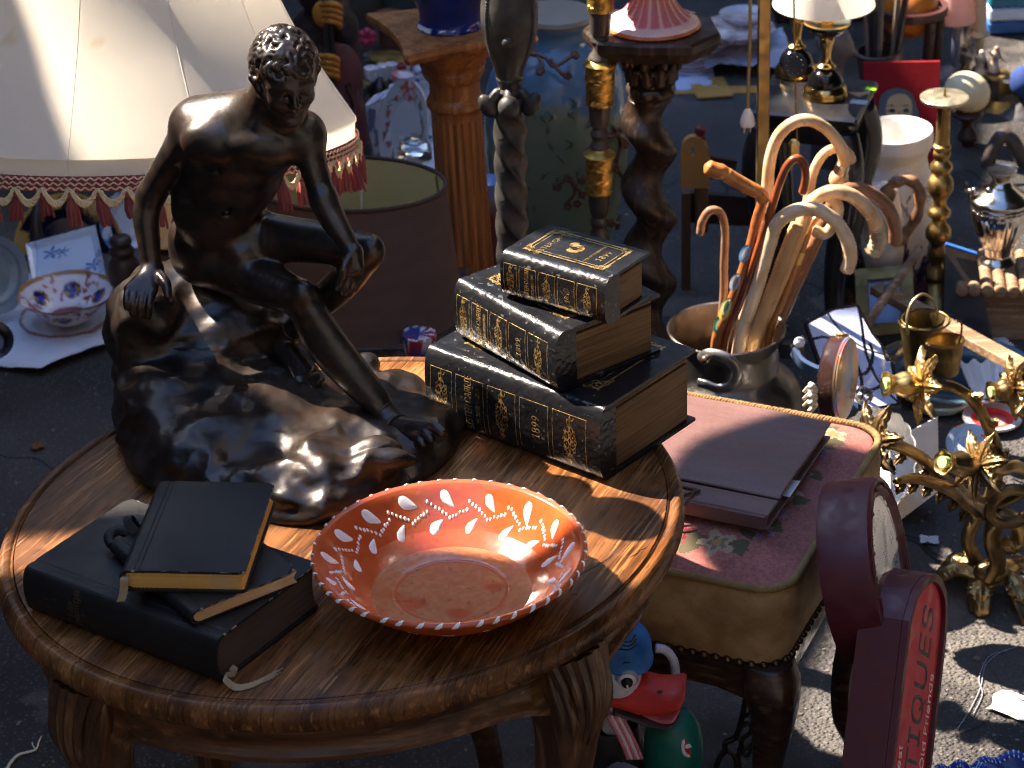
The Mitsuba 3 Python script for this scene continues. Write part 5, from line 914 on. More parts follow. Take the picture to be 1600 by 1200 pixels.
# ------------------------------------------------------------------ cream lamp with fringed shade, behind the figure
LY = 2.5
lc = at(190, 213, LY); lsc = scale(190, 213, LY); LR = 366 * lsc
tilt = frame_to((0.03, 0.235, 1.0), (1, 0, 0)); LS = lambda p: lc + np.asarray(p, float) @ tilt.T
lamp = thing('table_lamp', 'large cream fabric lamp with red and gold tasselled fringe, behind the bronze figure', 'lamp')
lprof = spline([(LR, 0.0), (LR * 1.001, 0.017), (LR * 0.998, 0.021), (LR * 0.87, 0.070), (LR * 0.755, 0.118), (LR * 0.67, 0.165), (LR * 0.60, 0.22), (LR * 0.55, 0.28), (LR * 0.52, 0.33)], 6)
NP = 12
def gore(a, z): return 1 - 0.0 * (1 - np.abs(np.cos(a * NP / 2 + 0.5))) * 0 - 0.010 * np.abs(np.sin(a * NP / 2 + 0.35)) ** 0.8
CLOTH = mottle(lin(236, 228, 208), 0.05, 14, 2)
def stained(v):
    c = np.tile(np.array(lin(236, 229, 212)), (len(v), 1)) * (0.95 + 0.1 * meshkit.fbm(v * 10, 3)[:, None]); q = (meshkit.fbm(v * 22, 4, 9) > 0.80)[:, None]; return np.where(q, c * [0.9, 0.84, 0.72], c)
part(lamp, 'shade', place(lathe(lprof, 192, gore, cap=False), lc, tilt), 'thin_cloth', stained, smooth=True, label='cream pleated fabric shade')
for i in range(NP):
    a = (i * math.pi - 0.35) * 2 / NP
    part(lamp, 'shade_seam', tube([LS([r_ * 0.9995 * gore(a, 0) * math.cos(a), r_ * 0.9995 * gore(a, 0) * math.sin(a), z]) for r_, z in lprof], 0.0005, 6), 'thin_cloth', lin(230, 222, 204), smooth=True)
part(lamp, 'shade_ring', tube([LS([LR * 0.52 * math.cos(a), LR * 0.52 * math.sin(a), 0.33]) for a in np.linspace(0, 2 * np.pi, 49)], 0.003, 6), 'matte', lin(200, 190, 165), smooth=True)
REDT, GOLDT = lin(140, 70, 72), lin(220, 196, 150)
aa = np.linspace(0, 2 * np.pi, 241)
part(lamp, 'braid', skin([[LS([LR * 1.004 * math.cos(a), LR * 1.004 * math.sin(a), z]) for a in aa[:-1]] for z in (-0.015, 0.0005)], True, False), 'matte', mottle(REDT, 0.4, 160, 2), smooth=True)
zig = []
for k in range(3):
    b = np.linspace(0, 2 * np.pi, 1201); zig.append(tube([LS([LR * 1.009 * math.cos(a), LR * 1.009 * math.sin(a), -0.0025 - 0.0048 * k + 0.0013 * math.sin(a * 190 + k * 2)]) for a in b], 0.0011, 5))
part(lamp, 'braid_stitch', zig, 'matte', mottle(lin(214, 178, 150), 0.3, 300), smooth=True)
NT = 58; rt = np.random.default_rng(4)
for i in range(NT):
    a = (i + 0.5) / NT * 2 * np.pi; e1 = np.array([-math.sin(a), math.cos(a), 0]); er = np.array([math.cos(a), math.sin(a), 0]); c = er * LR * 1.006
    w = 2 * np.pi * LR / NT; lp = []
    for dz, r_, k in ((0.0, 0.0018, 0), (0.0035, 0.0016, 1), (0.007, 0.0014, 2)):
        s = np.linspace(-0.5, 0.5, 17); base = [c + e1 * w * q * (1 - 0.12 * k) + [0, 0, -0.012 - dz * 0.35 - (0.017 - dz) * (1 - (2 * q) ** 2)] + er * 0.003 for q in s]; base = LS(base); th = np.arange(17) * 1.5 + k
        for ph in (0, math.pi): lp.append(tube(np.array(base) + 0.0011 * (np.cos(th + ph)[:, None] * np.array([0, 0, 1.0]) + np.sin(th + ph)[:, None] * er), r_ * 0.8, 5))
    part(lamp, 'fringe_loop', lp, 'matte', mottle(GOLDT, 0.3, 200, i), smooth=True)
    a += np.pi / NT; c = np.array([math.cos(a), math.sin(a), 0]) * LR * 1.012; top = LS(c + [0, 0, -0.013]); sw = rt.normal(size=2) * 0.0032; tl_ = rt.uniform(0.85, 1.2); ts = [ellipsoid(top + [0, 0, -0.006], (0.0046, 0.0046, 0.0055), None, 10), ellipsoid(top + [0, 0, -0.0125], (0.0032, 0.0032, 0.002), None, 8)]
    for j in range(16):
        b = j * 2.4; rr = 0.0009 + 0.0018 * math.sqrt(j / 16); q = np.array([math.cos(b), math.sin(b), 0]); ts.append(tube([top + q * rr + [0, 0, -0.010], top + q * rr * 2.3 + [sw[0] * .5, sw[1] * .5, -0.021], top + q * rr * (2.7 + 0.5 * math.sin(j)) + [sw[0], sw[1], -0.034 * tl_ - 0.003 * math.sin(j * 5)]], [0.0014, 0.0017, 0.0013], 5))
    part(lamp, 'tassel', ts, 'matte', mottle(lin(*((138, 74, 74) if i % 3 else (150, 84, 76))), 0.35, 150, i), smooth=True)
bx_ = at(252, 330, LY)[0]; lb = np.array([bx_, LY + 0.02, 0]); zb_ = at(252, 376, LY + 0.02)[2]
part(lamp, 'body', place(lathe(spline([(0.0002, zb_), (0.026, zb_), (0.029, zb_ + 0.015), (0.029, zb_ + 0.07), (0.026, zb_ + 0.12), (0.012, zb_ + 0.15), (0.010, 0.85), (0.0002, 0.85)], 4), 48), lb), 'satin', mottle(lin(216, 202, 168), 0.12, 30), smooth=40)
part(lamp, 'base', place(lathe([(0.0002, 0.0), (0.075, 0.0), (0.075, 0.02), (0.03, 0.04), (0.022, zb_ - 0.12)] + [(0.027 + 0.004 * math.sin(q * 1.05), zb_ - 0.12 + 0.12 * q / 30) for q in range(30)] + [(0.0002, zb_ - 0.001)], 48), lb), 'dark_timber', smooth=30)
part(lamp, 'ring_pull', tube([at(283, 346, LY - 0.02) + np.array([0.006 * math.cos(a), 0, 0.006 * math.sin(a)]) for a in np.linspace(0, 2 * np.pi, 21)], 0.0014, 6), 'metal', (0.2, 0.14, 0.08), smooth=True)

# ------------------------------------------------------------------ china laid out on a cloth at the left
def ground_Y(py): return on(100, py, 0)[1]
cloth = thing('white_cloth', 'wrinkled white cloth on the ground under the dishes at the left', 'cloth')
cp = [on(*q, 0.012) for q in ((-60, 560), (62, 578), (196, 527), (250, 430))]
def cl(u, v):
    p = (cp[0] * ((1 - u) * (1 - v))[..., None] + cp[1] * (u * (1 - v))[..., None] + cp[2] * (u * v)[..., None] + (cp[0] + cp[2] - cp[1] + [-.1, .25, 0]) * ((1 - u) * v)[..., None])
    p[..., 2] = 0.006 + 0.016 * meshkit.fbm(np.stack([p[..., 0] * 9, p[..., 1] * 14, p[..., 0] * 0], -1), 4); return p
part(cloth, 'sheet', slab_of(sheet(cl, 60, 60), 0.0015, (0, 0, -1)), 'matte', mottle(lin(205, 212, 228), 0.08, 30), smooth=True)
def dish_mesh(R, depth, rim=0.0, n=96, th=0.004, mod=None):
    top = [(0.0002, 0.0), (R * 0.55, 0.001), (R * 0.64, depth * 0.35), (R * 0.70, depth * 0.6), (R * 0.86, depth * 0.85), (R * 0.97, depth), (R, depth + 0.001), (R * 0.995, depth - th * .8)]
    bot = [(R * 0.85, depth * 0.85 - th), (R * 0.66, depth * 0.35 - th), (R * 0.5, -th), (0.0002, -th)]
    return lathe(dense(top[::1] + bot, R / 26), n, mod, cap=False)
def rad(v, c, Rm): q = (v - c) @ Rm; return np.hypot(q[:, 0], q[:, 1]), np.arctan2(q[:, 1], q[:, 0]), q
def ware(key, nm, px, py, Y, R, depth, facing, colour, mat='gloss', mod=None, label=None):
    c = at(px, py, Y) if Y else None; Rm = frame_to(facing, (1, 0, 0)); return part(key, nm, place(dish_mesh(R, depth, mod=mod), c, Rm), mat, lambda v: colour(*rad(v, c, Rm)), smooth=40, label=label)
W0_ = np.array(lin(226, 226, 230))
def sel(*pairs):
    """Colour bands: start colour then (mask, colour) pairs."""
    base = pairs[0]
    out = np.array(base, float)
    for m, c in pairs[1:]: out = np.where(np.asarray(m)[:, None], np.asarray(c, float), out)
    return out
k = thing('navy_plate', 'navy plate with a gold rim standing behind the square dish', 'plate')
def navy(r, t, q):
    R = 0.090; b = np.tile(lin(12, 14, 40), (len(r), 1)); seg = (np.cos(t * 6 + 0.6) > 0.15) & (r > R * 0.74); return sel(b, (seg & (r < R * .93), lin(178, 142, 76)), (r > R * 0.93, lin(190, 150, 76)), ((r > R * .70) & (r < R * .735), lin(150, 112, 50)))
ware(k, 'dish', 108, 385, 3.72, 0.090, 0.012, (0.1, -0.9, 0.42), navy)
k = thing('animal_horn', 'dark curved horn standing in front of the navy plate', 'horn'); part(k, 'horn', tube(spline([at(72, 420, 3.60), at(60, 380, 3.61), at(56, 345, 3.62), at(60, 312, 3.64)], 8), np.linspace(0.014, 0.007, 25), 12), 'satin', mottle(lin(44, 40, 40), 0.3, 60), smooth=True)
k = thing('square_dish', 'square white dish with blue flower sprigs, standing on edge', 'dish')
Q = [at(43, 386, 3.60), at(151, 357, 3.60), at(169, 440, 3.52), at(57, 460, 3.52)]
def sq(u, v):
    p = Q[3] * ((1 - u) * (1 - v))[..., None] + Q[2] * (u * (1 - v))[..., None] + Q[1] * (u * v)[..., None] + Q[0] * ((1 - u) * v)[..., None]; e = np.minimum(np.minimum(u, 1 - u), np.minimum(v, 1 - v)); nrm = np.cross(Q[2] - Q[3], Q[0] - Q[3]); nrm /= np.linalg.norm(nrm); return p + nrm * (0.010 * np.clip(1 - e / 0.09, 0, 1) ** 0.7)[..., None]
def sqc(v):
    o, a, b = Q[3], Q[2] - Q[3], Q[0] - Q[3]; u, w = (v - o) @ a / (a @ a), (v - o) @ b / (b @ b); c = np.tile(lin(205, 218, 236), (len(v), 1)); s = np.zeros(len(v))
    for cx, cy, r_, n in ((.22, .72, .13, 5), (.38, .66, .11, 6), (.80, .22, .13, 5), (.68, .16, .09, 6), (.9, .35, .08, 5)): d = np.hypot(u - cx, w - cy); s = np.maximum(s, (d < r_ * np.abs(np.cos(np.arctan2(w - cy, u - cx) * n / 2)) ** 2) * 1.0)
    e = np.minimum(np.minimum(u, 1 - u), np.minimum(w, 1 - w)); c = np.where(s[:, None] > 0, lin(72, 112, 178), c); return np.where(((e > 0.01) & (e < 0.03))[:, None], np.array(lin(150, 175, 215)), c)
part(k, 'dish', slab_of(sheet(sq, 80, 70), 0.004, (0, 0.9, -0.3)), 'gloss', sqc, smooth=40)
k = thing('floral_plate', 'blue and white floral plate leaning behind the square dish and the figure', 'plate')
def blu(r, t, q):
    R = 0.062; n = meshkit.noise(np.c_[q[:, :2] * 150, r * 0]); b = np.tile(lin(206, 218, 236), (len(r), 1)); return sel(b, ((n > 0.52) & (r > R * 0.70) & (r < R * .97), lin(92, 138, 205)), ((np.abs(np.sin(t * 3 + r * 60)) < 0.06) & (r < R * .66), lin(165, 185, 215)), (r > R * .97, lin(110, 145, 205)))
ware(k, 'dish', 205, 348, 3.75, 0.058, 0.010, (0.45, -0.85, 0.3), blu)
k = thing('grey_platter', 'pale grey oval platter standing at the left picture edge', 'platter')
ware(k, 'dish', -14, 430, 3.45, 0.062, 0.012, (0.75, -0.65, 0.3), lambda r, t, q: sel(np.tile(lin(126, 142, 152), (len(r), 1)), ((r > .047) & (r < .049), lin(90, 105, 118))))
sb_ = 0.011
k = thing('saucer_plate', 'white plate with a scalloped rim under the patterned bowl', 'plate')
ware(k, 'dish', 104, 507, ground_Y(512), 0.070, 0.016, (0, 0, 1), lambda r, t, q: sel(np.tile(lin(214, 214, 220), (len(r), 1)), (r > .068, lin(140, 105, 95))), mod=lambda a, z: 1 + 0.035 * np.abs(np.sin(a * 6)))
k = thing('scalloped_bowl', 'scalloped white bowl with navy and gold medallions on the white plate', 'bowl')
def imari(r, t, q):
    R = 0.072; b = np.tile(lin(220, 216, 222), (len(r), 1)); ph = (t * 6 / (2 * np.pi)) % 1; pan = np.abs(ph - .5) < 0.30; n = meshkit.noise(np.c_[q[:, :2] * 190, r * 0]); x = np.hypot((ph - .5) * 1.3, (r / R - .72) * 2.2)
    return sel(b, (pan & (x < 0.34), lin(24, 30, 92)), (pan & (x < 0.34) & (n > .55), lin(176, 130, 66)), (pan & (x < .16), lin(60, 70, 150)), ((~pan) & (n > .62) & (r > R * .45), lin(140, 46, 50)), (r < R * .42, lin(96, 24, 34)), (r > R * .985, lin(158, 112, 70)))
dm = lathe(dense([(0.0002, 0.0), (0.030, 0.0), (0.034, 0.006), (0.050, 0.018), (0.062, 0.032), (0.072, 0.043), (0.0735, 0.044), (0.072, 0.0415), (0.06, 0.027), (0.045, 0.012), (0.03, -0.004), (0.0002, -0.004)], 0.003), 120, lambda a, z: 1 + 0.055 * np.abs(np.sin(a * 3)) * np.clip(z / 0.04, 0, 1), cap=False)
c_ = on(108, 496, 0.028) * [1, 1, 0] + [0, 0, 0.030]
part(k, 'dish', place(dm, c_), 'gloss', lambda v: imari(*rad(v, c_, np.eye(3))), smooth=40)
k = thing('brown_jug', 'dark brown ribbed jug lying behind the dishes, next to the rock', 'jug'); jm, *_ = turned((186, 360), (198, 450), 3.45, [(368, 3), (370, 14), (378, 18), (384, 15), (392, 20), (400, 17), (408, 22), (418, 25), (432, 26), (446, 20), (452, 3)], 40, sp=3); part(k, 'body', jm, 'satin', mottle(lin(62, 42, 34), 0.4, 40), smooth=True)
k = thing('pewter_dish', 'dark pewter dish at the left picture edge in front of the cloth', 'dish'); ware(k, 'dish', -12, 535, 3.2, 0.030, 0.012, (0.3, -0.6, 0.7), lambda r, t, q: np.tile(lin(70, 68, 72), (len(r), 1)), 'metal')
k = thing('wicker_hamper', 'brown wicker hamper in the top left corner behind the lamp', 'hamper')
hb_ = at(-10, 60, 4.2); 
for j in range(16): part(k, 'band', tube([hb_ + np.array([0.16 * math.cos(a) * (1 + 0.02 * math.sin(a * 20 + j * math.pi)), 0.16 * math.sin(a) * (1 + 0.02 * math.sin(a * 20 + j * math.pi)), 0.18 - j * 0.024 - hb_[2] * 0]) for a in np.linspace(0, 2 * np.pi, 90)], 0.013, 6), 'matte', mottle(lin(96, 74, 52), 0.4, 60, j), smooth=True)

# ------------------------------------------------------------------ brown drum lampshade behind the figure, on a footstool
DYs = 2.75
k = thing('footstool', 'low dark wooden footstool carrying the brown lampshade', 'stool'); bt = at(548, 483, DYs); zt = bt[2]
part(k, 'seat', place(cbox((-0.15, -0.12, zt - 0.03), (0.15, 0.12, zt - 0.0005), 0.006), bt * [1, 1, 0]), 'dark_timber')
for s in (-1, 1):
    for q in (-1, 1): part(k, 'leg', place(tube(spline([(s * .125, q * .095, zt - .03), (s * .128, q * .098, zt * .5), (s * .14, q * .11, 0.0)], 5), np.linspace(0.018, 0.011, 11), 10), bt * [1, 1, 0]), 'dark_timber', smooth=True)
k = thing('drum_lampshade', 'brown cloth drum lampshade with a pale lining, seen past the bronze figure', 'lampshade')
rt_ = at(545, 295, DYs); s_t = scale(545, 295, DYs); Rt_, Rb_ = 151 * s_t, 177 * scale(545, 483, DYs); axd = rt_ - bt; Ld = np.linalg.norm(axd); RD = frame_to(axd + [0, -0.00, 0])
RD = frame_to(np.array([axd[0], axd[1] + 0.02, axd[2]]))
scene['shade_weave'] = two(bump(principled(proc(lambda p, n, uv: mix((0.070, 0.050, 0.047), (0.098, 0.070, 0.066), noise(p.x * 900, p.y * 900, p.z * 1500)) * (0.85 + 0.3 * fbm(p.x * 30, p.y * 30, p.z * 90, 2))), 0.85, specular=0.2), lambda p, n, uv: 0.0002 * noise(p.x * 700, p.y * 700, p.z * 1400)))
part(k, 'outer_cloth', place(lathe(dense([(Rb_, 0.0), (Rt_, Ld)], 0.01), 96, cap=False), bt, RD), 'shade_weave', smooth=True)
part(k, 'lining', place(lathe(dense([(Rb_ - 0.0015, 0.0), (Rt_ - 0.0015, Ld - 0.001)], 0.01), 96, cap=False), bt, RD), 'matte', mottle(lin(196, 188, 136), 0.06, 20), smooth=True, label='pale yellow green lining')
part(k, 'rim_tape', tube([bt + RD @ np.array([Rt_ * math.cos(a), Rt_ * math.sin(a), Ld]) for a in np.linspace(0, 2 * np.pi, 73)], 0.0028, 8), 'matte', lin(66, 54, 52), smooth=True)
for a, c in ((0.42, lin(120, 112, 84)), (1.5, lin(235, 232, 220))): part(k, 'lining_seam', tube([bt + RD @ np.array([(Rb_ + (Rt_ - Rb_) * u - 0.003) * math.cos(a), (Rb_ + (Rt_ - Rb_) * u - 0.003) * math.sin(a), Ld * u]) for u in (0.02, 0.98)], 0.0016, 6), 'matte', c)

# ------------------------------------------------------------------ turned pedestals, finials and urn across the middle
def stand(key, name, ax0, ax1, Y, prof, mat, color=None, n=48, mod=None, sp=0, smooth=35, label=None):
    m, bot, ax, s = turned(ax0, ax1, Y, prof, n, mod, sp); part(key, name, m, mat, color, smooth, label); return bot, ax, s
COLY = 3.05
k = thing('fluted_pedestal', 'orange brown wooden pedestal with a fluted shaft and square top', 'pedestal')
A0, A1 = (704, 50), (738, 520)
stand(k, 'capital', A0, A1, COLY, [(47, 66), (53, 82), (60, 80), (68, 74), (74, 68), (80, 64), (90, 55), (96, 52), (99, 52), (102, 48), (105, 50), (112, 49), (118, 46), (122, 42), (126, 40), (146, 40), (150, 44), (155, 46.5), (161, 46.5), (165, 43), (169, 41), (176, 40.5), (180, 40.3)], 'pale_timber', n=72, smooth=28)
stand(k, 'shaft', A0, A1, COLY, [(179, 40.3), (186, 40.4), (194, 40.6), (300, 41.5), (420, 43), (520, 45), (560, 46), (620, 46)], 'pale_timber', n=192, mod=lambda a, z: 1 - 0.065 * np.clip(1 - (np.abs(((a * 20 / (2 * np.pi)) % 1) - 0.5) / 0.34) ** 2, 0, 1) * np.clip((0.44 - z) / 0.01, 0, 1), smooth=20, sp=2)
cc = at(704, 42, COLY); u1, u2 = np.array([math.cos(0.32), math.sin(0.32), 0]), np.array([-math.sin(0.32), math.cos(0.32), 0]); hw = 0.092; pts = []
for i in range(4):
    d1 = (u1, u2, -u1, -u2)[i]; d2 = (u2, -u1, -u2, u1)[i]
    for q in np.linspace(-0.93, 0.93, 13): pts.append(((d1 * hw * (0.86 + 0.14 * q * q) + d2 * hw * q)[:2]))
ab = sg.Polygon(pts); mm = [skin([np.c_[np.array(ab.buffer(o).exterior.simplify(0).coords)[:-1][:48] if False else np.array(pts) * (1 + o / hw), np.full(len(pts), z)] for o, z in ((-0.010, -0.018), (-0.004, -0.016), (0.0, -0.011), (0.0015, -0.006), (0.0, -0.001), (-0.004, 0.0))], True, True)]
part(k, 'top_slab', place(mm[0], cc + [0, 0, 0.004]), 'pale_timber', smooth=30)
part(k, 'foot', place(cbox((-0.07, -0.07, 0.0), (0.07, 0.07, 0.05), 0.005), at(738, 520, COLY) * [1, 1, 0]), 'pale_timber')
pz = cc[2] + 0.0045
k = thing('blue_pot', 'cobalt blue glazed pot on top of the fluted pedestal', 'pot')
pm = place(lathe(spline([(0.0002, 0.0), (0.040, 0.0), (0.043, 0.003), (0.040, 0.010), (0.044, 0.03), (0.060, 0.07), (0.065, 0.10), (0.05, 0.14), (0.045, 0.15), (0.041, 0.148), (0.0002, 0.12)], 4), 64), np.r_[cc[:2] + [0.0, -0.005], pz])
def cobalt(v):
    n = meshkit.noise(v * 130); c = np.tile(lin(14, 36, 110), (len(v), 1)); lo_ = v[:, 2] - pz; return np.where(((lo_ < 0.006) & (n > 0.58))[:, None], np.array(lin(190, 200, 215)), c * (0.6 + 0.9 * meshkit.fbm(v * 30, 3)[:, None]))
part(k, 'body', pm, 'gloss', cobalt, smooth=True)

FY = 2.62
k = thing('iron_finial', 'dark wrought iron post with a twisted shaft and an onion shaped head', 'ironwork'); IRN = mottle((0.018, 0.017, 0.017), 0.5, 60, 1, (0.042, 0.039, 0.036)); fx = 796
stand(k, 'onion', (fx, 0), (fx, 400), FY, [(-70, 6), (-55, 22), (-30, 38), (0, 44.5), (25, 45.5), (50, 43), (75, 36), (95, 28), (110, 23), (122, 20)], 'satin', IRN, sp=4, n=48)
o_ = spline([(-55, 22), (-30, 38), (0, 44.5), (25, 45.5), (50, 43), (75, 36), (95, 28), (112, 22)], 6)
for ang in (-2.5, -0.65, 0.9, 2.3):
    bs = [ellipsoid(at(fx, y, FY) + np.array([math.cos(ang), math.sin(ang), 0]) * w_ * scale(fx, y, FY), 0.0026, None, 8) for y, w_ in o_[::1]]
    part(k, 'beaded_seam', bs, 'satin', IRN, smooth=True, kind='stuff')
part(k, 'boss', ellipsoid(at(fx - 3, 52, FY) + [0, -43 * scale(fx, 50, FY), 0], (0.007, 0.006, 0.007), None, 14), 'satin', IRN, smooth=True)
stand(k, 'collar', (fx, 0), (fx, 400), FY, [(118, 20), (122, 22), (128, 19), (136, 18), (141, 21), (148, 18)], 'satin', IRN)
for px, py, dx, dy in ((762, 166, -0.012, -0.01), (795, 168, 0.0, -0.030), (831, 163, 0.012, -0.01), (798, 165, 0.0, 0.025)):
    c = at(px, py, FY + dy); part(k, 'leaf_drop', [ellipsoid(c, (0.0125, 0.0125, 0.0135) if abs(dx) < .001 else (0.0095, 0.009, 0.0155), ry(0.5 * np.sign(dx)), 16), tube(spline([at(fx, 140, FY - 0.005), c * 0.5 + at(fx, 138, FY) * 0.5 + [0, 0, 0.006], c], 5), [0.0045] * 5 + [0.0065] * 6, 8)], 'satin', IRN, smooth=True)
tw = []; Zt, Zb = at(fx, 150, FY), at(fx, 470, FY); Zb[2] = 0.0
for u in np.linspace(0, 1, 150):
    c = Zt * (1 - u) + Zb * u; a = 0.5 + (Zt[2] - c[2]) * 2 * math.pi / 0.155; w_ = 0.0160; x, y = np.array([math.cos(a), math.sin(a), 0]), np.array([-math.sin(a), math.cos(a), 0]); tw.append([c + x * w_ * 1.02 * np.sign(math.cos(b)) * abs(math.cos(b)) ** 0.42 + y * w_ * 1.02 * np.sign(math.sin(b)) * abs(math.sin(b)) ** 0.42 for b in np.arange(32) * math.pi / 16 + 0.05])
part(k, 'twisted_shaft', skin(np.array(tw)[::-1]), 'satin', IRN, smooth=True)

UY = 3.3
k = thing('green_urn', 'tall blue green glazed urn with raised brown blossom branches, behind the iron post', 'vase')
def urncol(v):
    n = meshkit.fbm(v * 12, 4, 2)[:, None]; h = np.clip((v[:, 2] - 0.05) / 0.5, 0, 1)[:, None]; c = np.array(lin(92, 114, 100)) * (1 - n) + np.array(lin(124, 142, 126)) * n; return np.where(meshkit.fbm(v * 6, 3, 5)[:, None] + (h - 0.8) * 1.2 > 0.42, np.array(lin(84, 118, 150)) * (0.7 + 0.6 * n), c)
ub, ua, us = stand(k, 'body', (868, 0), (872, 500), UY, [(20, 38), (24, 56), (30, 60), (36, 58), (42, 54), (56, 55), (70, 66), (90, 88), (115, 104), (150, 113), (200, 116), (260, 112), (330, 98), (400, 84), (470, 74), (540, 72)], 'gloss', urncol, sp=4, n=96)
ub0 = on(872, 545, 0.0)
stand(k, 'lip', (868, 0), (872, 500), UY, [(16, 44), (19, 60), (25, 63), (30, 60)], 'satin', mottle(lin(128, 122, 112), 0.2, 30), n=64)
def onurn(px, py, lift=0.003):                         # a point of the urn's near face
    c = at(870, py, UY); d = sight(px, py); prof_ = np.array([(30, 60), (56, 55), (70, 66), (90, 88), (115, 104), (150, 113), (200, 116), (260, 112), (330, 98), (400, 84)]); R = np.interp(py, prof_[:, 0], prof_[:, 1]) * scale(870, py, UY) + lift
    x = np.clip((px - 870) * scale(870, py, UY), -R * .98, R * .98); return np.array([c[0] + x, UY - math.sqrt(R * R - x * x), 0]) + [0, 0, at(px, py, UY - math.sqrt(R * R - x * x))[2]]
BRW = mottle(lin(84, 62, 52), 0.4, 100); ru = np.random.default_rng(12)
for pts in ([(800, 100), (825, 84), (850, 90), (862, 104), (885, 92), (896, 84)], [(832, 80), (846, 100), (840, 116)], [(858, 92), (872, 112), (880, 118)], [(868, 290), (885, 280), (905, 300), (920, 290)], [(880, 320), (895, 300), (890, 285)], [(955, 200), (968, 225), (960, 260), (975, 280)], [(945, 215), (960, 212), (978, 222)], [(948, 345), (962, 350), (970, 335)], [(792, 115), (806, 108), (815, 118)]):
    part(k, 'branch', tube(spline([onurn(*q) for q in pts], 6), 0.0028, 7), 'satin', BRW, smooth=True)
for px, py in [(810, 86), (832, 82), (842, 112), (884, 118), (896, 86), (868, 292), (884, 278), (906, 304), (884, 322), (898, 318), (962, 205), (974, 226), (958, 262), (952, 348), (968, 352), (905, 282)]:
    part(k, 'blossom', [ellipsoid(onurn(px + 4 * math.cos(a), py + 4 * math.sin(a), 0.003), (0.0035, 0.003, 0.0035), None, 8) for a in np.arange(5) * 1.2566], 'satin', mottle(lin(88, 64, 54), 0.4, 90), smooth=True)
for px, py in ru.uniform([800, 130], [930, 330], (34, 2)): part(k, 'leaf_relief', tube(spline([onurn(px, py, 0.0), onurn(px + ru.normal() * 7, py + 8, 0.001), onurn(px + ru.normal() * 10, py + 17, 0.0)], 4), [0.0008, .0015, .0022, .0026, .0028, .0024, .0016, .001, .0005], 6), 'gloss', mottle(lin(74, 96, 86), 0.3, 40), smooth=True)

GY = 2.98
k = thing('gilt_candlestick', 'tall black candlestick with embossed gilt cups, in front of the urn', 'candlestick'); gx_ = (938, 0), (936, 360); BK = mottle((0.028, 0.024, 0.022), 0.5, 60, 1, (0.06, 0.05, 0.042))
GLD = lambda v: np.array([0.62, 0.37, 0.09]) * (0.35 + 1.0 * np.clip(meshkit.fbm(v * 150, 3, 2) * 2 - 0.45, 0, 1))[:, None]
emb = lambda a, z: 1 + 0.05 * np.sin(a * 7 + 30 * np.sin(z * 90)) * np.sin(z * 210)
for prof_, nm, m_, cl_, md in (([(-60, 12), (-50, 20), (-30, 21), (16, 20.5)], 'gilt_cup', 'metal', GLD, emb), ([(16, 20.5), (18, 18), (36, 17), (52, 15.5), (55, 12), (58, 13), (63, 15.5), (68, 13), (72, 10.5), (80, 12), (86, 17), (90, 19), (92, 17)], 'black_stem', 'satin', BK, None), ([(91, 15), (95, 20), (99, 27), (102, 26.5), (104, 23)], 'gilt_flare', 'metal', GLD, None), ([(104, 23), (108, 23.5), (120, 23), (122, 24), (124, 23), (158, 21.5), (161, 23), (164, 21)], 'gilt_cup', 'metal', GLD, emb), ([(164, 18), (180, 17), (196, 14.5), (200, 11), (204, 13), (209, 15.5), (214, 13.5), (218, 11), (224, 13.5), (228, 16), (231, 15)], 'black_stem', 'satin', BK, None), ([(230, 14), (236, 18), (241, 26.5), (244, 26), (246, 22)], 'gilt_flare', 'metal', GLD, None), ([(246, 22), (260, 22), (262, 23), (264, 22), (296, 20.5), (299, 22), (302, 20)], 'gilt_cup', 'metal', GLD, emb), ([(302, 18), (318, 17), (334, 14), (338, 11), (344, 14), (350, 14), (354, 11), (362, 13), (372, 18), (376, 16), (480, 20), (520, 34), (600, 36)], 'black_stem', 'satin', BK, None)):
    stand(k, nm, *gx_, GY, prof_, m_, cl_, n=64, mod=md, smooth=40)

TY = 3.02
k = thing('barley_twist_pedestal', 'dark barley twist pedestal with a carved capital and an eight sided top', 'pedestal')
tp = at(1018, 40, TY); oc = [(-0.098, 0), (-0.080, -0.055), (-0.02, -0.072), (0.05, -0.078), (0.095, -0.035), (0.088, 0.03), (0.04, 0.072), (-0.05, 0.07)]; oc = np.array(oc) * [0.92, 1.0]
part(k, 'top_slab', place(skin([np.c_[oc * s_c, np.full(8, z)] for s_c, z in ((0.86, -0.030), (0.90, -0.026), (1.0, -0.014), (1.0, -0.004), (0.97, 0.0))], True, True), tp), 'dark_timber', smooth=15)
stand(k, 'capital', (1018, 60), (1013, 480), TY, [(64, 48), (70, 50), (76, 44), (84, 38), (100, 34), (120, 31), (128, 31), (132, 36), (138, 38.5), (144, 38), (149, 34), (156, 33)], 'dark_timber', n=64, sp=3, mod=lambda a, z: 1 + 0.05 * np.sin(a * 9) * np.sin(z * 130))
for i in range(10):
    a = i * 0.6283; d = np.array([math.cos(a), math.sin(a), 0]); c = at(1018, 100, TY); s2 = scale(1018, 90, TY); e1 = np.array([-d[1], d[0], 0])
    part(k, 'carved_leaf', [tube(spline([c + d * 32 * s2 + [0, 0, -0.022], c + d * 35 * s2 + [0, 0, -0.002], c + d * 43 * s2 + [0, 0, 0.012], c + d * 50 * s2 + [0, 0, 0.014], c + d * 52 * s2 + [0, 0, 0.006]], 5), np.linspace(0.0085, 0.004, 21), 8)] + [tube(spline([c + d * 35 * s2 + e1 * q + [0, 0, -0.012], c + d * 40 * s2 + e1 * q * 1.5 + [0, 0, 0.002], c + d * 44 * s2 + e1 * q * 1.7 + [0, 0, -0.004]], 4), 0.003, 6) for q in (-0.006, 0.006)], 'dark_timber', smooth=True)
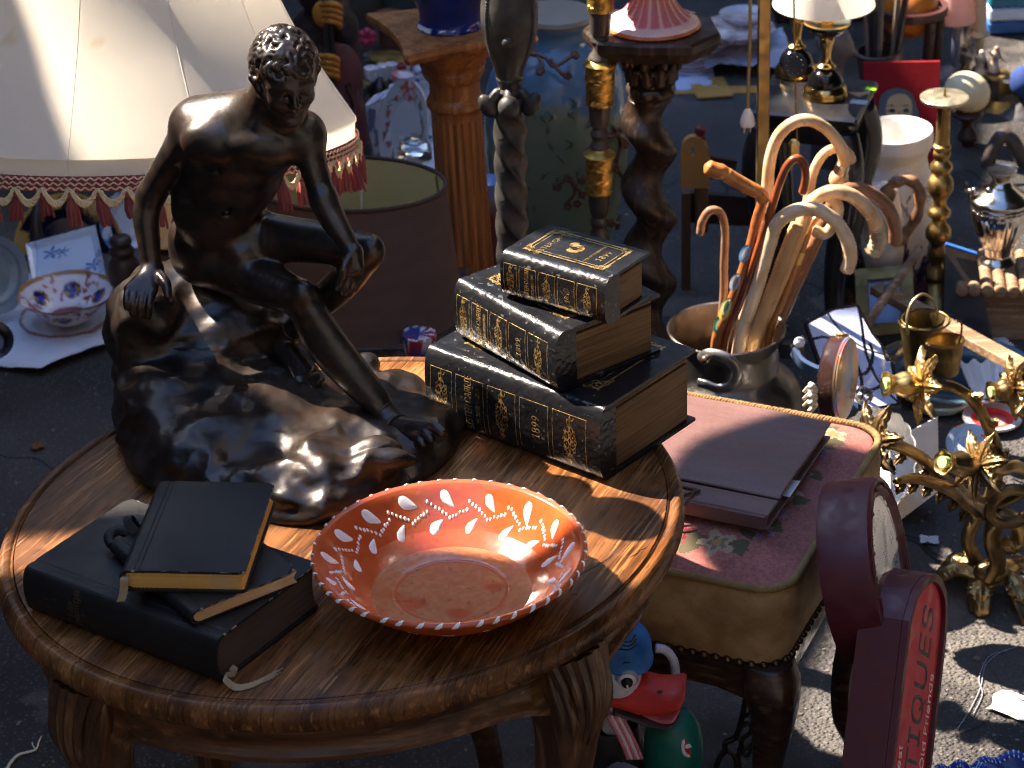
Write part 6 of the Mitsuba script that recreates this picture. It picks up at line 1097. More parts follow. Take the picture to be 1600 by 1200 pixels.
for a in (2.9, 4.2, 5.4, 0.3):
    d = np.array([math.cos(a), math.sin(a), 0]); c = at(1018, 74, TY) + d * 0.042; b = np.linspace(0, 7.5, 30); part(k, 'volute', tube([c + d * (0.013 - 0.0014 * q) * math.cos(q) + np.array([0, 0, (0.013 - 0.0014 * q) * math.sin(q)]) for q in b], np.linspace(0.0055, 0.0035, 30), 8), 'dark_timber', smooth=True)
zs = np.linspace(at(1014, 152, TY)[2], 0.03, 150); s2 = scale(1014, 300, TY); rings = []
for z in zs:
    ph = 1.2 + (zs[0] - z) / 0.098 * 2 * math.pi; fade = min(1, (zs[0] - z) / 0.03 + 0.1); a = np.linspace(0, 2 * np.pi, 49)[:-1]; x0 = at(1014, 300, TY)[0]; rings.append(np.c_[x0 + 0.0105 * fade * math.cos(ph) + 0.0275 * np.cos(a), TY + 0.0105 * fade * math.sin(ph) + 0.0275 * np.sin(a), np.full(48, z)])
part(k, 'twisted_shaft', skin(np.array(rings)[::-1]), 'dark_timber', smooth=True)
part(k, 'foot', place(cbox((-0.06, -0.06, 0.0), (0.06, 0.06, 0.03), 0.006), np.r_[at(1014, 300, TY)[0], TY, 0]), 'dark_timber')
k = thing('shell_dish', 'pink and white fluted shell dish with an orange foot rim, on the eight sided top', 'dish')
sm = place(lathe(spline([(0.0002, 0.0), (0.058, 0.0), (0.060, 0.004), (0.056, 0.008), (0.040, 0.018), (0.027, 0.036), (0.024, 0.050), (0.034, 0.065), (0.075, 0.085), (0.085, 0.095), (0.07, 0.09), (0.0002, 0.07)], 5), 120, lambda a, z: 1 + 0.05 * np.abs(np.sin(a * 9)) * np.clip(z / 0.02, 0, 1)), at(1020, 20, TY) * [1, 1, 0] + [0, 0, tp[2] + 0.0005])
def shell(v):
    h = v[:, 2] - tp[2]; a = np.arctan2(v[:, 1] - TY, v[:, 0] - at(1020, 20, TY)[0]); c = np.tile(lin(196, 128, 140), (len(v), 1)); c = np.where((np.abs(np.sin(a * 9)) < 0.45)[:, None], np.array(lin(222, 190, 194)), c); c = np.where((h < 0.012)[:, None], np.array(lin(224, 206, 206)), c); return np.where((h < 0.0055)[:, None], np.array(lin(196, 108, 66)), c)
part(k, 'body', sm, 'gloss', shell, smooth=True)

# ------------------------------------------------------------------ carved musician, fiddle and shelf of china, far middle left
MYY = 3.55
k = thing('violin', 'dark purplish violin standing upright beside the cream lampshade', 'violin')
def vp(x, y, dy=0.0): return at(x, y, MYY + dy)
vo = sg.Polygon(spline([(522, 66), (546, 72), (562, 96), (566, 122), (562, 142), (567, 160), (574, 190), (573, 222), (562, 246), (540, 254), (520, 254), (500, 246), (490, 220), (492, 190), (500, 160), (503, 140), (498, 122), (500, 96), (512, 72)], 6)); vs = scale(530, 160, MYY); vq = np.array(vo.exterior.coords)[:-1]; axv = vp(530, 70) - vp(532, 250)
rgs = []
for sc_, dy in ((0.97, 0.03), (1.0, 0.027), (1.0, 0.004), (0.975, 0.0), (0.7, -0.005), (0.35, -0.009), (0.02, -0.010)): rgs.append([vp(530 + (x - 530) * sc_, 165 + (y - 165) * sc_, dy) for x, y in vq])
part(k, 'body', skin(rgs, True, True), 'satin', mottle(lin(104, 62, 66), 0.25, 30), smooth=50)
part(k, 'fingerboard', [beam(vp(509, -30, -0.016), vp(518, 140, -0.018), 0.020, 0.008)], 'satin', (0.012, 0.012, 0.014)); part(k, 'tailpiece', beam(vp(521, 190, -0.016), vp(524, 240, -0.014), 0.022, 0.006), 'satin', (0.012, 0.011, 0.012))
for x in (503, 507, 511, 515): part(k, 'string', tube([vp(x, -30, -0.022), vp(x + 12, 215, -0.022)], 0.0007, 5), 'metal', (0.4, 0.38, 0.36), smooth=True)
part(k, 'sound_hole', tube(spline([vp(549, 135, -0.009), vp(544, 131, -0.011), vp(541, 137, -0.012), vp(547, 150, -0.010), vp(551, 164, -0.009), vp(549, 172, -0.009), vp(543, 168, -0.010)], 5), 0.0016, 6), 'black_plain', smooth=True)
k = thing('carved_musician', 'carved wooden figure behind the bronze head holding the violin with ochre hands', 'figurine')
OC = mottle(lin(190, 122, 45), 0.25, 60, 1)
for hx, hy in ((516, 22), (512, 104)):
    for j in range(4): part(k, 'finger', tube(spline([vp(hx - 14, hy - 14 + j * 8, -0.012), vp(hx + 2, hy - 16 + j * 9, -0.032), vp(hx + 14, hy - 11 + j * 9, -0.024), vp(hx + 15, hy - 7 + j * 9, -0.012)], 5), 0.0052, 8), 'satin', OC, smooth=True)
    part(k, 'hand', ellipsoid(vp(hx - 10, hy, -0.006), (0.018, 0.014, 0.022), None, 16), 'satin', OC, smooth=True)
f = Field(vp(430, 260, -0.05) * [1, 0, 0] + [0, MYY - 0.02, 0.0], vp(600, -80, 0.3) * [1, 0, 1] + [0, MYY + 0.24, 0.02], 0.006); f.cone(vp(505, 60, 0.1), vp(505, 260, 0.1), 0.055, 0.08, 0.02); f.cone(vp(505, 260, 0.1), vp(505, 400, 0.1), 0.08, 0.09, 0.02); f.ball(vp(506, -20, 0.08), 0.045, None, 0.02); f.cone(vp(530, 40, 0.08), vp(524, 22, 0.0), 0.03, 0.015, 0.02); f.cone(vp(500, 120, 0.08), vp(504, 106, 0.0), 0.03, 0.015, 0.02)
part(k, 'torso', relax(f.mesh(), 2), 'satin', mottle(lin(46, 32, 28), 0.3, 20), smooth=True)
SH = 4.35
k = thing('china_table', 'low dark table carrying cups and glassware in the far middle left', 'table'); tz = at(610, 140, SH)[2]; tx0, tx1 = at(480, 140, SH)[0], at(700, 140, SH)[0]
part(k, 'top', cbox((tx0, SH - 0.13, tz - 0.025), (tx1, SH + 0.30, tz), 0.004), 'dark_timber')
for x in (tx0 + 0.03, tx1 - 0.03):
    for y in (SH - 0.10, SH + 0.27): part(k, 'leg', cbox((x - 0.015, y - 0.015, 0.0), (x + 0.015, y + 0.015, tz - 0.0255), 0.003), 'dark_timber')
CHW = mottle(lin(216, 212, 222), 0.06, 40)
def cup(name, label, cat, px, py_top, py_bot, hw0, hw1, Y, col=CHW, mat='gloss', group=None, lip=None):
    key = thing(name, label, cat, group); m, *_ = turned((px, py_top), (px, py_bot), Y, [(py_top + 3, hw0 * 0.86), (py_top, hw0 * 0.9), (py_top - 0.5, hw0), (py_top + 2, hw0), ((py_top + py_bot) / 2, (hw0 + hw1) / 2), (py_bot - 2, hw1), (py_bot, hw1 * .9), (py_bot + .2, 0.2)], 40); part(key, 'body', m, mat, col, smooth=40); return key
def cupI(name, label, cat, px, pt, pb, h0, h1, Y, **kw):          # an open vessel: walls and a dark inside
    return cup(name, label, cat, px, pt, pb, h0, h1, Y, **kw)
cup('white_beaker', 'leftmost white beaker on the low china table, largest of the three', 'cup', 580, 106, 140, 11.5, 9, SH - 0.06); cup('white_beaker', 'middle one of the three white beakers on the low china table', 'cup', 597, 103, 133, 9.5, 8, SH + 0.0); cup('white_beaker', 'rightmost white beaker, beside the small red box', 'cup', 612, 100, 122, 9.5, 8, SH + 0.05)
k = thing('red_box', 'small dark red box between the beakers and the white figurine', 'box'); part(k, 'body', place(cbox((-0.008, -0.008, -0.002), (0.008, 0.008, 0.014), 0.001), at(628, 112, SH + 0.03)), 'satin', lin(128, 30, 34))
k = thing('white_figurine', 'small white porcelain figurine standing among the cups', 'figurine'); f = Field(at(622, 112, SH + 0.03) - 0.01, at(648, 70, SH + 0.06) + 0.012, 0.0016); f.ball(at(634, 81, SH + 0.04), 0.0062, None, 0.002); f.cone(at(634, 88, SH + 0.04), at(635, 98, SH + 0.04), 0.0052, 0.0065, 0.004); f.cone(at(636, 98, SH + 0.04), at(637, 110, SH + 0.04), 0.0055, 0.004, 0.003); part(k, 'body', relax(f.mesh(), 1), 'gloss', CHW, smooth=True)
k = thing('rose_bowl', 'white china bowl with a thin red rim line on a saucer', 'bowl'); m, *_ = turned((630, 116), (630, 142), SH - 0.07, [(118, 16), (116, 17.5), (115.5, 18.5), (118, 18.5), (126, 16), (133, 11), (137, 9), (139, 9)], 48); part(k, 'body', m, 'gloss', lambda v: np.where((v[:, 2] > at(630, 117.5, SH - 0.07)[2])[:, None], np.array(lin(190, 100, 100)), np.array(lin(216, 208, 216))), smooth=40); m, *_ = turned((630, 139), (630, 146), SH - 0.07, [(138, 26), (139, 27), (144, 14), (145, 0.3)], 48); part(k, 'saucer', m, 'gloss', CHW, smooth=40)
k = thing('blue_trim_teapot', 'small white teapot with blue trim beside the wooden pedestal', 'teapot'); m, *_ = turned((656, 100), (656, 130), SH + 0.02, [(97, 2), (99, 4), (102, 3), (104, 9), (107, 12), (114, 13), (121, 11), (126, 8), (128, 8)], 40); part(k, 'body', m, 'gloss', lambda v: np.where((meshkit.noise(v * 160) > 0.62)[:, None], np.array(lin(40, 66, 150)), np.array(lin(206, 208, 222))), smooth=True); part(k, 'spout', tube(spline([at(645, 118, SH + .02), at(639, 112, SH + .02), at(637, 105, SH + .02)], 5), np.linspace(.004, .002, 11), 8), 'gloss', CHW, smooth=True)
k = thing('brass_plate', 'flat brass plate lying behind the cups', 'plate'); m, *_ = turned((605, 90), (605, 96), SH + 0.14, [(88, 28), (90, 30), (94, 22), (95, 0.3)], 48); part(k, 'dish', m, 'metal', mottle((0.42, 0.27, 0.09), 0.3, 50), smooth=40)
k = thing('gilt_cup', 'tilted dull gilt cup beside the violin', 'cup'); m, *_ = turned((565, 128), (560, 155), SH - 0.09, [(128, 13), (127, 15), (134, 16), (146, 12), (153, 7), (156, 6)], 40); part(k, 'body', m, 'metal', mottle((0.38, 0.27, 0.13), 0.5, 70), smooth=True)
k = thing('dark_pitcher', 'round dark pitcher in front of the bowl on the china table', 'pitcher'); m, *_ = turned((594, 122), (592, 152), SH - 0.10, [(122, 5), (126, 7), (132, 14), (142, 18), (150, 15), (153, 10)], 40); part(k, 'body', m, 'gloss', lin(24, 22, 26), smooth=True)
k = thing('pink_rose_glass', 'pink glass rose on a clear stem behind the cups', 'ornament'); part(k, 'bloom', [ellipsoid(at(573 + 5 * math.cos(a) * q, 58 + 5 * math.sin(a) * q, SH + 0.18 - 0.004 * q), (0.010, 0.008, 0.009), None, 12) for q in (0, 1, 1.6) for a in np.arange(6) * 1.047 + q], 'gloss', mottle(lin(176, 54, 88), 0.3, 60), smooth=True); m, *_ = turned((573, 70), (573, 112), SH + 0.18, [(66, 6), (74, 5), (80, 8), (86, 4), (92, 3), (104, 3), (108, 9), (112, 10)], 32); part(k, 'stem', m, 'clear_glass', smooth=True)
k = thing('cut_glass_cup', 'cut glass cup at the back of the china table', 'glass'); m, *_ = turned((553, 68), (553, 92), SH + 0.2, [(66, 11), (68, 12), (78, 10), (86, 6), (92, 8)], 14); part(k, 'body', m, 'clear_glass', smooth=False)
k = thing('brown_vase', 'tall brown earthenware vase behind the china table', 'vase'); m, *_ = turned((608, 20), (608, 100), SH + 0.25, [(18, 10), (20, 22), (30, 20), (50, 17), (70, 15), (90, 14)], 48, sp=3); part(k, 'body', m, 'satin', mottle(lin(96, 58, 42), 0.25, 30), smooth=True)
for lab, px, w_, c in (('grey green glazed crock at the top edge, left of the wooden pedestal', 640, 44, lin(74, 84, 84)), ('grey green glazed crock at the top edge near the carved figure', 560, 40, lin(82, 84, 80))):
    k = thing('glazed_crock', lab, 'crock'); m, *_ = turned((px, -60), (px, 40), SH + 0.45, [(-70, w_ * .7), (-60, w_), (-20, w_ * 1.08), (10, w_), (40, w_ * .85), (80, w_ * .8)], 48, sp=3); part(k, 'body', m, 'gloss', mottle(c, 0.2, 20), smooth=True)
gp = 4.12
k = thing('picture_box', 'white china box with blue painted figures between violin and oval plate', 'box'); a_, b_, c2, d2 = vp(566, 168, 0.16), vp(602, 152, 0.22), vp(602, 262, 0.22), vp(566, 262, 0.16)
nb = np.cross(b_ - a_, d2 - a_); nb /= np.linalg.norm(nb)
pl = slab_of(sheet(lambda u, v: a_ * ((1 - u) * (1 - v))[..., None] + b_ * (u * (1 - v))[..., None] + c2 * (u * v)[..., None] + d2 * ((1 - u) * v)[..., None], 60, 90), 0.06, np.array([0.3, 0.9, 0]))
part(k, 'body', pl, 'gloss', lambda v: np.where((meshkit.fbm(v * [60, 60, 45], 4, 6) > 0.54)[:, None], np.array(lin(92, 112, 158)), np.array(lin(196, 204, 222))), smooth=30)
k = thing('oval_plate', 'oval white plate with a painted flower garland, standing on edge', 'plate')
ov = lambda a, z: 1.0
cov, Rov = at(634, 197, 3.66), frame_to((-0.62, -0.72, 0.28), (0, 0, 1))
def garland(v):
    q = (v - cov) @ Rov; r = np.hypot(q[:, 0] / 1.45, q[:, 1]) / 0.052; t = np.arctan2(q[:, 1], q[:, 0] / 1.45); n = meshkit.noise(q * 210); c = np.tile(lin(214, 212, 212), (len(v), 1)); g = np.abs(r - 0.72 - 0.05 * np.sin(t * 7)) < 0.07; c = np.where((g & (n > .48))[:, None], np.array(lin(112, 138, 100)), c); c = np.where((g & (n > .62))[:, None], np.array(lin(205, 92, 92)), c); top_ = (np.hypot(q[:, 0] - .058, q[:, 1]) < 0.018); c = np.where((top_ & (n > .45))[:, None], np.array(lin(212, 104, 84)), c); return c
dmv = tm(dish_mesh(0.052, 0.007)); vv = np.asarray(dmv.vertices) * [1.45, 1, 1]; part(k, 'dish', place((vv, dmv.faces), cov, Rov), 'gloss', garland, smooth=40)
k = thing('blue_rim_plate', 'white plate with a blue beaded rim standing behind the wooden pedestal', 'plate'); ware(k, 'dish', 672, 168, 3.74, 0.057, 0.008, (-0.4, -0.85, 0.3), lambda r, t, q: sel(np.tile(lin(214, 216, 226), (len(r), 1)), ((r > .045) & (r < .051) & (np.sin(t * 40) > -.2), lin(56, 84, 160)), (r > .060, lin(120, 100, 80))))
k = thing('glass_cloche', 'small clear glass dome in front of the oval plate', 'glass'); m, *_ = turned((648, 200), (648, 246), 3.5, [(206, 3), (210, 6), (214, 4), (218, 16), (226, 24), (238, 27), (246, 27)], 40, sp=2); part(k, 'body', m, 'clear_glass', smooth=True)
k = thing('white_linen', 'folded white linen on the ground between the lampshade and the pedestal', 'cloth'); q0 = on(660, 262, 0.02); part(k, 'cloth', slab_of(sheet(lambda u, v: q0 + np.stack([(u - .5) * .16, (v - .5) * .3, 0.03 * meshkit.fbm(np.stack([u * 4, v * 4, u * 0], -1), 3)], -1), 24, 24), 0.004, (0, 0, -1)), 'matte', lin(196, 200, 215), smooth=True)
k = thing('patterned_bowl', 'red white and blue patterned china bowl under the brown lampshade', 'bowl'); m, *_ = turned((655, 525), (655, 575), 2.62, [(522, 20), (520, 26), (524, 27), (545, 24), (565, 16), (575, 14)], 48); part(k, 'body', m, 'gloss', lambda v: np.where((meshkit.noise(v * 170) > 0.6)[:, None], np.array(lin(160, 44, 50)), np.where((meshkit.noise(v * 150 + 5) > 0.62)[:, None], np.array(lin(48, 64, 130)), np.array(lin(206, 206, 216)))), smooth=True)
k = thing('blue_lid_jar', 'patterned jar with a pale blue lid between the pedestal and the iron post', 'jar'); m, *_ = turned((768, 280), (768, 420), 3.2, [(278, 8), (281, 24), (296, 26), (300, 25)], 40); part(k, 'lid', m, 'gloss', lin(120, 142, 196), smooth=40); m, *_ = turned((768, 280), (768, 420), 3.2, [(300, 23), (304, 24), (330, 22), (380, 20), (440, 22), (520, 22)], 40); part(k, 'body', m, 'gloss', lambda v: np.where((meshkit.noise(v * 130) > 0.5)[:, None], np.array(lin(120, 66, 60)), np.array(lin(150, 140, 150))), smooth=True)

# ------------------------------------------------------------------ black side table with brass lamps, brass pole, hanging things (upper right)
ST = 3.28; stz = at(1270, 150, ST)[2]
k = thing('side_table', 'black lacquered side table with curved legs carrying two brass lamps', 'table')
tcn = [on(*q, stz) for q in ((1159, 155), (1218, 128), (1382, 140), (1331, 173))]
if True:
    c0 = sum(tcn) / 4; e1 = (tcn[3] - tcn[0] + tcn[2] - tcn[1]) / 2; e2 = (tcn[1] - tcn[0] + tcn[2] - tcn[3]) / 2; w1, w2 = np.linalg.norm(e1), np.linalg.norm(e2); th = math.atan2(e1[1], e1[0]); Rs = rz(th)
BLK = mottle((0.011, 0.011, 0.013), 0.3, 30)
w2 = max(w2, 0.16)
scene['black_lacquer'] = two(principled(proc(lambda p, n, uv: mix((0.008, 0.008, 0.010), (0.02, 0.02, 0.024), fbm(p.x * 30, p.y * 30, p.z * 30, 3))), smudge(0.14, 0.34, 30), specular=0.6))
part(k, 'top', place(cbox((-w1 / 2, -w2 / 2, -0.012), (w1 / 2, w2 / 2, 0.0), 0.004), c0, Rs), 'black_lacquer', smooth=30)
part(k, 'apron', place(cbox((-w1 / 2 + .014, -w2 / 2 + .014, -0.05), (w1 / 2 - .014, w2 / 2 - .014, -0.0125), 0.002), c0, Rs), 'black_lacquer', smooth=30)
for s in (-1, 1):
    for q in (-1, 1):
        b = np.array([s * (w1 / 2 - .022), q * (w2 / 2 - .022), 0]); o = np.array([s, q, 0]) / 1.414
        part(k, 'leg', place(tube(spline([b + [0, 0, -0.03], b + o * 0.016 + [0, 0, -0.085], b + o * 0.004 + [0, 0, -0.16], b - o * 0.012 + [0, 0, -0.28], b + o * 0.010 + [0, 0, -stz + 0.001]], 7), np.interp(np.linspace(0, 1, 29), [0, .3, 1], [0.021, 0.022, 0.012]), 12), c0, Rs), 'black_lacquer', smooth=True)
part(k, 'sticker', place(cbox((-0.008, -0.006, 0.0004), (0.008, 0.006, 0.001), 0.0002), on(1361, 139, stz), Rs), 'matte', lin(140, 220, 40)); part(k, 'sticker', place(cbox((-0.012, -0.008, 0.0004), (0.012, 0.008, 0.0009), 0.0002), on(1342, 160, stz), Rs), 'matte', lin(150, 165, 190))
BRS = mottle((0.62, 0.40, 0.13), 0.25, 60); BRS2 = mottle((0.22, 0.135, 0.045), 0.45, 60, 1, (0.46, 0.31, 0.11))
def brass_lamp(label, px, pyb, Y, s, shade):
    key = thing('brass_lamp', label, 'lamp'); bz = at(px, pyb, Y); bz[2] = stz + 0.0006; u = scale(px, pyb, Y) * s
    part(key, 'foot', place(lathe(spline([(0.2 * u, 0), (33 * u, 0), (35 * u, 6 * u), (34 * u, 12 * u), (30 * u, 18 * u)], 4), 48), bz), 'polished', BRS, smooth=40)
    part(key, 'globe', place(lathe(spline([(29 * u, 17 * u), (28 * u, 26 * u), (22 * u, 38 * u), (12 * u, 46 * u), (8 * u, 48 * u)], 4), 48), bz), 'gloss', lin(14, 13, 16), smooth=True)
    part(key, 'stem', place(lathe(spline([(14 * u, 47 * u), (16 * u, 50 * u), (9 * u, 56 * u), (7 * u, 66 * u), (9 * u, 82 * u), (12 * u, 94 * u), (10 * u, 100 * u)], 4), 40), bz), 'polished', BRS, smooth=True)
    part(key, 'bowl', place(lathe(spline([(8 * u, 99 * u), (20 * u, 103 * u), (30 * u, 112 * u), (33 * u, 120 * u)], 4), 48), bz), 'gloss', lin(12, 11, 14), smooth=True)
    part(key, 'pan', place(lathe([(30 * u, 117 * u), (37 * u, 121 * u), (38 * u, 123 * u), (36 * u, 124 * u), (12 * u, 121 * u), (0.2 * u, 121 * u)], 48), bz), 'polished', BRS, smooth=30)
    part(key, 'candle_tube', place(lathe([(9 * u, 121 * u), (9 * u, 175 * u), (0.2 * u, 176 * u)], 24), bz), 'metal', BRS, smooth=30)
    if shade: part(key, 'shade', place(lathe(dense([(80 * u, 152 * u), (79 * u, 156 * u), (58 * u, 250 * u)], 0.01), 64, cap=False), bz + [-0.006, 0, 0]), 'thin_cloth', mottle(lin(236, 232, 222), 0.04, 20), smooth=True, label='white lampshade')
    return key
brass_lamp('front brass and black table lamp with a white shade on the black table', 1289, 157, ST + 0.0, 0.98, True)
brass_lamp('rear brass and black table lamp without a shade, half hidden by the front one', 1243, 133, ST + 0.09, 0.92, False)
pole = thing('brass_pole', 'square brass floor pole rising past the black side table', 'pole'); pY = 3.02; p0, p1 = at(1196, -140, pY), at(1189, 420, pY); p1 = p1 + (p1 - p0) * ((p1[2] - 0.004) / (p0[2] - p1[2])); part(pole, 'shaft', beam(p1, p0, 0.0155, 0.0155, (0, 1, 0.2)), 'metal', mottle((0.16, 0.125, 0.065), 0.35, 50, 1, (0.26, 0.20, 0.10)), smooth=30)
part(pole, 'foot', place(lathe(spline([(0.0002, 0), (0.09, 0), (0.09, 0.012), (0.03, 0.022), (0.012, 0.04), (0.0002, 0.04)], 3), 40), p1 * [1, 1, 0]), 'metal', BRS2, smooth=40); part(pole, 'arm', tube(spline([p0, p0 + [-0.01, 0, 0.03], p0 + [-0.025, 0.0, 0.02], at(1172, -60, pY)], 6), 0.005, 8), 'metal', BRS2, smooth=True)
wire = thing('power_cable', 'dull yellow power cable with a white plug hanging beside the brass pole', 'cable'); wp = [at(1172, -60, pY), at(1172, 40, pY), at(1170, 110, pY), at(1168, 172, pY)]; part(wire, 'cord', tube(spline(wp, 6), 0.0023, 8), 'satin', lin(150, 128, 78), smooth=True)
pc = at(1168, 184, pY); part(wire, 'plug', place(lathe(spline([(0.0002, -0.011), (0.0095, -0.011), (0.0098, -0.004), (0.0075, 0.004), (0.005, 0.010), (0.003, 0.013), (0.0002, 0.013)], 3), 24), pc), 'satin', lin(228, 226, 222), smooth=40, label='white mains plug')
for dx in (-0.004, 0.004): part(wire, 'pin', beam(pc + [dx, 0, -0.0225], pc + [dx, 0, -0.011], 0.0024, 0.0024), 'metal', (0.6, 0.55, 0.45))
hang = thing('hanging_disc', 'black round disc and small brass weight strung on a thin brass cord', 'pendant'); hY = 2.96; part(hang, 'cord', tube([at(1238, -140, hY), at(1242, 90, hY), at(1246, 250, hY)], 0.0012, 6), 'metal', BRS2, smooth=True); part(hang, 'disc', place(lathe(spline([(0.0002, -0.003), (0.0150, -0.003), (0.0160, 0), (0.0150, 0.003), (0.0002, 0.0036)], 3), 40), at(1242, 102, hY - 0.006), frame_to((0.1, -0.9, 0.4))), 'satin', lin(26, 26, 30), smooth=40)
for j in range(10): part(hang, 'stud', ellipsoid(at(1242, 102, hY - 0.0105) + frame_to((0.1, -0.9, 0.4)) @ np.array([0.011 * math.cos(j * .628), 0.011 * math.sin(j * .628), 0]), 0.0007, None, 6), 'metal', (0.6, 0.55, 0.4), smooth=True)
part(hang, 'weight', place(lathe([(0.0002, -0.010), (0.007, -0.010), (0.008, 0.008), (0.004, 0.012), (0.0002, 0.012)], 6), at(1240, 232, hY)), 'metal', BRS, smooth=20)

# ------------------------------------------------------------------ behind: red portrait panel, white vase, horn jug, pricket candlestick, samovar
RY = 3.95
k = thing('red_portrait', 'red painted panel with the grey haired head of a man, standing behind the white vase', 'painting'); ra_, rb_, rc_, rd_ = at(1350, 98, RY), at(1469, 96, RY), at(1465, 290, RY - 0.1), at(1352, 292, RY - 0.1)
part(k, 'board', slab_of(sheet(lambda u, v: ra_ * ((1 - u) * (1 - v))[..., None] + rb_ * (u * (1 - v))[..., None] + rc_ * (u * v)[..., None] + rd_ * ((1 - u) * v)[..., None], 16, 16), 0.012, (0, 0.9, -0.2)), 'matte', mottle(lin(136, 20, 26), 0.35, 22), smooth=30)
PT = lambda x, y, o=0: at(x, y, RY - 0.004 - 0.10 * (y - 97) / 195 - o)
def paint(pts, o, col, nm='paint'):
    v = np.array([PT(*q, 0) for q in spline(pts + [pts[0]], 4)[:-1]]); dd = np.array([0, -0.9, 0.3]); c = v.mean(0); part(k, nm, skin([v, v + dd * 0.0004 * (1 + o), (v - c) * 0.02 + c + dd * 0.0004 * (1 + o)], True, False), 'matte', col, smooth=False)
paint([(1372, 172), (1376, 150), (1390, 140), (1408, 138), (1424, 146), (1432, 165), (1436, 182), (1428, 200), (1380, 200), (1370, 186)], 1, mottle(lin(92, 92, 98), 0.4, 120)); paint([(1384, 168), (1390, 152), (1408, 146), (1422, 154), (1425, 172), (1420, 196), (1404, 206), (1388, 194)], 2, mottle(lin(190, 160, 122), 0.25, 90))
for x, y, w_ in ((1393, 173, 7), (1415, 173, 6)): paint([(x - w_, y), (x, y - 3.5), (x + w_, y), (x, y + 3)], 3, lin(46, 40, 42)); paint([(x - w_ - 1, y - 7), (x, y - 10), (x + w_ + 1, y - 6), (x, y - 8)], 3, lin(70, 58, 52))
paint([(1403, 174), (1406, 174), (1409, 190), (1401, 190)], 3, lin(150, 118, 88)); paint([(1396, 197), (1404, 195), (1412, 197), (1404, 200)], 3, lin(140, 74, 66))
VY = 3.58
k = thing('white_vase', 'large white glazed vase with a flared mouth and relief flowers', 'vase')
m, vb, va, vs_ = turned((1398, 200), (1400, 400), VY, [(203, 59), (217, 60), (224, 59.5), (231, 56), (239, 52), (248, 50.5), (262, 53), (276, 57), (312, 60), (350, 58), (388, 50), (424, 44), (445, 43)], 96, sp=4, cap=False); part(k, 'outer_wall', m, 'gloss', mottle(lin(236, 232, 228), 0.05, 30), smooth=True)
m, *_ = turned((1398, 200), (1400, 400), VY, [(203.5, 59), (202, 57), (204, 54), (219, 48), (246, 44), (312, 50), (420, 38), (440, 0.3)], 96, sp=3, cap=False); part(k, 'inner_wall', m, 'gloss', mottle(lin(232, 228, 222), 0.05, 30), smooth=True)
rv = np.random.default_rng(21); fl = []
for i in range(26):
    t = -2.6 + 2.1 * i / 25; z0 = rv.uniform(280, 308); R = 58.5 * scale(1400, 280, VY); c = at(1399, z0, VY); p0 = c + R * np.array([math.cos(t), math.sin(t), 0]); fl.append(tube(spline([p0, p0 + [rv.normal() * .004, -0.0005, 0.006], p0 + [rv.normal() * .008, -0.001, rv.normal() * 0.01]], 4), 0.0011, 5)); 
part(k, 'relief_sprig', fl, 'matte', lin(120, 112, 112), smooth=True, label='thin grey relief flowers')
k = thing('horn_jug', 'pale jug with a thick twisted brown handle in front of the white vase', 'jug'); HY_ = 3.35
m, *_ = turned((1378, 300), (1382, 470), HY_, [(296, 14), (292, 22), (300, 26), (330, 30), (370, 34), (410, 30), (440, 22)], 48, sp=3); part(k, 'body', m, 'gloss', mottle(lin(160, 140, 118), 0.25, 25, 2, lin(225, 218, 208)), smooth=True)
HC_ = mottle(lin(150, 108, 72), 0.35, 60, 1, lin(86, 58, 38)); hpts = spline([at(*q, HY_ - 0.03) for q in ((1384, 306), (1392, 290), (1408, 282), (1426, 284), (1437, 300), (1436, 326), (1426, 350), (1412, 366), (1398, 378))], 6); part(k, 'handle', tube(hpts, 0.0085 * (1 + 0.12 * np.sin(np.arange(len(hpts)) * 0.8)), 12), 'satin', HC_, smooth=True); part(k, 'handle_root', [ellipsoid(at(1386, 304, HY_ - .03), (0.013, 0.011, 0.016), None, 14), ellipsoid(at(1404, 372, HY_ - .03), (0.016, 0.012, 0.013), None, 14)], 'satin', HC_, smooth=True)
KY = 3.42
k = thing('pricket_candlestick', 'tall turned brass candlestick with a spike and drip pan', 'candlestick'); ka, kb = (1476, 150), (1461, 470)
for pr_, nm, m_ in (([(136, 0.4), (142, 1.8), (152, 3.0), (158, 3.2)], 'spike', 'metal'), ([(150, 36), (151.5, 38), (156, 37), (160, 20), (163, 8)], 'drip_pan', 'metal'), ([(163, 9), (166, 11), (170, 11), (171, 8.5), (225, 9.5), (227, 12), (232, 12), (234, 9)], 'socket', 'metal'), ([(234, 9), (240, 12), (246, 10), (250, 9), (256, 14), (264, 15), (270, 11), (276, 14), (284, 17.5), (296, 17), (306, 12), (314, 9), (322, 10), (328, 15), (336, 15), (341, 9), (350, 12), (358, 17), (370, 17), (378, 11), (384, 9), (392, 13), (400, 12), (410, 9), (420, 12), (430, 16), (438, 13), (446, 18), (456, 26), (466, 36), (472, 36)], 'shaft', 'metal')):
    m, *_ = turned(ka, kb, KY, [(y, w * (1.18 if nm in ('shaft', 'socket') else 1)) for y, w in pr_], 48, sp=2 if nm == 'shaft' else 0); part(k, nm, m, m_, BRS2 if nm != 'drip_pan' else mottle((0.62, 0.55, 0.38), 0.2, 40), smooth=40)
SY = float(on(1490, 425, 0.105)[1]) + 0.045; SIL = mottle((0.62, 0.60, 0.56), 0.3, 40, 1, (0.42, 0.40, 0.37))
k = thing('samovar', 'silver fluted samovar with a crowned lid on a wooden stand at the right edge', 'samovar'); sa, sb2 = (1565, 270), (1557, 430)
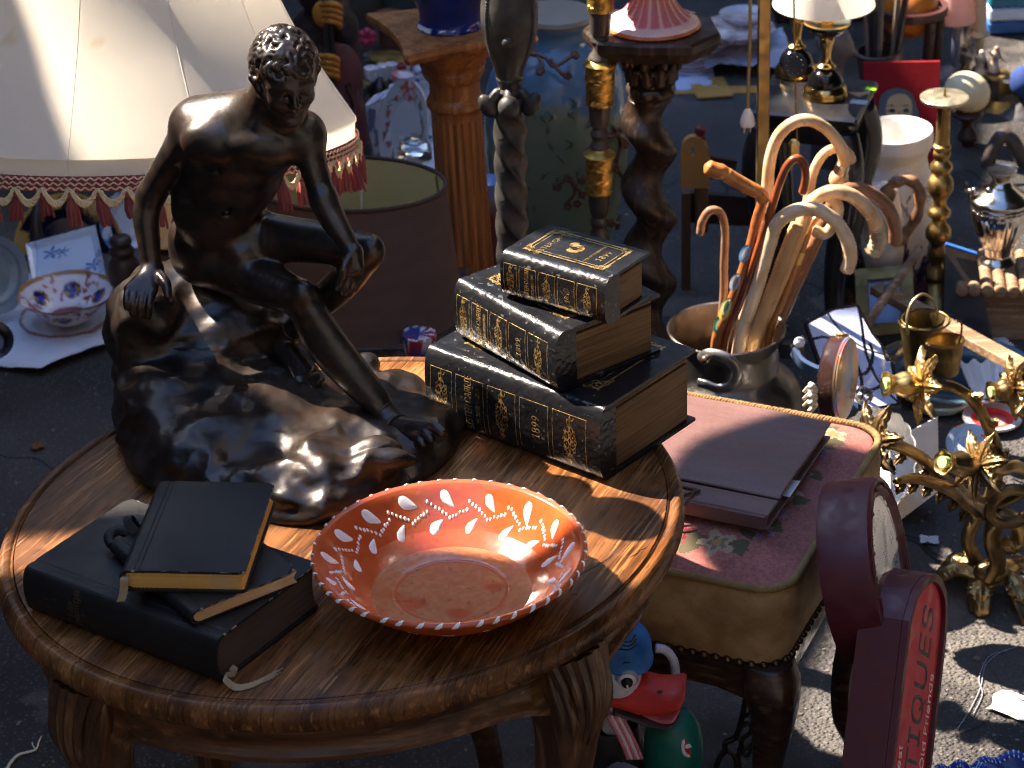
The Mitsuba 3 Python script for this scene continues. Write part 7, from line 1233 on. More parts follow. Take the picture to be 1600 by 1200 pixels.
for pr_, nm in (([(266, 20), (265, 23.5), (268, 23), (274, 18), (281, 14), (288, 19)], 'crown'), ([(288, 16), (292, 22), (300, 34), (308, 46), (314, 47), (317, 44)], 'lid'), ([(317, 43), (320, 45), (324, 43)], 'rim'), ([(382, 25), (390, 22), (398, 21), (404, 27), (412, 31), (424, 31)], 'foot')):
    m, *_ = turned(sa, sb2, SY, pr_, 56, sp=3); part(k, nm, m, 'polished', SIL, smooth=40)
m, *_ = turned(sa, sb2, SY, [(322, 43), (334, 43), (350, 39), (366, 33), (383, 25)], 120, lambda a, z: 1 + 0.035 * np.abs(np.sin(a * 11)), sp=4); part(k, 'fluted_body', m, 'polished', SIL, smooth=True)
for x, y in ((1518, 300), (1606, 310)): part(k, 'lug', [ellipsoid(at(x, y, SY), (0.008, 0.007, 0.007), None, 12), tube([at(x, y, SY), at(1562, 322, SY)], 0.0035, 8)], 'polished', SIL, smooth=True)
for t in (-1.2, -0.4): part(k, 'knob', ellipsoid(at(1562 + 42 * math.sin(t), 298, SY - 0.03), (0.006, 0.006, 0.006), None, 12), 'polished', SIL, smooth=True)
k = thing('brass_pot', 'small brass lidded pot with a red sticker, left of the samovar', 'pot'); m, *_ = turned((1510, 285), (1507, 400), 3.85, [(284, 2), (288, 4), (292, 3), (296, 6), (304, 12), (312, 22), (320, 30), (332, 34), (348, 35), (364, 30), (372, 25)], 48, sp=3); part(k, 'body', m, 'metal', mottle((0.28, 0.18, 0.09), 0.4, 50), smooth=True); part(k, 'sticker', place(cbox((-0.007, -0.001, -0.004), (0.007, 0.0, 0.004), 0.0003), at(1489, 340, 3.808)), 'matte', lin(225, 40, 40))
k = thing('wooden_stand', 'wooden stand with a scalloped top roll under the samovar', 'stand'); wz = 0.105
wbx = [on(1490, 425, wz), on(1640, 428, wz)]; wd = wbx[1] - wbx[0]; wl = np.linalg.norm(wd); Rw = rz(math.atan2(wd[1], wd[0]))
part(k, 'box', place(cbox((0, -0.02, 0.0), (wl, 0.10, 0.082), 0.004), wbx[0] * [1, 1, 0], Rw), 'plank_timber', smooth=30)
for j in range(int(wl / 0.019)): part(k, 'scallop', place(tube([(0.0115 + j * 0.019, y_, 0.0905) for y_ in (-0.038, -0.036, -0.02, 0.098)], [0.006, 0.0092, 0.0095, 0.0095], 16), wbx[0] * [1, 1, 0], Rw), 'plank_timber', smooth=40)


# ------------------------------------------------------------------ far right background
k = thing('globe_stand', 'large orange globe held in a dark wooden ring on a stand', 'globe'); gY = 4.3; gc = at(1420, 15, gY); gs = scale(1420, 15, gY)
def globe_col(v):
    n = meshkit.fbm((v - gc) * 14, 4, 7)[:, None]; return np.where(n > 0.52, np.array(lin(150, 78, 30)), np.array(lin(196, 116, 48))) * (0.8 + 0.4 * meshkit.noise(v * 80)[:, None])
part(k, 'globe', ellipsoid(gc, 46 * gs, None, 64), 'gloss', globe_col, smooth=True); part(k, 'ring', place(lathe([(50 * gs, -0.008), (60 * gs, -0.008), (61 * gs, 0), (60 * gs, 0.008), (50 * gs, 0.008)], 64, cap=False), gc + [0, 0, 0.003]), 'satin', lin(66, 36, 34), smooth=20)
for a in (0.3, 2.0, 3.6, 5.2): part(k, 'leg', tube([gc + np.array([56 * gs * math.cos(a), 56 * gs * math.sin(a), -0.004]), np.r_[gc[:2] + 48 * gs * np.array([math.cos(a), math.sin(a)]), 0.0]], 0.010, 10), 'satin', lin(56, 32, 30), smooth=True)
k = thing('tool_bucket', 'dark brown bucket holding a bunch of dark rods and umbrellas', 'bucket'); bY = 4.1; m, bb, _, bs_ = turned((1374, 84), (1376, 130), bY, [(78, 33), (80, 37), (84, 36), (120, 33), (150, 30), (190, 29)], 40, cap=False); part(k, 'body', m, 'satin', mottle(lin(84, 56, 50), 0.25, 40), smooth=40)
rr_ = np.random.default_rng(31); top0 = at(1374, 84, bY)
for j in range(11): a = rr_.uniform(0, 6.28); e = np.array([math.cos(a), math.sin(a) * .6, 0]); part(k, 'rod', tube([top0 + e * 0.02 + [0, 0, -0.11], top0 + e * (0.035 + 0.05 * rr_.random()) + [0, 0, 0.13 + 0.09 * rr_.random()]], rr_.uniform(0.003, 0.0065), 8), 'satin', mottle(lin(*((46, 42, 46) if j % 3 else (120, 108, 96))), 0.3, 50), smooth=True)
part(k, 'base', place(lathe([(0.0002, 0.0), (0.038, 0.0), (0.038, bb[2]), (0.0002, bb[2])], 32), bb * [1, 1, 0]), 'satin', lin(60, 44, 40), smooth=30)
k = thing('pink_lampshade', 'pale pink lampshade on a stand at the top right edge', 'lampshade'); lY = 4.35; m, bb, _, bs_ = turned((1495, -40), (1496, 60), lY, [(-60, 20), (32, 30)], 40, cap=False); part(k, 'shade', m, 'thin_cloth', lin(226, 186, 176), smooth=40); part(k, 'stem', tube([at(1495, -30, lY), at(1496, 32, lY), bb * [1, 1, 0]], 0.008, 10), 'satin', lin(110, 120, 150), smooth=True); part(k, 'foot', place(lathe([(0.0002, 0.0), (0.06, 0.0), (0.05, 0.02), (0.01, 0.04), (0.0002, 0.04)], 32), bb * [1, 1, 0]), 'satin', lin(90, 90, 100), smooth=40)
def figurine(label, px, pyb, Y, hpx, col, seed, mat='metal'):
    key = thing('silver_figurine', label, 'figurine'); s = scale(px, pyb, Y); b = at(px, pyb, Y); rg_ = np.random.default_rng(seed); h = hpx * s; f_ = Field(b + [-0.4 * h, -0.35 * h, 0], b + [0.4 * h, 0.35 * h, 1.1 * h], max(0.0022, h / 45)); f_.cone(b + [0, 0, .1 * h], b + [0, 0, .35 * h], .2 * h, .13 * h, .05 * h); f_.cone(b + [0, 0, .35 * h], b + [0.03 * h, -.02 * h, .68 * h], .12 * h, .16 * h, .06 * h); f_.ball(b + [0.04 * h, -.04 * h, .88 * h], .10 * h, None, .03 * h); f_.cone(b + [.12 * h, 0, .68 * h], b + [.25 * h, -.14 * h, .5 * h], .055 * h, .045 * h, .03 * h); f_.cone(b + [-.12 * h, 0, .68 * h], b + [-.24 * h, -.10 * h, .82 * h], .055 * h, .04 * h, .03 * h)
    part(key, 'body', relax(f_.mesh(), 1), mat, col, smooth=True); part(key, 'plinth', place(lathe([(0.0002, -b[2]), (.22 * h, -b[2]), (.22 * h, 0.06 * h), (0.0002, .1 * h)], 24), b), 'satin', lin(70, 62, 60), smooth=30); return key
SV = mottle((0.45, 0.42, 0.38), 0.5, 50, 1, (0.22, 0.19, 0.17)); WM = mottle(lin(206, 190, 170), 0.3, 50, 2, lin(120, 96, 78))
figurine('upper silver figurine with raised arm behind the red panel', 1508, 72, 4.42, 52, SV, 1); figurine('silver figurine left of the bronze animals, beside the pale egg shaped ornament', 1508, 112, 4.3, 42, SV, 2); figurine('warm white figurine between the silver figurine and the brass stand', 1530, 118, 4.24, 44, WM, 3, 'satin'); figurine('rightmost pale bronze figurine on the brass stand', 1553, 114, 4.25, 46, WM, 4, 'satin')
k = thing('brass_stand', 'brass floor stand with a flat round pan under the figurine', 'stand'); m, bb, _, _ = turned((1555, 118), (1556, 250), 4.25, [(114, 22), (117, 23), (121, 12), (126, 5), (180, 5), (250, 6), (290, 7)], 40); part(k, 'body', m, 'metal', BRS2, smooth=40); part(k, 'base', place(lathe([(0.0002, 0.0), (0.06, 0.0), (0.05, 0.02), (0.01, bb[2] + 0.01), (0.0002, bb[2] + 0.01)], 32), bb * [1, 1, 0]), 'metal', BRS2, smooth=40)
k = thing('clay_candlestick', 'pale striped candle on a dark stand at the top right', 'candlestick'); m, bb, _, _ = turned((1532, 0), (1531, 80), 4.35, [(-30, 10), (48, 10), (54, 16), (60, 6), (90, 7)], 32); part(k, 'body', m, 'satin', mottle(lin(190, 172, 140), 0.3, 60), smooth=40); part(k, 'base', place(lathe([(0.0002, 0.0), (0.05, 0.0), (0.02, 0.03), (0.01, bb[2] + .005), (0.0002, bb[2] + .005)], 32), bb * [1, 1, 0]), 'satin', lin(50, 42, 40), smooth=40)
k = thing('egg_ornament', 'cream egg shaped ornament on a dark turned base behind the brass candlestick', 'ornament'); eY = 4.05; ec = at(1511, 147, eY); part(k, 'egg', ellipsoid(ec + [0, 0, 0.004], (0.042, 0.036, 0.036), ry(0.4), 40), 'satin', mottle(lin(226, 210, 170), 0.1, 30), smooth=True)
m, bb, _, _ = turned((1512, 170), (1512, 330), eY, [(172, 18), (178, 26), (184, 16), (192, 8), (204, 12), (214, 17), (222, 10), (232, 9), (244, 20), (254, 28), (264, 26), (300, 26), (330, 26)], 40, sp=2); part(k, 'base', m, 'satin', mottle(lin(66, 46, 44), 0.4, 40), smooth=True)
k = thing('curved_bracket', 'dark arched wooden bracket on the ground at the right edge', 'bracket'); part(k, 'arch', tube(spline([at(*q, 3.95) for q in ((1540, 268), (1552, 232), (1566, 212), (1580, 218), (1592, 238), (1604, 268))], 6), 0.013, 10), 'satin', mottle(lin(70, 62, 60), 0.3, 40), smooth=True)
k = thing('blue_ball', 'dark blue ball at the right picture edge', 'ball'); part(k, 'ball', ellipsoid(at(1604, 128, 4.2), 0.031, None, 40), 'matte', mottle(lin(36, 58, 110), 0.25, 60), smooth=True); bl = at(1604, 128, 4.2); part(k, 'stand', place(lathe([(0.0002, 0.0), (0.05, 0.0), (0.012, 0.02), (0.010, bl[2] - 0.02), (0.02, bl[2] - 0.012), (0.0002, bl[2] - 0.01)], 24), bl * [1, 1, 0]), 'satin', lin(40, 40, 44), smooth=40)
k = thing('easel', 'dark folding wooden easel at the top right', 'easel')
for a_, b_ in (((1556, -40, 5.2), (1546, 115, 4.9)), ((1560, -40, 5.2), (1592, 105, 4.95)), ((1558, -40, 5.2), (1572, 60, 5.5))):
    p0_, p1_ = at(*a_), at(*b_); p1_ = p1_ + (p1_ - p0_) * (p1_[2] / (p0_[2] - p1_[2])); part(k, 'leg', beam(p1_, p0_, 0.022, 0.014), 'satin', lin(44, 36, 38))
k = thing('blue_crate', 'blue plastic crate with white bands at the far top right corner', 'crate'); cz = on(1590, 55, 0); 
for j, c in enumerate((lin(40, 90, 150), lin(190, 205, 225), lin(30, 110, 140), lin(150, 180, 210), lin(46, 84, 130))): part(k, 'band', cbox(cz + [-0.06, 0, 0.002 + j * 0.028], cz + [0.30, 0.2, 0.028 + j * 0.028], 0.004), 'satin', c)
k = thing('dark_sideboard', 'dark low cabinet at the far top right, beyond the figurines', 'cabinet'); s0 = on(1440, 40, 0); part(k, 'body', cbox((s0[0] - 0.75, 5.35, 0), (s0[0] + 0.10, 5.8, 0.42), 0.006), 'dark_timber'); 
for j in range(3): part(k, 'door', cbox((s0[0] - 0.74 + j * 0.28, 5.335, 0.03), (s0[0] - 0.47 + j * 0.28, 5.349, 0.38), 0.004), 'dark_timber')
k = thing('blue_print', 'pale blue and white boxed print standing beside the pink lampshade', 'print'); b0_ = at(1512, 10, 5.15); part(k, 'board', cbox(b0_ + [-0.02, 0, -b0_[2]], b0_ + [0.05, 0.03, 0.05], 0.003), 'satin', mottle(lin(150, 180, 210), 0.3, 20))

# plates and a cloth on the ground, upper middle right
k = thing('flat_carton', 'flattened brown cardboard piece with tape lying on the asphalt, top centre right', 'cardboard'); part(k, 'sheet', [place(cbox((-0.035, -0.05, 0.003), (0.035, 0.05, 0.007), 0.001), on(1110, 141, 0), rz(0.1)), place(cbox((-0.14, -0.018, 0.0005), (0.14, 0.018, 0.0025), 0.0005), on(1112, 142, 0), rz(-0.06))], 'matte', mottle(lin(176, 132, 70), 0.25, 40))
k = thing('blanket', 'crumpled white cloth under dishes on the ground at the upper middle right', 'cloth'); q0b = on(1150, 95, 0.01)
part(k, 'sheet', slab_of(sheet(lambda u, v: q0b + np.stack([(u - .4) * .17, (v - .4) * .20, 0.004 + 0.04 * meshkit.fbm(np.stack([u * 5, v * 6, u * 0], -1), 4, 2)], -1), 40, 40), 0.003, (0, 0, -1)), 'matte', lin(170, 176, 196), smooth=True)
for lab, px, py, R, c in (('flat patterned dish nearest the wooden pedestal on the far white cloth', 1105, 74, 0.055, lin(96, 64, 60)), ('large patterned platter in the middle of the far white cloth', 1150, 58, 0.075, lin(150, 116, 110)), ('pale bowl at the back of the far white cloth', 1163, 36, 0.05, lin(190, 196, 214))):
    k = thing('far_dish', lab, 'dish'); cdd = on(px, py, 0.055); part(k, 'dish', place(dish_mesh(R, 0.02), cdd), 'gloss', mottle(c, 0.5, 60, 3, lin(210, 200, 200)), smooth=40)
k = thing('plate_stack', 'small stack of pale plates on the asphalt beside the dark pedestal', 'plates'); 
for j in range(5): part(k, 'plate', place(dish_mesh(0.048, 0.008), on(1078, 112, 0.0) + [0, 0, 0.006 + j * 0.007]), 'gloss', lin(200, 168, 178) if j % 2 else lin(206, 202, 214), smooth=40)
k = thing('white_napkin', 'small white napkin under the stack of plates', 'cloth'); part(k, 'cloth', slab_of(sheet(lambda u, v: on(1082, 122, 0.002) + np.stack([(u - .5) * .085, (v - .5) * .13, 0.012 * meshkit.fbm(np.stack([u * 4, v * 4, u * 0], -1), 3)], -1), 16, 16), 0.002, (0, 0, -1)), 'matte', lin(190, 200, 228), smooth=True)
k = thing('pink_box', 'dull pink upholstered box at the top edge, right of the shell dish', 'box'); b0_ = on(1165, 30, 0); part(k, 'body', cbox(b0_ + [-0.16, 0.25, 0], b0_ + [0.14, 0.5, 0.30], 0.01), 'matte', mottle(lin(128, 92, 108), 0.15, 20))
k = thing('toy_bed', 'small wooden doll bed with a red knobbed post, behind the left walking stick', 'toy bed'); tY = 3.5; tb = lambda px, py, d=0: at(px, py, tY + d)
hbp = sg.Polygon(spline([(-0.022, 0), (-0.022, 0.065), (-0.012, 0.085), (0.004, 0.085), (0.018, 0.07), (0.022, 0.05), (0.022, 0.0)], 4)).difference(sg.box(-0.006, 0.055, -0.001, 0.07)); part(k, 'headboard', place(extr(hbp, 0.012), tb(1086, 290, 0), np.stack([[1, 0, 0], [0, 0, 1], [0, -1, 0]], 1)), 'satin', mottle(lin(178, 128, 72), 0.25, 30), smooth=30)
m, *_ = turned((1094, 196), (1096, 320), tY, [(196, 4), (199, 8), (206, 9), (211, 6), (214, 9), (218, 7), (224, 10), (300, 11), (360, 11)], 24); part(k, 'post', m, 'satin', lambda v: np.where((v[:, 2] > tb(1094, 219)[2])[:, None], np.array(lin(108, 40, 40)), np.array(lin(104, 72, 50))), smooth=40)
part(k, 'rail', beam(tb(1070, 322, .02), tb(1190, 330, .05), 0.014, 0.05), 'satin', mottle(lin(52, 40, 38), 0.3, 30)); part(k, 'rail', beam(tb(1100, 250, .05), tb(1150, 258, .05), 0.012, 0.02), 'satin', mottle(lin(60, 46, 42), 0.3, 30)); part(k, 'leg', beam(tb(1072, 300, .0) * [1, 1, 0], tb(1072, 300, 0), 0.014, 0.014, (0, 1, 0)), 'satin', lin(90, 64, 46))
part(k, 'leg', beam(tb(1185, 300, .05) * [1, 1, 0], tb(1185, 300, 0.05), 0.014, 0.014, (0, 1, 0)), 'satin', lin(52, 40, 38))

# ------------------------------------------------------------------ clutter on the ground, middle right
G = lambda px, py, z=0.0: on(px, py, z)
k = thing('gold_frame', 'old gilt picture frame with pale blue glass leaning behind the bucket', 'frame'); gY2 = 3.30; FQ = [at(1334, 424, gY2), at(1426, 416, gY2), at(1432, 520, gY2 - 0.08), at(1338, 528, gY2 - 0.08)]
def fp(u, v, o=0.0):
    n = np.cross(FQ[1] - FQ[0], FQ[3] - FQ[0]); n = -n / np.linalg.norm(n); n = n if n[1] < 0 else -n; return FQ[0] * (1 - u) * (1 - v) + FQ[1] * u * (1 - v) + FQ[2] * u * v + FQ[3] * (1 - u) * v + n * o
for (u0, v0), (u1, v1) in (((0, .08), (1, .08)), ((0, .92), (1, .92)), ((.12, .16), (.12, .84)), ((.88, .16), (.88, .84))): part(k, 'rail', beam(fp(u0, v0), fp(u1, v1), 0.020, 0.012, fp(.5, .5, 1) - fp(.5, .5)), 'metal', mottle((0.30, 0.19, 0.06), 0.5, 60, 2, (0.14, 0.085, 0.035)), smooth=30)
part(k, 'glass', slab_of(sheet(lambda u, v: np.array([[fp(a * .76 + .12, b * .84 + .08, -0.003) for b in v[0]] for a in u[:, 0]]), 6, 6), 0.002, (0, 1, -.3)), 'gloss', lin(120, 150, 200), smooth=False)
k = thing('brown_book_end', 'dark gilt edged box standing left of the gold frame', 'box'); part(k, 'body', hull([at(*q) for q in ((1312, 438, 3.3), (1334, 430, 3.36), (1340, 522, 3.2), (1324, 525, 3.16), (1308, 500, 3.2), (1312, 438, 3.4), (1338, 522, 3.3), (1310, 500, 3.3))]), 'metal', mottle((0.16, 0.10, 0.05), 0.4, 50), smooth=False)
k = thing('wooden_cross_bars', 'two crossed weathered wooden bars lying over the brass bucket', 'wooden tool'); part(k, 'long_bar', beam(at(1370, 450, 3.22), at(1605, 578, 2.92), 0.026, 0.014), 'plank_timber', smooth=30); part(k, 'round_bar', tube([at(1436, 390, 3.22), at(1345, 520, 3.06)], 0.0068, 10), 'plank_timber', smooth=True); part(k, 'peg', place(lathe([(0.0075, -0.001), (0.0078, 0.003), (0.0002, 0.004)], 16), at(1388, 452, 3.19), frame_to((0, -0.5, 0.85))), 'satin', lin(60, 42, 36), smooth=30)
k = thing('dark_board', 'dark leaning panel with a thin blue top edge beside the brass candlestick', 'board'); part(k, 'panel', slab_of(skin([[at(1478, 382, 3.32), at(1525, 398, 3.30)], [at(1476, 440, 3.29), at(1540, 480, 3.27)], [at(1474, 486, 3.26), at(1552, 535, 3.23)]], False, False), 0.014, (0, .9, -.2)), 'satin', mottle(lin(42, 34, 30), 0.3, 30)); part(k, 'edge', beam(at(1477, 381, 3.315), at(1527, 397, 3.295), 0.005, 0.005), 'satin', lin(40, 100, 190))
BUC = mottle((0.20, 0.145, 0.055), 0.45, 40, 1, (0.11, 0.085, 0.045))
k = thing('brass_bucket', 'dull brass bucket with a bail handle standing on the blue plate', 'bucket'); bkY = 2.98; m, kb_, _, ks = turned((1440, 505), (1442, 585), bkY, [(497, 35), (500, 36.5), (506, 34), (520, 32), (545, 30), (570, 28), (580, 26), (582, 0.3)], 48, cap=False); part(k, 'body', m, 'metal', BUC, smooth=40)
part(k, 'bail', tube(spline([at(*q, bkY - dy) for q, dy in (((1419, 522), .028), ((1417, 498), .03), ((1424, 474), .02), ((1440, 460), .01), ((1455, 466), .0), ((1463, 482), .0), ((1464, 500), .0))], 6), 0.0019, 8), 'metal', mottle((0.42, 0.34, 0.20), 0.3, 60), smooth=True)
part(k, 'hoop', tube([kb_ * [1, 1, 0] + [36.8 * ks * math.cos(a), 36.8 * ks * math.sin(a), at(1440, 500, bkY)[2]] for a in np.linspace(0, 2 * np.pi, 49)], 0.0018, 6), 'metal', BUC, smooth=True)
k = thing('brass_jug', 'small brass measuring jug with a wide spout, right of the bucket', 'jug'); jY = 2.90; m, jb_, _, js = turned((1478, 540), (1478, 590), jY, [(530, 24), (534, 25), (545, 22), (560, 20), (575, 18), (584, 16), (586, .3)], 48, lambda a, z: 1 + 0.22 * np.clip(np.cos(a - 0.1), 0, 1) ** 4 + 0.30 * np.clip(np.cos(a - 3.1), 0, 1) ** 6, cap=False); part(k, 'body', m, 'metal', BRS2, smooth=40); part(k, 'hook', tube(spline([at(*q, jY) for q in ((1496, 545), (1502, 520), (1502, 504), (1494, 502))], 5), 0.0016, 6), 'metal', (0.10, 0.08, 0.06), smooth=True)
k = thing('blue_plate', 'large blue green glazed plate on the ground under the bucket and jug', 'plate'); bpc = G(1490, 588, 0.012)
part(k, 'dish', place(dish_mesh(0.118, 0.014, n=120), bpc, rx(-0.04)), 'gloss', lambda v: sel(np.tile(lin(38, 62, 76), (len(v), 1)) * (0.7 + 0.6 * meshkit.fbm(v * 30, 3)[:, None]), (np.hypot(v[:, 0] - bpc[0], v[:, 1] - bpc[1]) > 0.104, lin(92, 120, 140)), ((np.hypot(v[:, 0] - bpc[0], v[:, 1] - bpc[1]) > .082) & (np.hypot(v[:, 0] - bpc[0], v[:, 1] - bpc[1]) < .087), lin(70, 100, 120))), smooth=40)
k = thing('white_shell_dish', 'white fluted shell fragment lying on the edge of the blue plate', 'dish'); so = G(1545, 605, 0.03); part(k, 'shell', slab_of(sheet(lambda u, v: so + np.stack([(u - .5) * .075 * (0.5 + 0.5 * v), (v - .5) * .075, 0.012 * (v - .3) ** 2 * 4 + 0.004 * np.cos(u * 22) * v], -1), 40, 20), 0.003, (0, 0, -1)), 'gloss', lin(224, 222, 222), smooth=True)
k = thing('rope_dish', 'small oval ceramic dish with a rope pattern rim near the brass flower', 'dish'); ro = G(1470, 632, 0.016); e_ = np.linspace(0, 2 * np.pi, 181); part(k, 'rim', [tube([ro + [0.034 * math.cos(a) + 0.002 * math.cos(a * 24 + p_) * math.cos(a), 0.020 * math.sin(a), 0.002 * math.sin(a * 24 + p_)] for a in e_], 0.0024, 6) for p_ in (0, math.pi)], 'gloss', lin(190, 208, 196), smooth=True); part(k, 'dish', place((np.asarray(trimesh.creation.uv_sphere(1.0, count=[10, 32]).vertices) * [0.033, 0.019, 0.008], trimesh.creation.uv_sphere(1.0, count=[10, 32]).faces), ro + [0, 0, -0.006]), 'gloss', lin(170, 190, 190), smooth=True)
k = thing('pink_saucer', 'round saucer with a red and pink centre lying on the asphalt at the right', 'saucer'); po = G(1550, 658, 0.006); part(k, 'dish', place(dish_mesh(0.042, 0.008), po), 'gloss', lambda v: sel(np.tile(lin(206, 204, 204), (len(v), 1)), (np.hypot(v[:, 0] - po[0], v[:, 1] - po[1]) < 0.031, lin(214, 72, 70)), (np.hypot(v[:, 0] - po[0] - .004, v[:, 1] - po[1]) < 0.016, lin(226, 128, 124))), smooth=40)
k = thing('striped_jar_lid', 'shallow pale ceramic lid with a red rim half under the brass branch', 'lid'); po2 = G(1515, 700, 0.02); part(k, 'dish', place(dish_mesh(0.034, 0.010), po2, rx(0.5)), 'gloss', lambda v: sel(np.tile(lin(170, 190, 214), (len(v), 1)), (meshkit.noise(v * 60) > .6, lin(205, 90, 90))), smooth=40)
# leaded glass panel
k = thing('leaded_glass_panel', 'leaded panel of white and lilac opal glass pieces propped behind the wooden oval', 'glass panel'); LQ = [at(1262, 520, 2.9), at(1335, 480, 3.06), at(1375, 560, 2.88), at(1402, 632, 2.70), at(1336, 642, 2.70)]
nrm = np.cross(LQ[1] - LQ[0], LQ[4] - LQ[0]); nrm /= np.linalg.norm(nrm); nrm = nrm if nrm @ (EYE - LQ[0]) > 0 else -nrm; L1 = RIGHT - nrm * (RIGHT @ nrm); L1 /= np.linalg.norm(L1); L2 = np.cross(nrm, L1); LO = at(1335, 565, 2.86)
def to2(px, py):
    d = sight(px, py); p = EYE + d * (((LO - EYE) @ nrm) / (d @ nrm)); return np.array([(p - LO) @ L1, (p - LO) @ L2])
lx = lambda *pts: sg.LineString([to2(*q) for q in spline(pts, 6)])
cuts_ = [lx((1250, 540), (1290, 530), (1330, 560), (1345, 600), (1340, 650)), lx((1290, 490), (1312, 520), (1345, 545), (1375, 556), (1384, 560)), lx((1338, 470), (1345, 510), (1352, 555), (1372, 600), (1410, 640)), lx((1330, 590), (1352, 585), (1362, 560), (1358, 540)), lx((1340, 620), (1362, 612), (1385, 600), (1395, 590)), lx((1366, 520), (1378, 548), (1384, 566), (1392, 560)), lx((1265, 560), (1300, 570), (1335, 575))]
lpoly = sg.Polygon([to2(*q) for q in ((1258, 508), (1300, 486), (1338, 480), (1362, 525), (1390, 560), (1404, 634), (1340, 646), (1290, 600))])
came = shapely.union_all([c.buffer(0.0022) for c in cuts_] + [lpoly.exterior.buffer(0.0024)])
L3 = lambda v: LO + np.outer(v[:, 0], L1) + np.outer(v[:, 1], L2) + np.outer(v[:, 2], nrm)
rl = np.random.default_rng(17)
for g in getattr(lpoly.difference(came.buffer(0.0004)), 'geoms', []):
    if g.area > 2e-5: e = extr(g, 0.003); part(k, 'pane', (L3(np.asarray(e.vertices)), e.faces), 'gloss', mottle(lin(*((206, 206, 226), (190, 196, 226), (214, 208, 220), (168, 180, 222))[rl.integers(4)]), 0.12, 40), smooth=False)
e = extr(came.intersection(lpoly.buffer(.003)), 0.0042); part(k, 'lead_came', (L3(np.asarray(e.vertices) - [0, 0, .0006]), e.faces), 'metal', lin(26, 30, 44), smooth=False)
# iridescent oval
k = thing('wooden_oval', 'thick oval disc with an iridescent wooden face standing on edge by the stool', 'oval disc'); oY = 2.55; oc_ = at(1318, 592, oY); on_ = 0.42 * (EYE - oc_) / np.linalg.norm(EYE - oc_) + 0.9 * (RIGHT - 0.10 * UP); on_ /= np.linalg.norm(on_); ov_ = UP * 0.98 + RIGHT * 0.17; OR = frame_to(on_, ov_)
dsk = tm(lathe(spline([(0.0002, -0.019), (0.046, -0.019), (0.050, -0.015), (0.0505, 0.0), (0.0485, 0.0035), (0.044, 0.0055), (0.0002, 0.0075)], 4), 64)); v = np.asarray(dsk.vertices) * [1.0, 0.82, 1.0]
def irid(vv):
    q = (vv - oc_) @ OR; n = meshkit.fbm(np.c_[q[:, 0] * 10, q[:, 1] * 60, q[:, 2] * 0], 4, 3)[:, None]; c = np.array(lin(120, 92, 66)) * (1 - n) + np.array(lin(186, 164, 136)) * n; b = meshkit.noise(np.c_[q[:, 0] * 28, q[:, 1] * 45, q[:, 2] * 0 + 4])[:, None]; c = np.where(b > .56, c * .35 + np.array(lin(86, 128, 186)) * .65, c); b2 = meshkit.noise(np.c_[q[:, 0] * 34, q[:, 1] * 50, q[:, 2] * 0 + 9])[:, None]; c = np.where(b2 > .70, c * .4 + np.array(lin(196, 104, 58)) * .6, c); return np.where((q[:, 2] < 0.001)[:, None], np.array(lin(52, 34, 30)), c)
part(k, 'disc', place((v, dsk.faces), oc_, OR), 'gloss', irid, smooth=40)
part(k, 'cap_ring', tube([oc_ + OR @ np.array([0.052, 0.006 * math.cos(a), -0.008 + 0.006 * math.sin(a)]) for a in np.linspace(0, 2 * np.pi, 21)], 0.0022, 8), 'metal', (0.5, 0.36, 0.18), smooth=True)
k = thing('glass_stopper', 'small faceted glass stopper on the ground beside the wooden oval', 'glass'); part(k, 'body', place(trimesh.creation.icosphere(1, 0.012), at(1350, 618, 2.6)), 'clear_glass', smooth=False)
k = thing('carved_chip', 'small heap of pale carved ornament between the album and the wooden oval', 'ornament'); part(k, 'curl', [tube(spline([at(1256, 612 + 11 * j, 2.5), at(1266, 603 + 11 * j, 2.49), at(1272, 612 + 11 * j, 2.49), at(1264, 622 + 11 * j, 2.48)], 6), [0.002] * 6 + [0.005] * 7 + [0.003] * 6, 8) for j in range(3)], 'satin', lin(206, 190, 170), smooth=True)
k = thing('scallop_bowl', 'white scalloped bowl on its side behind the maroon clock', 'bowl'); so_ = at(1362, 722, 2.52); sR = frame_to((-0.75, -0.5, 0.5)); sm_ = lathe(dense([(0.0002, -0.045), (0.03, -0.042), (0.050, -0.026), (0.060, -0.006), (0.065, 0.0), (0.061, -0.004), (0.047, -0.022), (0.028, -0.037), (0.0002, -0.040)], 0.004), 120, lambda a, z: 1 + 0.045 * np.abs(np.sin(a * 10)), cap=False); part(k, 'body', place(sm_, so_, sR), 'gloss', mottle(lin(226, 226, 222), 0.06, 30), smooth=40)
k = thing('white_slab', 'white square ceramic slab standing on edge behind the brass chandelier', 'slab'); wq = [at(1392, 690, 2.56), at(1464, 652, 2.72), at(1466, 768, 2.58), at(1392, 824, 2.44)]
part(k, 'slab', slab_of(sheet(lambda u, v: wq[0] * ((1 - u) * (1 - v))[..., None] + wq[1] * (u * (1 - v))[..., None] + wq[2] * (u * v)[..., None] + wq[3] * ((1 - u) * v)[..., None], 8, 8), 0.008, (0.3, .9, -.3)), 'satin', lin(216, 208, 200), smooth=30)
k = thing('black_rag', 'black cloth bag on the asphalt behind the brass flower arm', 'bag'); bo = at(1400, 672, 2.75); f_ = Field(bo - 0.11, bo + 0.11, 0.005); f_.ball(bo * [1, 1, 0] + [0.0, 0.03, 0.02], (0.085, 0.05, 0.03), None, 0.02); f_.ball(bo * [1, 1, 0] + [-0.05, 0.03, 0.03], (0.03, 0.04, 0.03), None, 0.02); mm_ = f_.mesh(); 
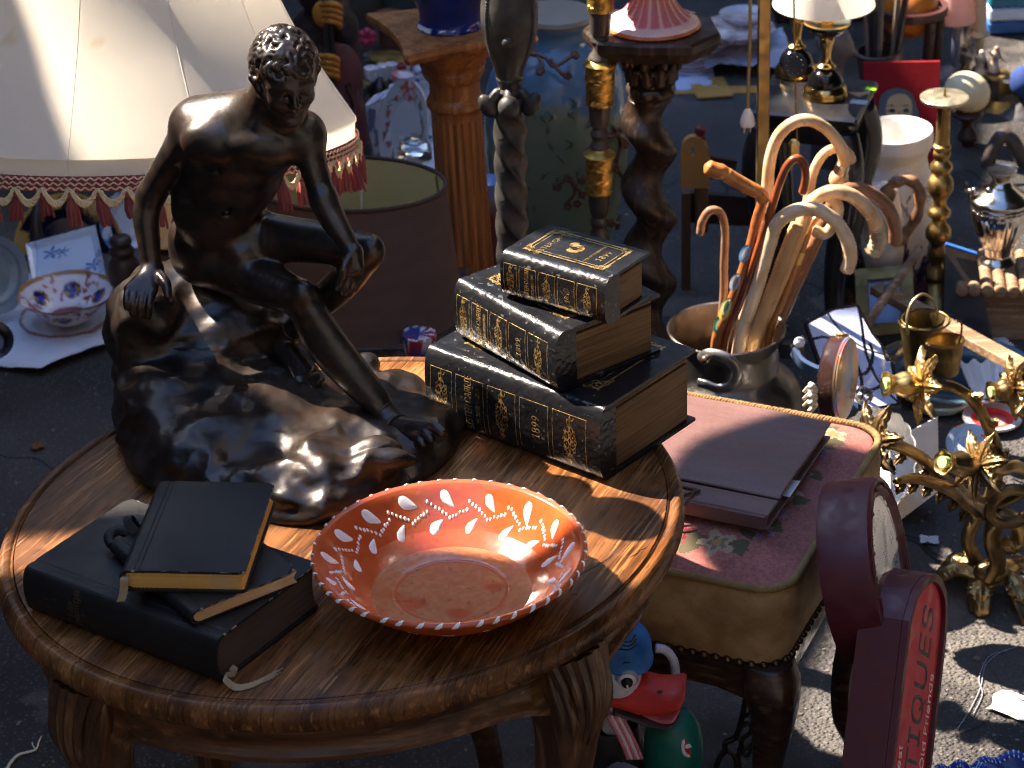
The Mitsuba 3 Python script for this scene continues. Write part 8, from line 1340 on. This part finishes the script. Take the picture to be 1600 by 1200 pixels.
if len(mm_.faces): mm_.vertices = np.asarray(mm_.vertices) + 0.006 * (meshkit.fbm(np.asarray(mm_.vertices) * 40, 3)[:, None] - .5); part(k, 'body', mm_, 'matte', (0.012, 0.012, 0.014), smooth=True)

# ------------------------------------------------------------------ gilt brass chandelier lying on the ground
k = thing('brass_chandelier', 'ornate gilt brass chandelier with leafy arms and flower cups lying on the asphalt', 'chandelier'); GB = mottle((0.46, 0.31, 0.13), 0.5, 30, 2, (0.13, 0.085, 0.04)); GD = mottle((0.09, 0.06, 0.033), 0.5, 30, 1, (0.26, 0.17, 0.075))
def C3(px, py, Y=2.6): return at(px, py, Y)
def arm(pts, rad, col, Y0, Y1, nm='arm'):
    P_ = spline([C3(x, y, Y0 + (Y1 - Y0) * i / (len(pts) - 1)) for i, (x, y) in enumerate(pts)], 7); part(k, nm, tube(P_, np.interp(np.linspace(0, 1, len(P_)), np.linspace(0, 1, len(rad)), rad), 10, section=np.array([[math.cos(a) * (1 + .18 * math.cos(3 * a)), math.sin(a) * (1 + .18 * math.cos(3 * a))] for a in np.arange(14) * 2 * math.pi / 14])), 'metal', col, smooth=True); return P_
def leaf(base, tip, width, up, col, parent=k, lobes=4, nm='leaf'):
    base, tip = np.asarray(base, float), np.asarray(tip, float); d = tip - base; s = np.cross(d, up); s /= np.linalg.norm(s); n = np.cross(s, d); n /= np.linalg.norm(n)
    def fn(u, v):
        w = width * np.sin(np.pi * np.clip(u * 0.92 + 0.06, 0, 1)) ** 0.7 * (0.72 + 0.28 * np.abs(np.cos(u * np.pi * lobes))); x = (v - .5) * 2; L = np.linalg.norm(d)
        return base + d * u[..., None] * (1 - 0.12 * np.abs(x))[..., None] + s * (x * w)[..., None] + n * (0.20 * L * np.sin(u * 2.6) - 0.30 * width * x * x + 0.0012 * np.cos(x * 9))[..., None]
    return part(parent, nm, slab_of(sheet(fn, 24, 13), 0.0012, -n), 'metal', col, smooth=60)
def flower(mouth, back, col, s=1.0):
    """A candle cup shaped like a tulip, opening at mouth, with a leafy collar behind."""
    mouth, back = np.asarray(mouth), np.asarray(back); d = mouth - back; L = np.linalg.norm(d); R = frame_to(d); pr_ = spline([(0.004 * s, 0), (0.007 * s, L * .12), (0.0125 * s, L * .35), (0.0135 * s, L * .55), (0.009 * s, L * .8), (0.0125 * s, L * 1.0), (0.010 * s, L * .98), (0.006 * s, L * .8)], 4)
    part(k, 'flower_cup', place(lathe(pr_, 60, lambda a, z: 1 + 0.13 * np.abs(np.sin(a * 3)) * np.clip(z / L, 0.2, 1), cap=True), back, R), 'metal', col, smooth=50)
    for j in range(7):
        a = j * 0.898; e = R @ np.array([math.cos(a), math.sin(a), 0]); leaf(back + d / L * 0.002, back + e * 0.042 * s - d / L * 0.004 * s, 0.010 * s, d, col, lobes=5, nm='petal')
    part(k, 'socket', place(lathe([(0.0065 * s, L * .6), (0.0065 * s, L * 1.04), (0.0002, L * 1.04)], 20), back, R), 'satin', lin(160, 180, 120), smooth=30)
hub = [1545, 800]
A1 = arm([(1540, 905), (1520, 870), (1512, 840), (1530, 800), (1550, 770), (1560, 720), (1545, 672), (1522, 630), (1490, 606), (1458, 600)], [0.010, 0.009, 0.008, 0.009, 0.008, 0.0075, 0.007, 0.007, 0.0065, 0.006], GB, 2.60, 2.56)
flower(C3(1384, 600, 2.545), C3(1444, 602, 2.555), mottle((0.62, 0.44, 0.19), 0.4, 55, 2, (0.34, 0.22, 0.08)), 1.15)
A2 = arm([(1535, 790), (1500, 772), (1470, 745), (1440, 718), (1408, 700), (1378, 692)], [0.009, 0.0085, 0.008, 0.0075, 0.007, 0.006], GD, 2.55, 2.40); flower(C3(1318, 690, 2.375), C3(1366, 692, 2.395), GD, 1.2)
A3 = arm([(1530, 800), (1556, 788), (1580, 776), (1610, 760)], [0.009, 0.008, 0.008, 0.007], GD, 2.55, 2.60); flower(C3(1474, 722, 2.43), C3(1530, 728, 2.46), GB, 1.1)
A3b = arm([(1535, 728), (1560, 735), (1585, 730), (1615, 745)], [0.006, 0.007, 0.008, 0.008], GB, 2.465, 2.55)
A4 = arm([(1620, 640), (1606, 650), (1590, 640)], [0.008, 0.007, 0.006], GB, 2.6, 2.6); flower(C3(1548, 612, 2.62), C3(1588, 606, 2.63), GB, 1.0); flower(C3(1602, 575, 2.66), C3(1612, 610, 2.66), GB, 0.9)
A5 = arm([(1610, 770), (1580, 765), (1556, 778), (1548, 800), (1562, 815), (1590, 815), (1615, 800)], [0.007] * 7, GD, 2.5, 2.5); A6 = arm([(1400, 752), (1425, 748), (1455, 755), (1485, 768), (1510, 790), (1535, 802)], [0.004, 0.006, 0.007, 0.008, 0.008, 0.009], GD, 2.40, 2.52)
for j in range(7): leaf(A2[10 + j * 4], A2[10 + j * 4] + np.array([-0.018, -0.01, 0.016 if j % 2 else -0.014]), 0.007, (0, -1, .3), GD, lobes=3)
for j in range(6): leaf(A6[4 + j * 5], A6[4 + j * 5] + np.array([-0.012, -0.01, -0.015]), 0.007, (0, -1, .3), GD, lobes=3)
for j in range(5): leaf(A1[22 + j * 7], A1[22 + j * 7] + np.array([0.012, -0.012, 0.016]), 0.008, (0, -1, .3), GB, lobes=3)
Bs = arm([(1545, 905), (1556, 880), (1550, 850), (1552, 822), (1572, 810), (1592, 822), (1594, 845), (1582, 856), (1572, 846)], [0.012, 0.011, 0.011, 0.011, 0.0105, 0.010, 0.009, 0.009, 0.008], GB, 2.56, 2.54, 'scroll')
part(k, 'base_knob', ellipsoid(C3(1548, 893, 2.57), (0.022, 0.020, 0.016), None, 20), 'metal', GB, smooth=True)
for tip, mid in (((1462, 910), (1500, 890)), ((1530, 952), (1532, 915)), ((1604, 960), (1580, 905)), ((1480, 884), (1510, 878)), ((1610, 890), (1590, 880))):
    t_, m_2, b_ = on(*tip, 0.008), on(*mid, 0.030), on(1546, 900, 0.035); part(k, 'foot', tube(spline([b_, m_2, t_, t_ + (t_ - m_2) * 0.05 + [0, 0, -0.004]], 7), np.linspace(0.015, 0.009, 22), 10, section=np.array([[math.cos(a) * 0.62 * (1 + .2 * math.cos(4 * a)), math.sin(a) * 1.1 * (1 + .2 * math.cos(4 * a))] for a in np.arange(20) * math.pi / 10])), 'metal', GB, smooth=True); leaf(m_2 + [0, 0, .01], t_ + [0, 0, 0.004], 0.018, (0, 0, 1), GB, lobes=5)

k = thing('stone_bust', 'grey stone bust turned sideways behind the brass lamps', 'bust'); bY2 = 4.0; bo2 = at(1306, 96, bY2); f_ = Field(bo2 - 0.07, bo2 + [0.07, 0.07, 0.09], 0.003); f_.ball(bo2 + [0, 0, 0.03], (0.028, 0.026, 0.034), None, 0.006); f_.ball(bo2 + [0.022, -0.004, 0.022], (0.008, 0.010, 0.016), None, 0.008); f_.cone(bo2 + [0.026, -0.004, 0.026], bo2 + [0.034, -0.005, 0.014], 0.003, 0.005, 0.004); f_.cone(bo2 + [-0.004, 0, 0.01], bo2 + [-0.006, 0, -0.04], 0.017, 0.020, 0.01); f_.ball(bo2 + [-0.008, 0, 0.042], (0.030, 0.029, 0.028), None, 0.004); part(k, 'head', relax(f_.mesh(), 1), 'satin', mottle(lin(120, 108, 104), 0.3, 60), smooth=True); part(k, 'pedestal', place(lathe([(0.0002, 0.0), (0.04, 0.0), (0.035, bo2[2] - 0.05), (0.022, bo2[2] - 0.035), (0.0002, bo2[2] - 0.03)], 24), bo2 * [1, 1, 0]), 'satin', lin(70, 60, 56), smooth=30)
k = thing('wooden_chest', 'low dark wooden chest behind the black side table', 'trunk'); tr = on(1262, 70, 0); part(k, 'body', cbox(tr + [-0.05, 0.12, 0], tr + [0.32, 0.34, 0.16], 0.006), 'dark_timber'); part(k, 'lid', cbox(tr + [-0.055, 0.115, 0.163], tr + [0.325, 0.345, 0.20], 0.012), 'dark_timber')
for j in range(3): part(k, 'strap', cbox(tr + [0.0 + j * 0.125, 0.112, 0.002], tr + [0.02 + j * 0.125, 0.1185, 0.16], 0.001), 'metal', (0.12, 0.10, 0.08))
k = thing('red_flower_cloth', 'dark crimson fringed cloth heap below the horn tip of the walking sticks', 'cloth'); rc = at(1390, 408, 3.42); ms_ = []; rq = np.random.default_rng(5)
for j in range(160): a = rq.uniform(0, 6.28); e = np.array([math.cos(a), math.sin(a), 0]) * rq.uniform(0, 0.05); ms_.append(tube([rc + e + [0, 0, -0.03], rc + e * 1.15 + [rq.normal() * .006, rq.normal() * .006, rq.uniform(-0.01, 0.014)]], 0.0022, 5))
part(k, 'pile', ms_, 'matte', mottle(lin(72, 28, 44), 0.6, 60, 1, lin(40, 26, 40)), smooth=True, kind='stuff'); part(k, 'cushion', ellipsoid(rc * [1, 1, 0.5] + [0, 0, -0.012], (0.062, 0.06, rc[2] * 0.5), None, 24), 'matte', mottle(lin(66, 28, 40), 0.3, 40), smooth=True)

# ------------------------------------------------------------------ what stands round the stall outside the frame: awning, street fronts, tree
awn = thing('market_awning', 'wide dark canvas awning over the stall behind the table, outside the picture', 'awning')
EDGE = np.array([(-1.68, 2.72), (-1.68, 2.83), (-1.80, 2.86), (-1.80, 3.10), (-1.66, 3.45), (-1.55, 3.70), (-1.46, 3.90), (-1.40, 4.02), (-1.22, 4.30), (-1.18, 4.60), (-1.12, 5.0), (-1.05, 5.4), (-0.9, 6.5), (-0.8, 9.5)]); OUTW = np.array([-4.8, 0, 0.75])
def hem(v):
    y = 2.72 + 6.78 * v; return np.stack([np.interp(y, EDGE[:, 1], EDGE[:, 0]), y, y * 0 + 2.6], -1)
def awf(u, v):
    p = hem(v) + OUTW * u[..., None]; p[..., 2] -= 0.18 * np.sin(np.pi * u) * (0.6 + 0.4 * np.cos(v * 38) ** 2); return p
part(awn, 'canvas', slab_of(sheet(awf, 14, 180), 0.004, (0, 0, 1)), 'matte', (0.06, 0.055, 0.05), smooth=True)
part(awn, 'valance', slab_of(sheet(lambda u, v: hem(v) + np.stack([0.012 * np.sin(v * 130), u * 0, -u * (0.03 + 0.03 * np.abs(np.sin(v * 75)))], -1), 5, 300), 0.003, (1, 0, 0)), 'matte', (0.10, 0.085, 0.07), smooth=True)
for x, y, zt_ in ((-1.86, 2.76, 2.58), (-0.95, 9.4, 2.58), (-6.5, 2.8, 3.3), (-5.6, 9.4, 3.3)): part(awn, 'pole', tube([(x, y, 0), (x, y, zt_)], 0.022, 10), 'satin', (0.3, 0.3, 0.3), smooth=True)
aw2 = thing('market_awning', 'dark canvas awning of the next stall, left of the photographer, outside the picture', 'awning')
def aw2f(u, v):
    x = -1.2 - 5.0 * v; y = np.clip(2.64 + (-1.5 - x) * 0.35, 2.4, 2.66) - 3.4 * u; return np.stack([x, y, 2.6 - 0.12 * np.sin(np.pi * u) - 0.10 * u], -1)
part(aw2, 'canvas', slab_of(sheet(aw2f, 16, 240), 0.004, (0, 0, 1)), 'matte', (0.07, 0.05, 0.045), smooth=True)
for x, y in ((-2.05, 2.6), (-6.1, 2.6), (-1.25, -0.7), (-6.1, -0.7)): part(aw2, 'pole', tube([(x, y, 0), (x, y, 2.58 if y > 0 else 2.48)], 0.022, 10), 'satin', (0.3, 0.3, 0.3), smooth=True)
def house(label, x0, x1, y0, y1, h, face, col):
    key = thing('street_house', label, 'building'); part(key, 'wall', cbox((x0, y0, 0), (x1, y1, h), 0.05), 'matte', mottle(col, 0.15, 0.6), smooth=False)
    part(key, 'roof', cbox((x0 - .3, y0 - .3, h + 0.01), (x1 + .3, y1 + .3, h + .4), 0.1), 'matte', (0.12, 0.06, 0.045), smooth=False)
    for fl in range(int(h / 3)):
        n = max(2, int((x1 - x0 if face in 'ns' else y1 - y0) / 2.6))
        for i in range(n):
            u = (i + .5) / n; z = 1.2 + fl * 3
            if face in 'ns': c = np.array([x0 + (x1 - x0) * u, y0 if face == 's' else y1, z]); e = np.array([0.55, 0.04, 0.8])
            else: c = np.array([x0 if face == 'w' else x1, y0 + (y1 - y0) * u, z]); e = np.array([0.04, 0.55, 0.8])
            part(key, 'window', cbox(c - e, c + e, 0.02), 'gloss', (0.05, 0.06, 0.07), smooth=False)
house('tall ochre street house behind the market, beyond the picture', -14, 1, 13, 19, 9, 's', (0.16, 0.12, 0.08))
house('grey street house behind the market at the right, beyond the picture', 1.6, 16, 13, 19, 12, 's', (0.15, 0.145, 0.14))
house('pale street house along the right side of the market, beyond the picture', 5.5, 11, -9, 12.6, 15, 'w', (0.17, 0.15, 0.13))
house('brown street house along the left side of the market, beyond the picture', -15, -9.5, -9, 12.6, 9, 'e', (0.14, 0.10, 0.08))
house('cream street house across the road behind the photographer', -12, 12, -17, -10.5, 11, 'n', (0.18, 0.16, 0.13))
aw3 = thing('market_awning', 'dark green canvas awning of the opposite stall, right of the photographer, outside the picture', 'awning')
part(aw3, 'canvas', slab_of(sheet(lambda u, v: np.stack([1.2 + 4.4 * u, -3.5 + 10 * v, 2.5 + 0.5 * u - 0.12 * np.sin(np.pi * u) * np.cos(v * 30) ** 2], -1), 16, 90), 0.004, (0, 0, 1)), 'matte', (0.035, 0.05, 0.04), smooth=True)
for x, y, zt_ in ((1.25, -3.4, 2.48), (1.25, 6.4, 2.48), (5.5, -3.4, 2.97), (5.5, 6.4, 2.97)): part(aw3, 'pole', tube([(x, y, 0), (x, y, zt_)], 0.022, 10), 'satin', (0.3, 0.3, 0.3), smooth=True)
tray = thing('hanging_tray', 'big round wicker tray hung from a line above the stall, outside the picture', 'tray'); sh = SUN * [1, 1, 0] / np.linalg.norm(SUN[:2]); wv = np.array([-sh[1], sh[0], 0]); tc_ = np.array([-0.76, 2.72, 2.0])
part(tray, 'disc', place(lathe([(0.0002, -0.008), (0.185, -0.008), (0.192, -0.03), (0.2, -0.03), (0.198, 0.0), (0.0002, 0.004)], 48), tc_, frame_to(sh * 0.75 + [0, 0, 0.65])), 'matte', (0.22, 0.15, 0.08), smooth=30)
for q in (-0.12, 0.12): part(tray, 'cord', tube([tc_ + wv * q + [0, 0, 0.02], tc_ + [0, 0, 0.75]], 0.003, 6), 'matte', (0.3, 0.25, 0.18))
line = thing('clothes_line', 'line strung between two posts over the stall, outside the picture', 'line'); part(line, 'rope', tube([tc_ - wv * 4 + [0, 0, 0.75], tc_ + wv * 4 + [0, 0, 0.75]], 0.004, 6), 'matte', (0.3, 0.25, 0.18))
for q in (-4, 4): part(line, 'post', tube([(tc_ + wv * q) * [1, 1, 0], tc_ + wv * q + [0, 0, 0.80]], 0.025, 10), 'satin', (0.25, 0.22, 0.2), smooth=True)
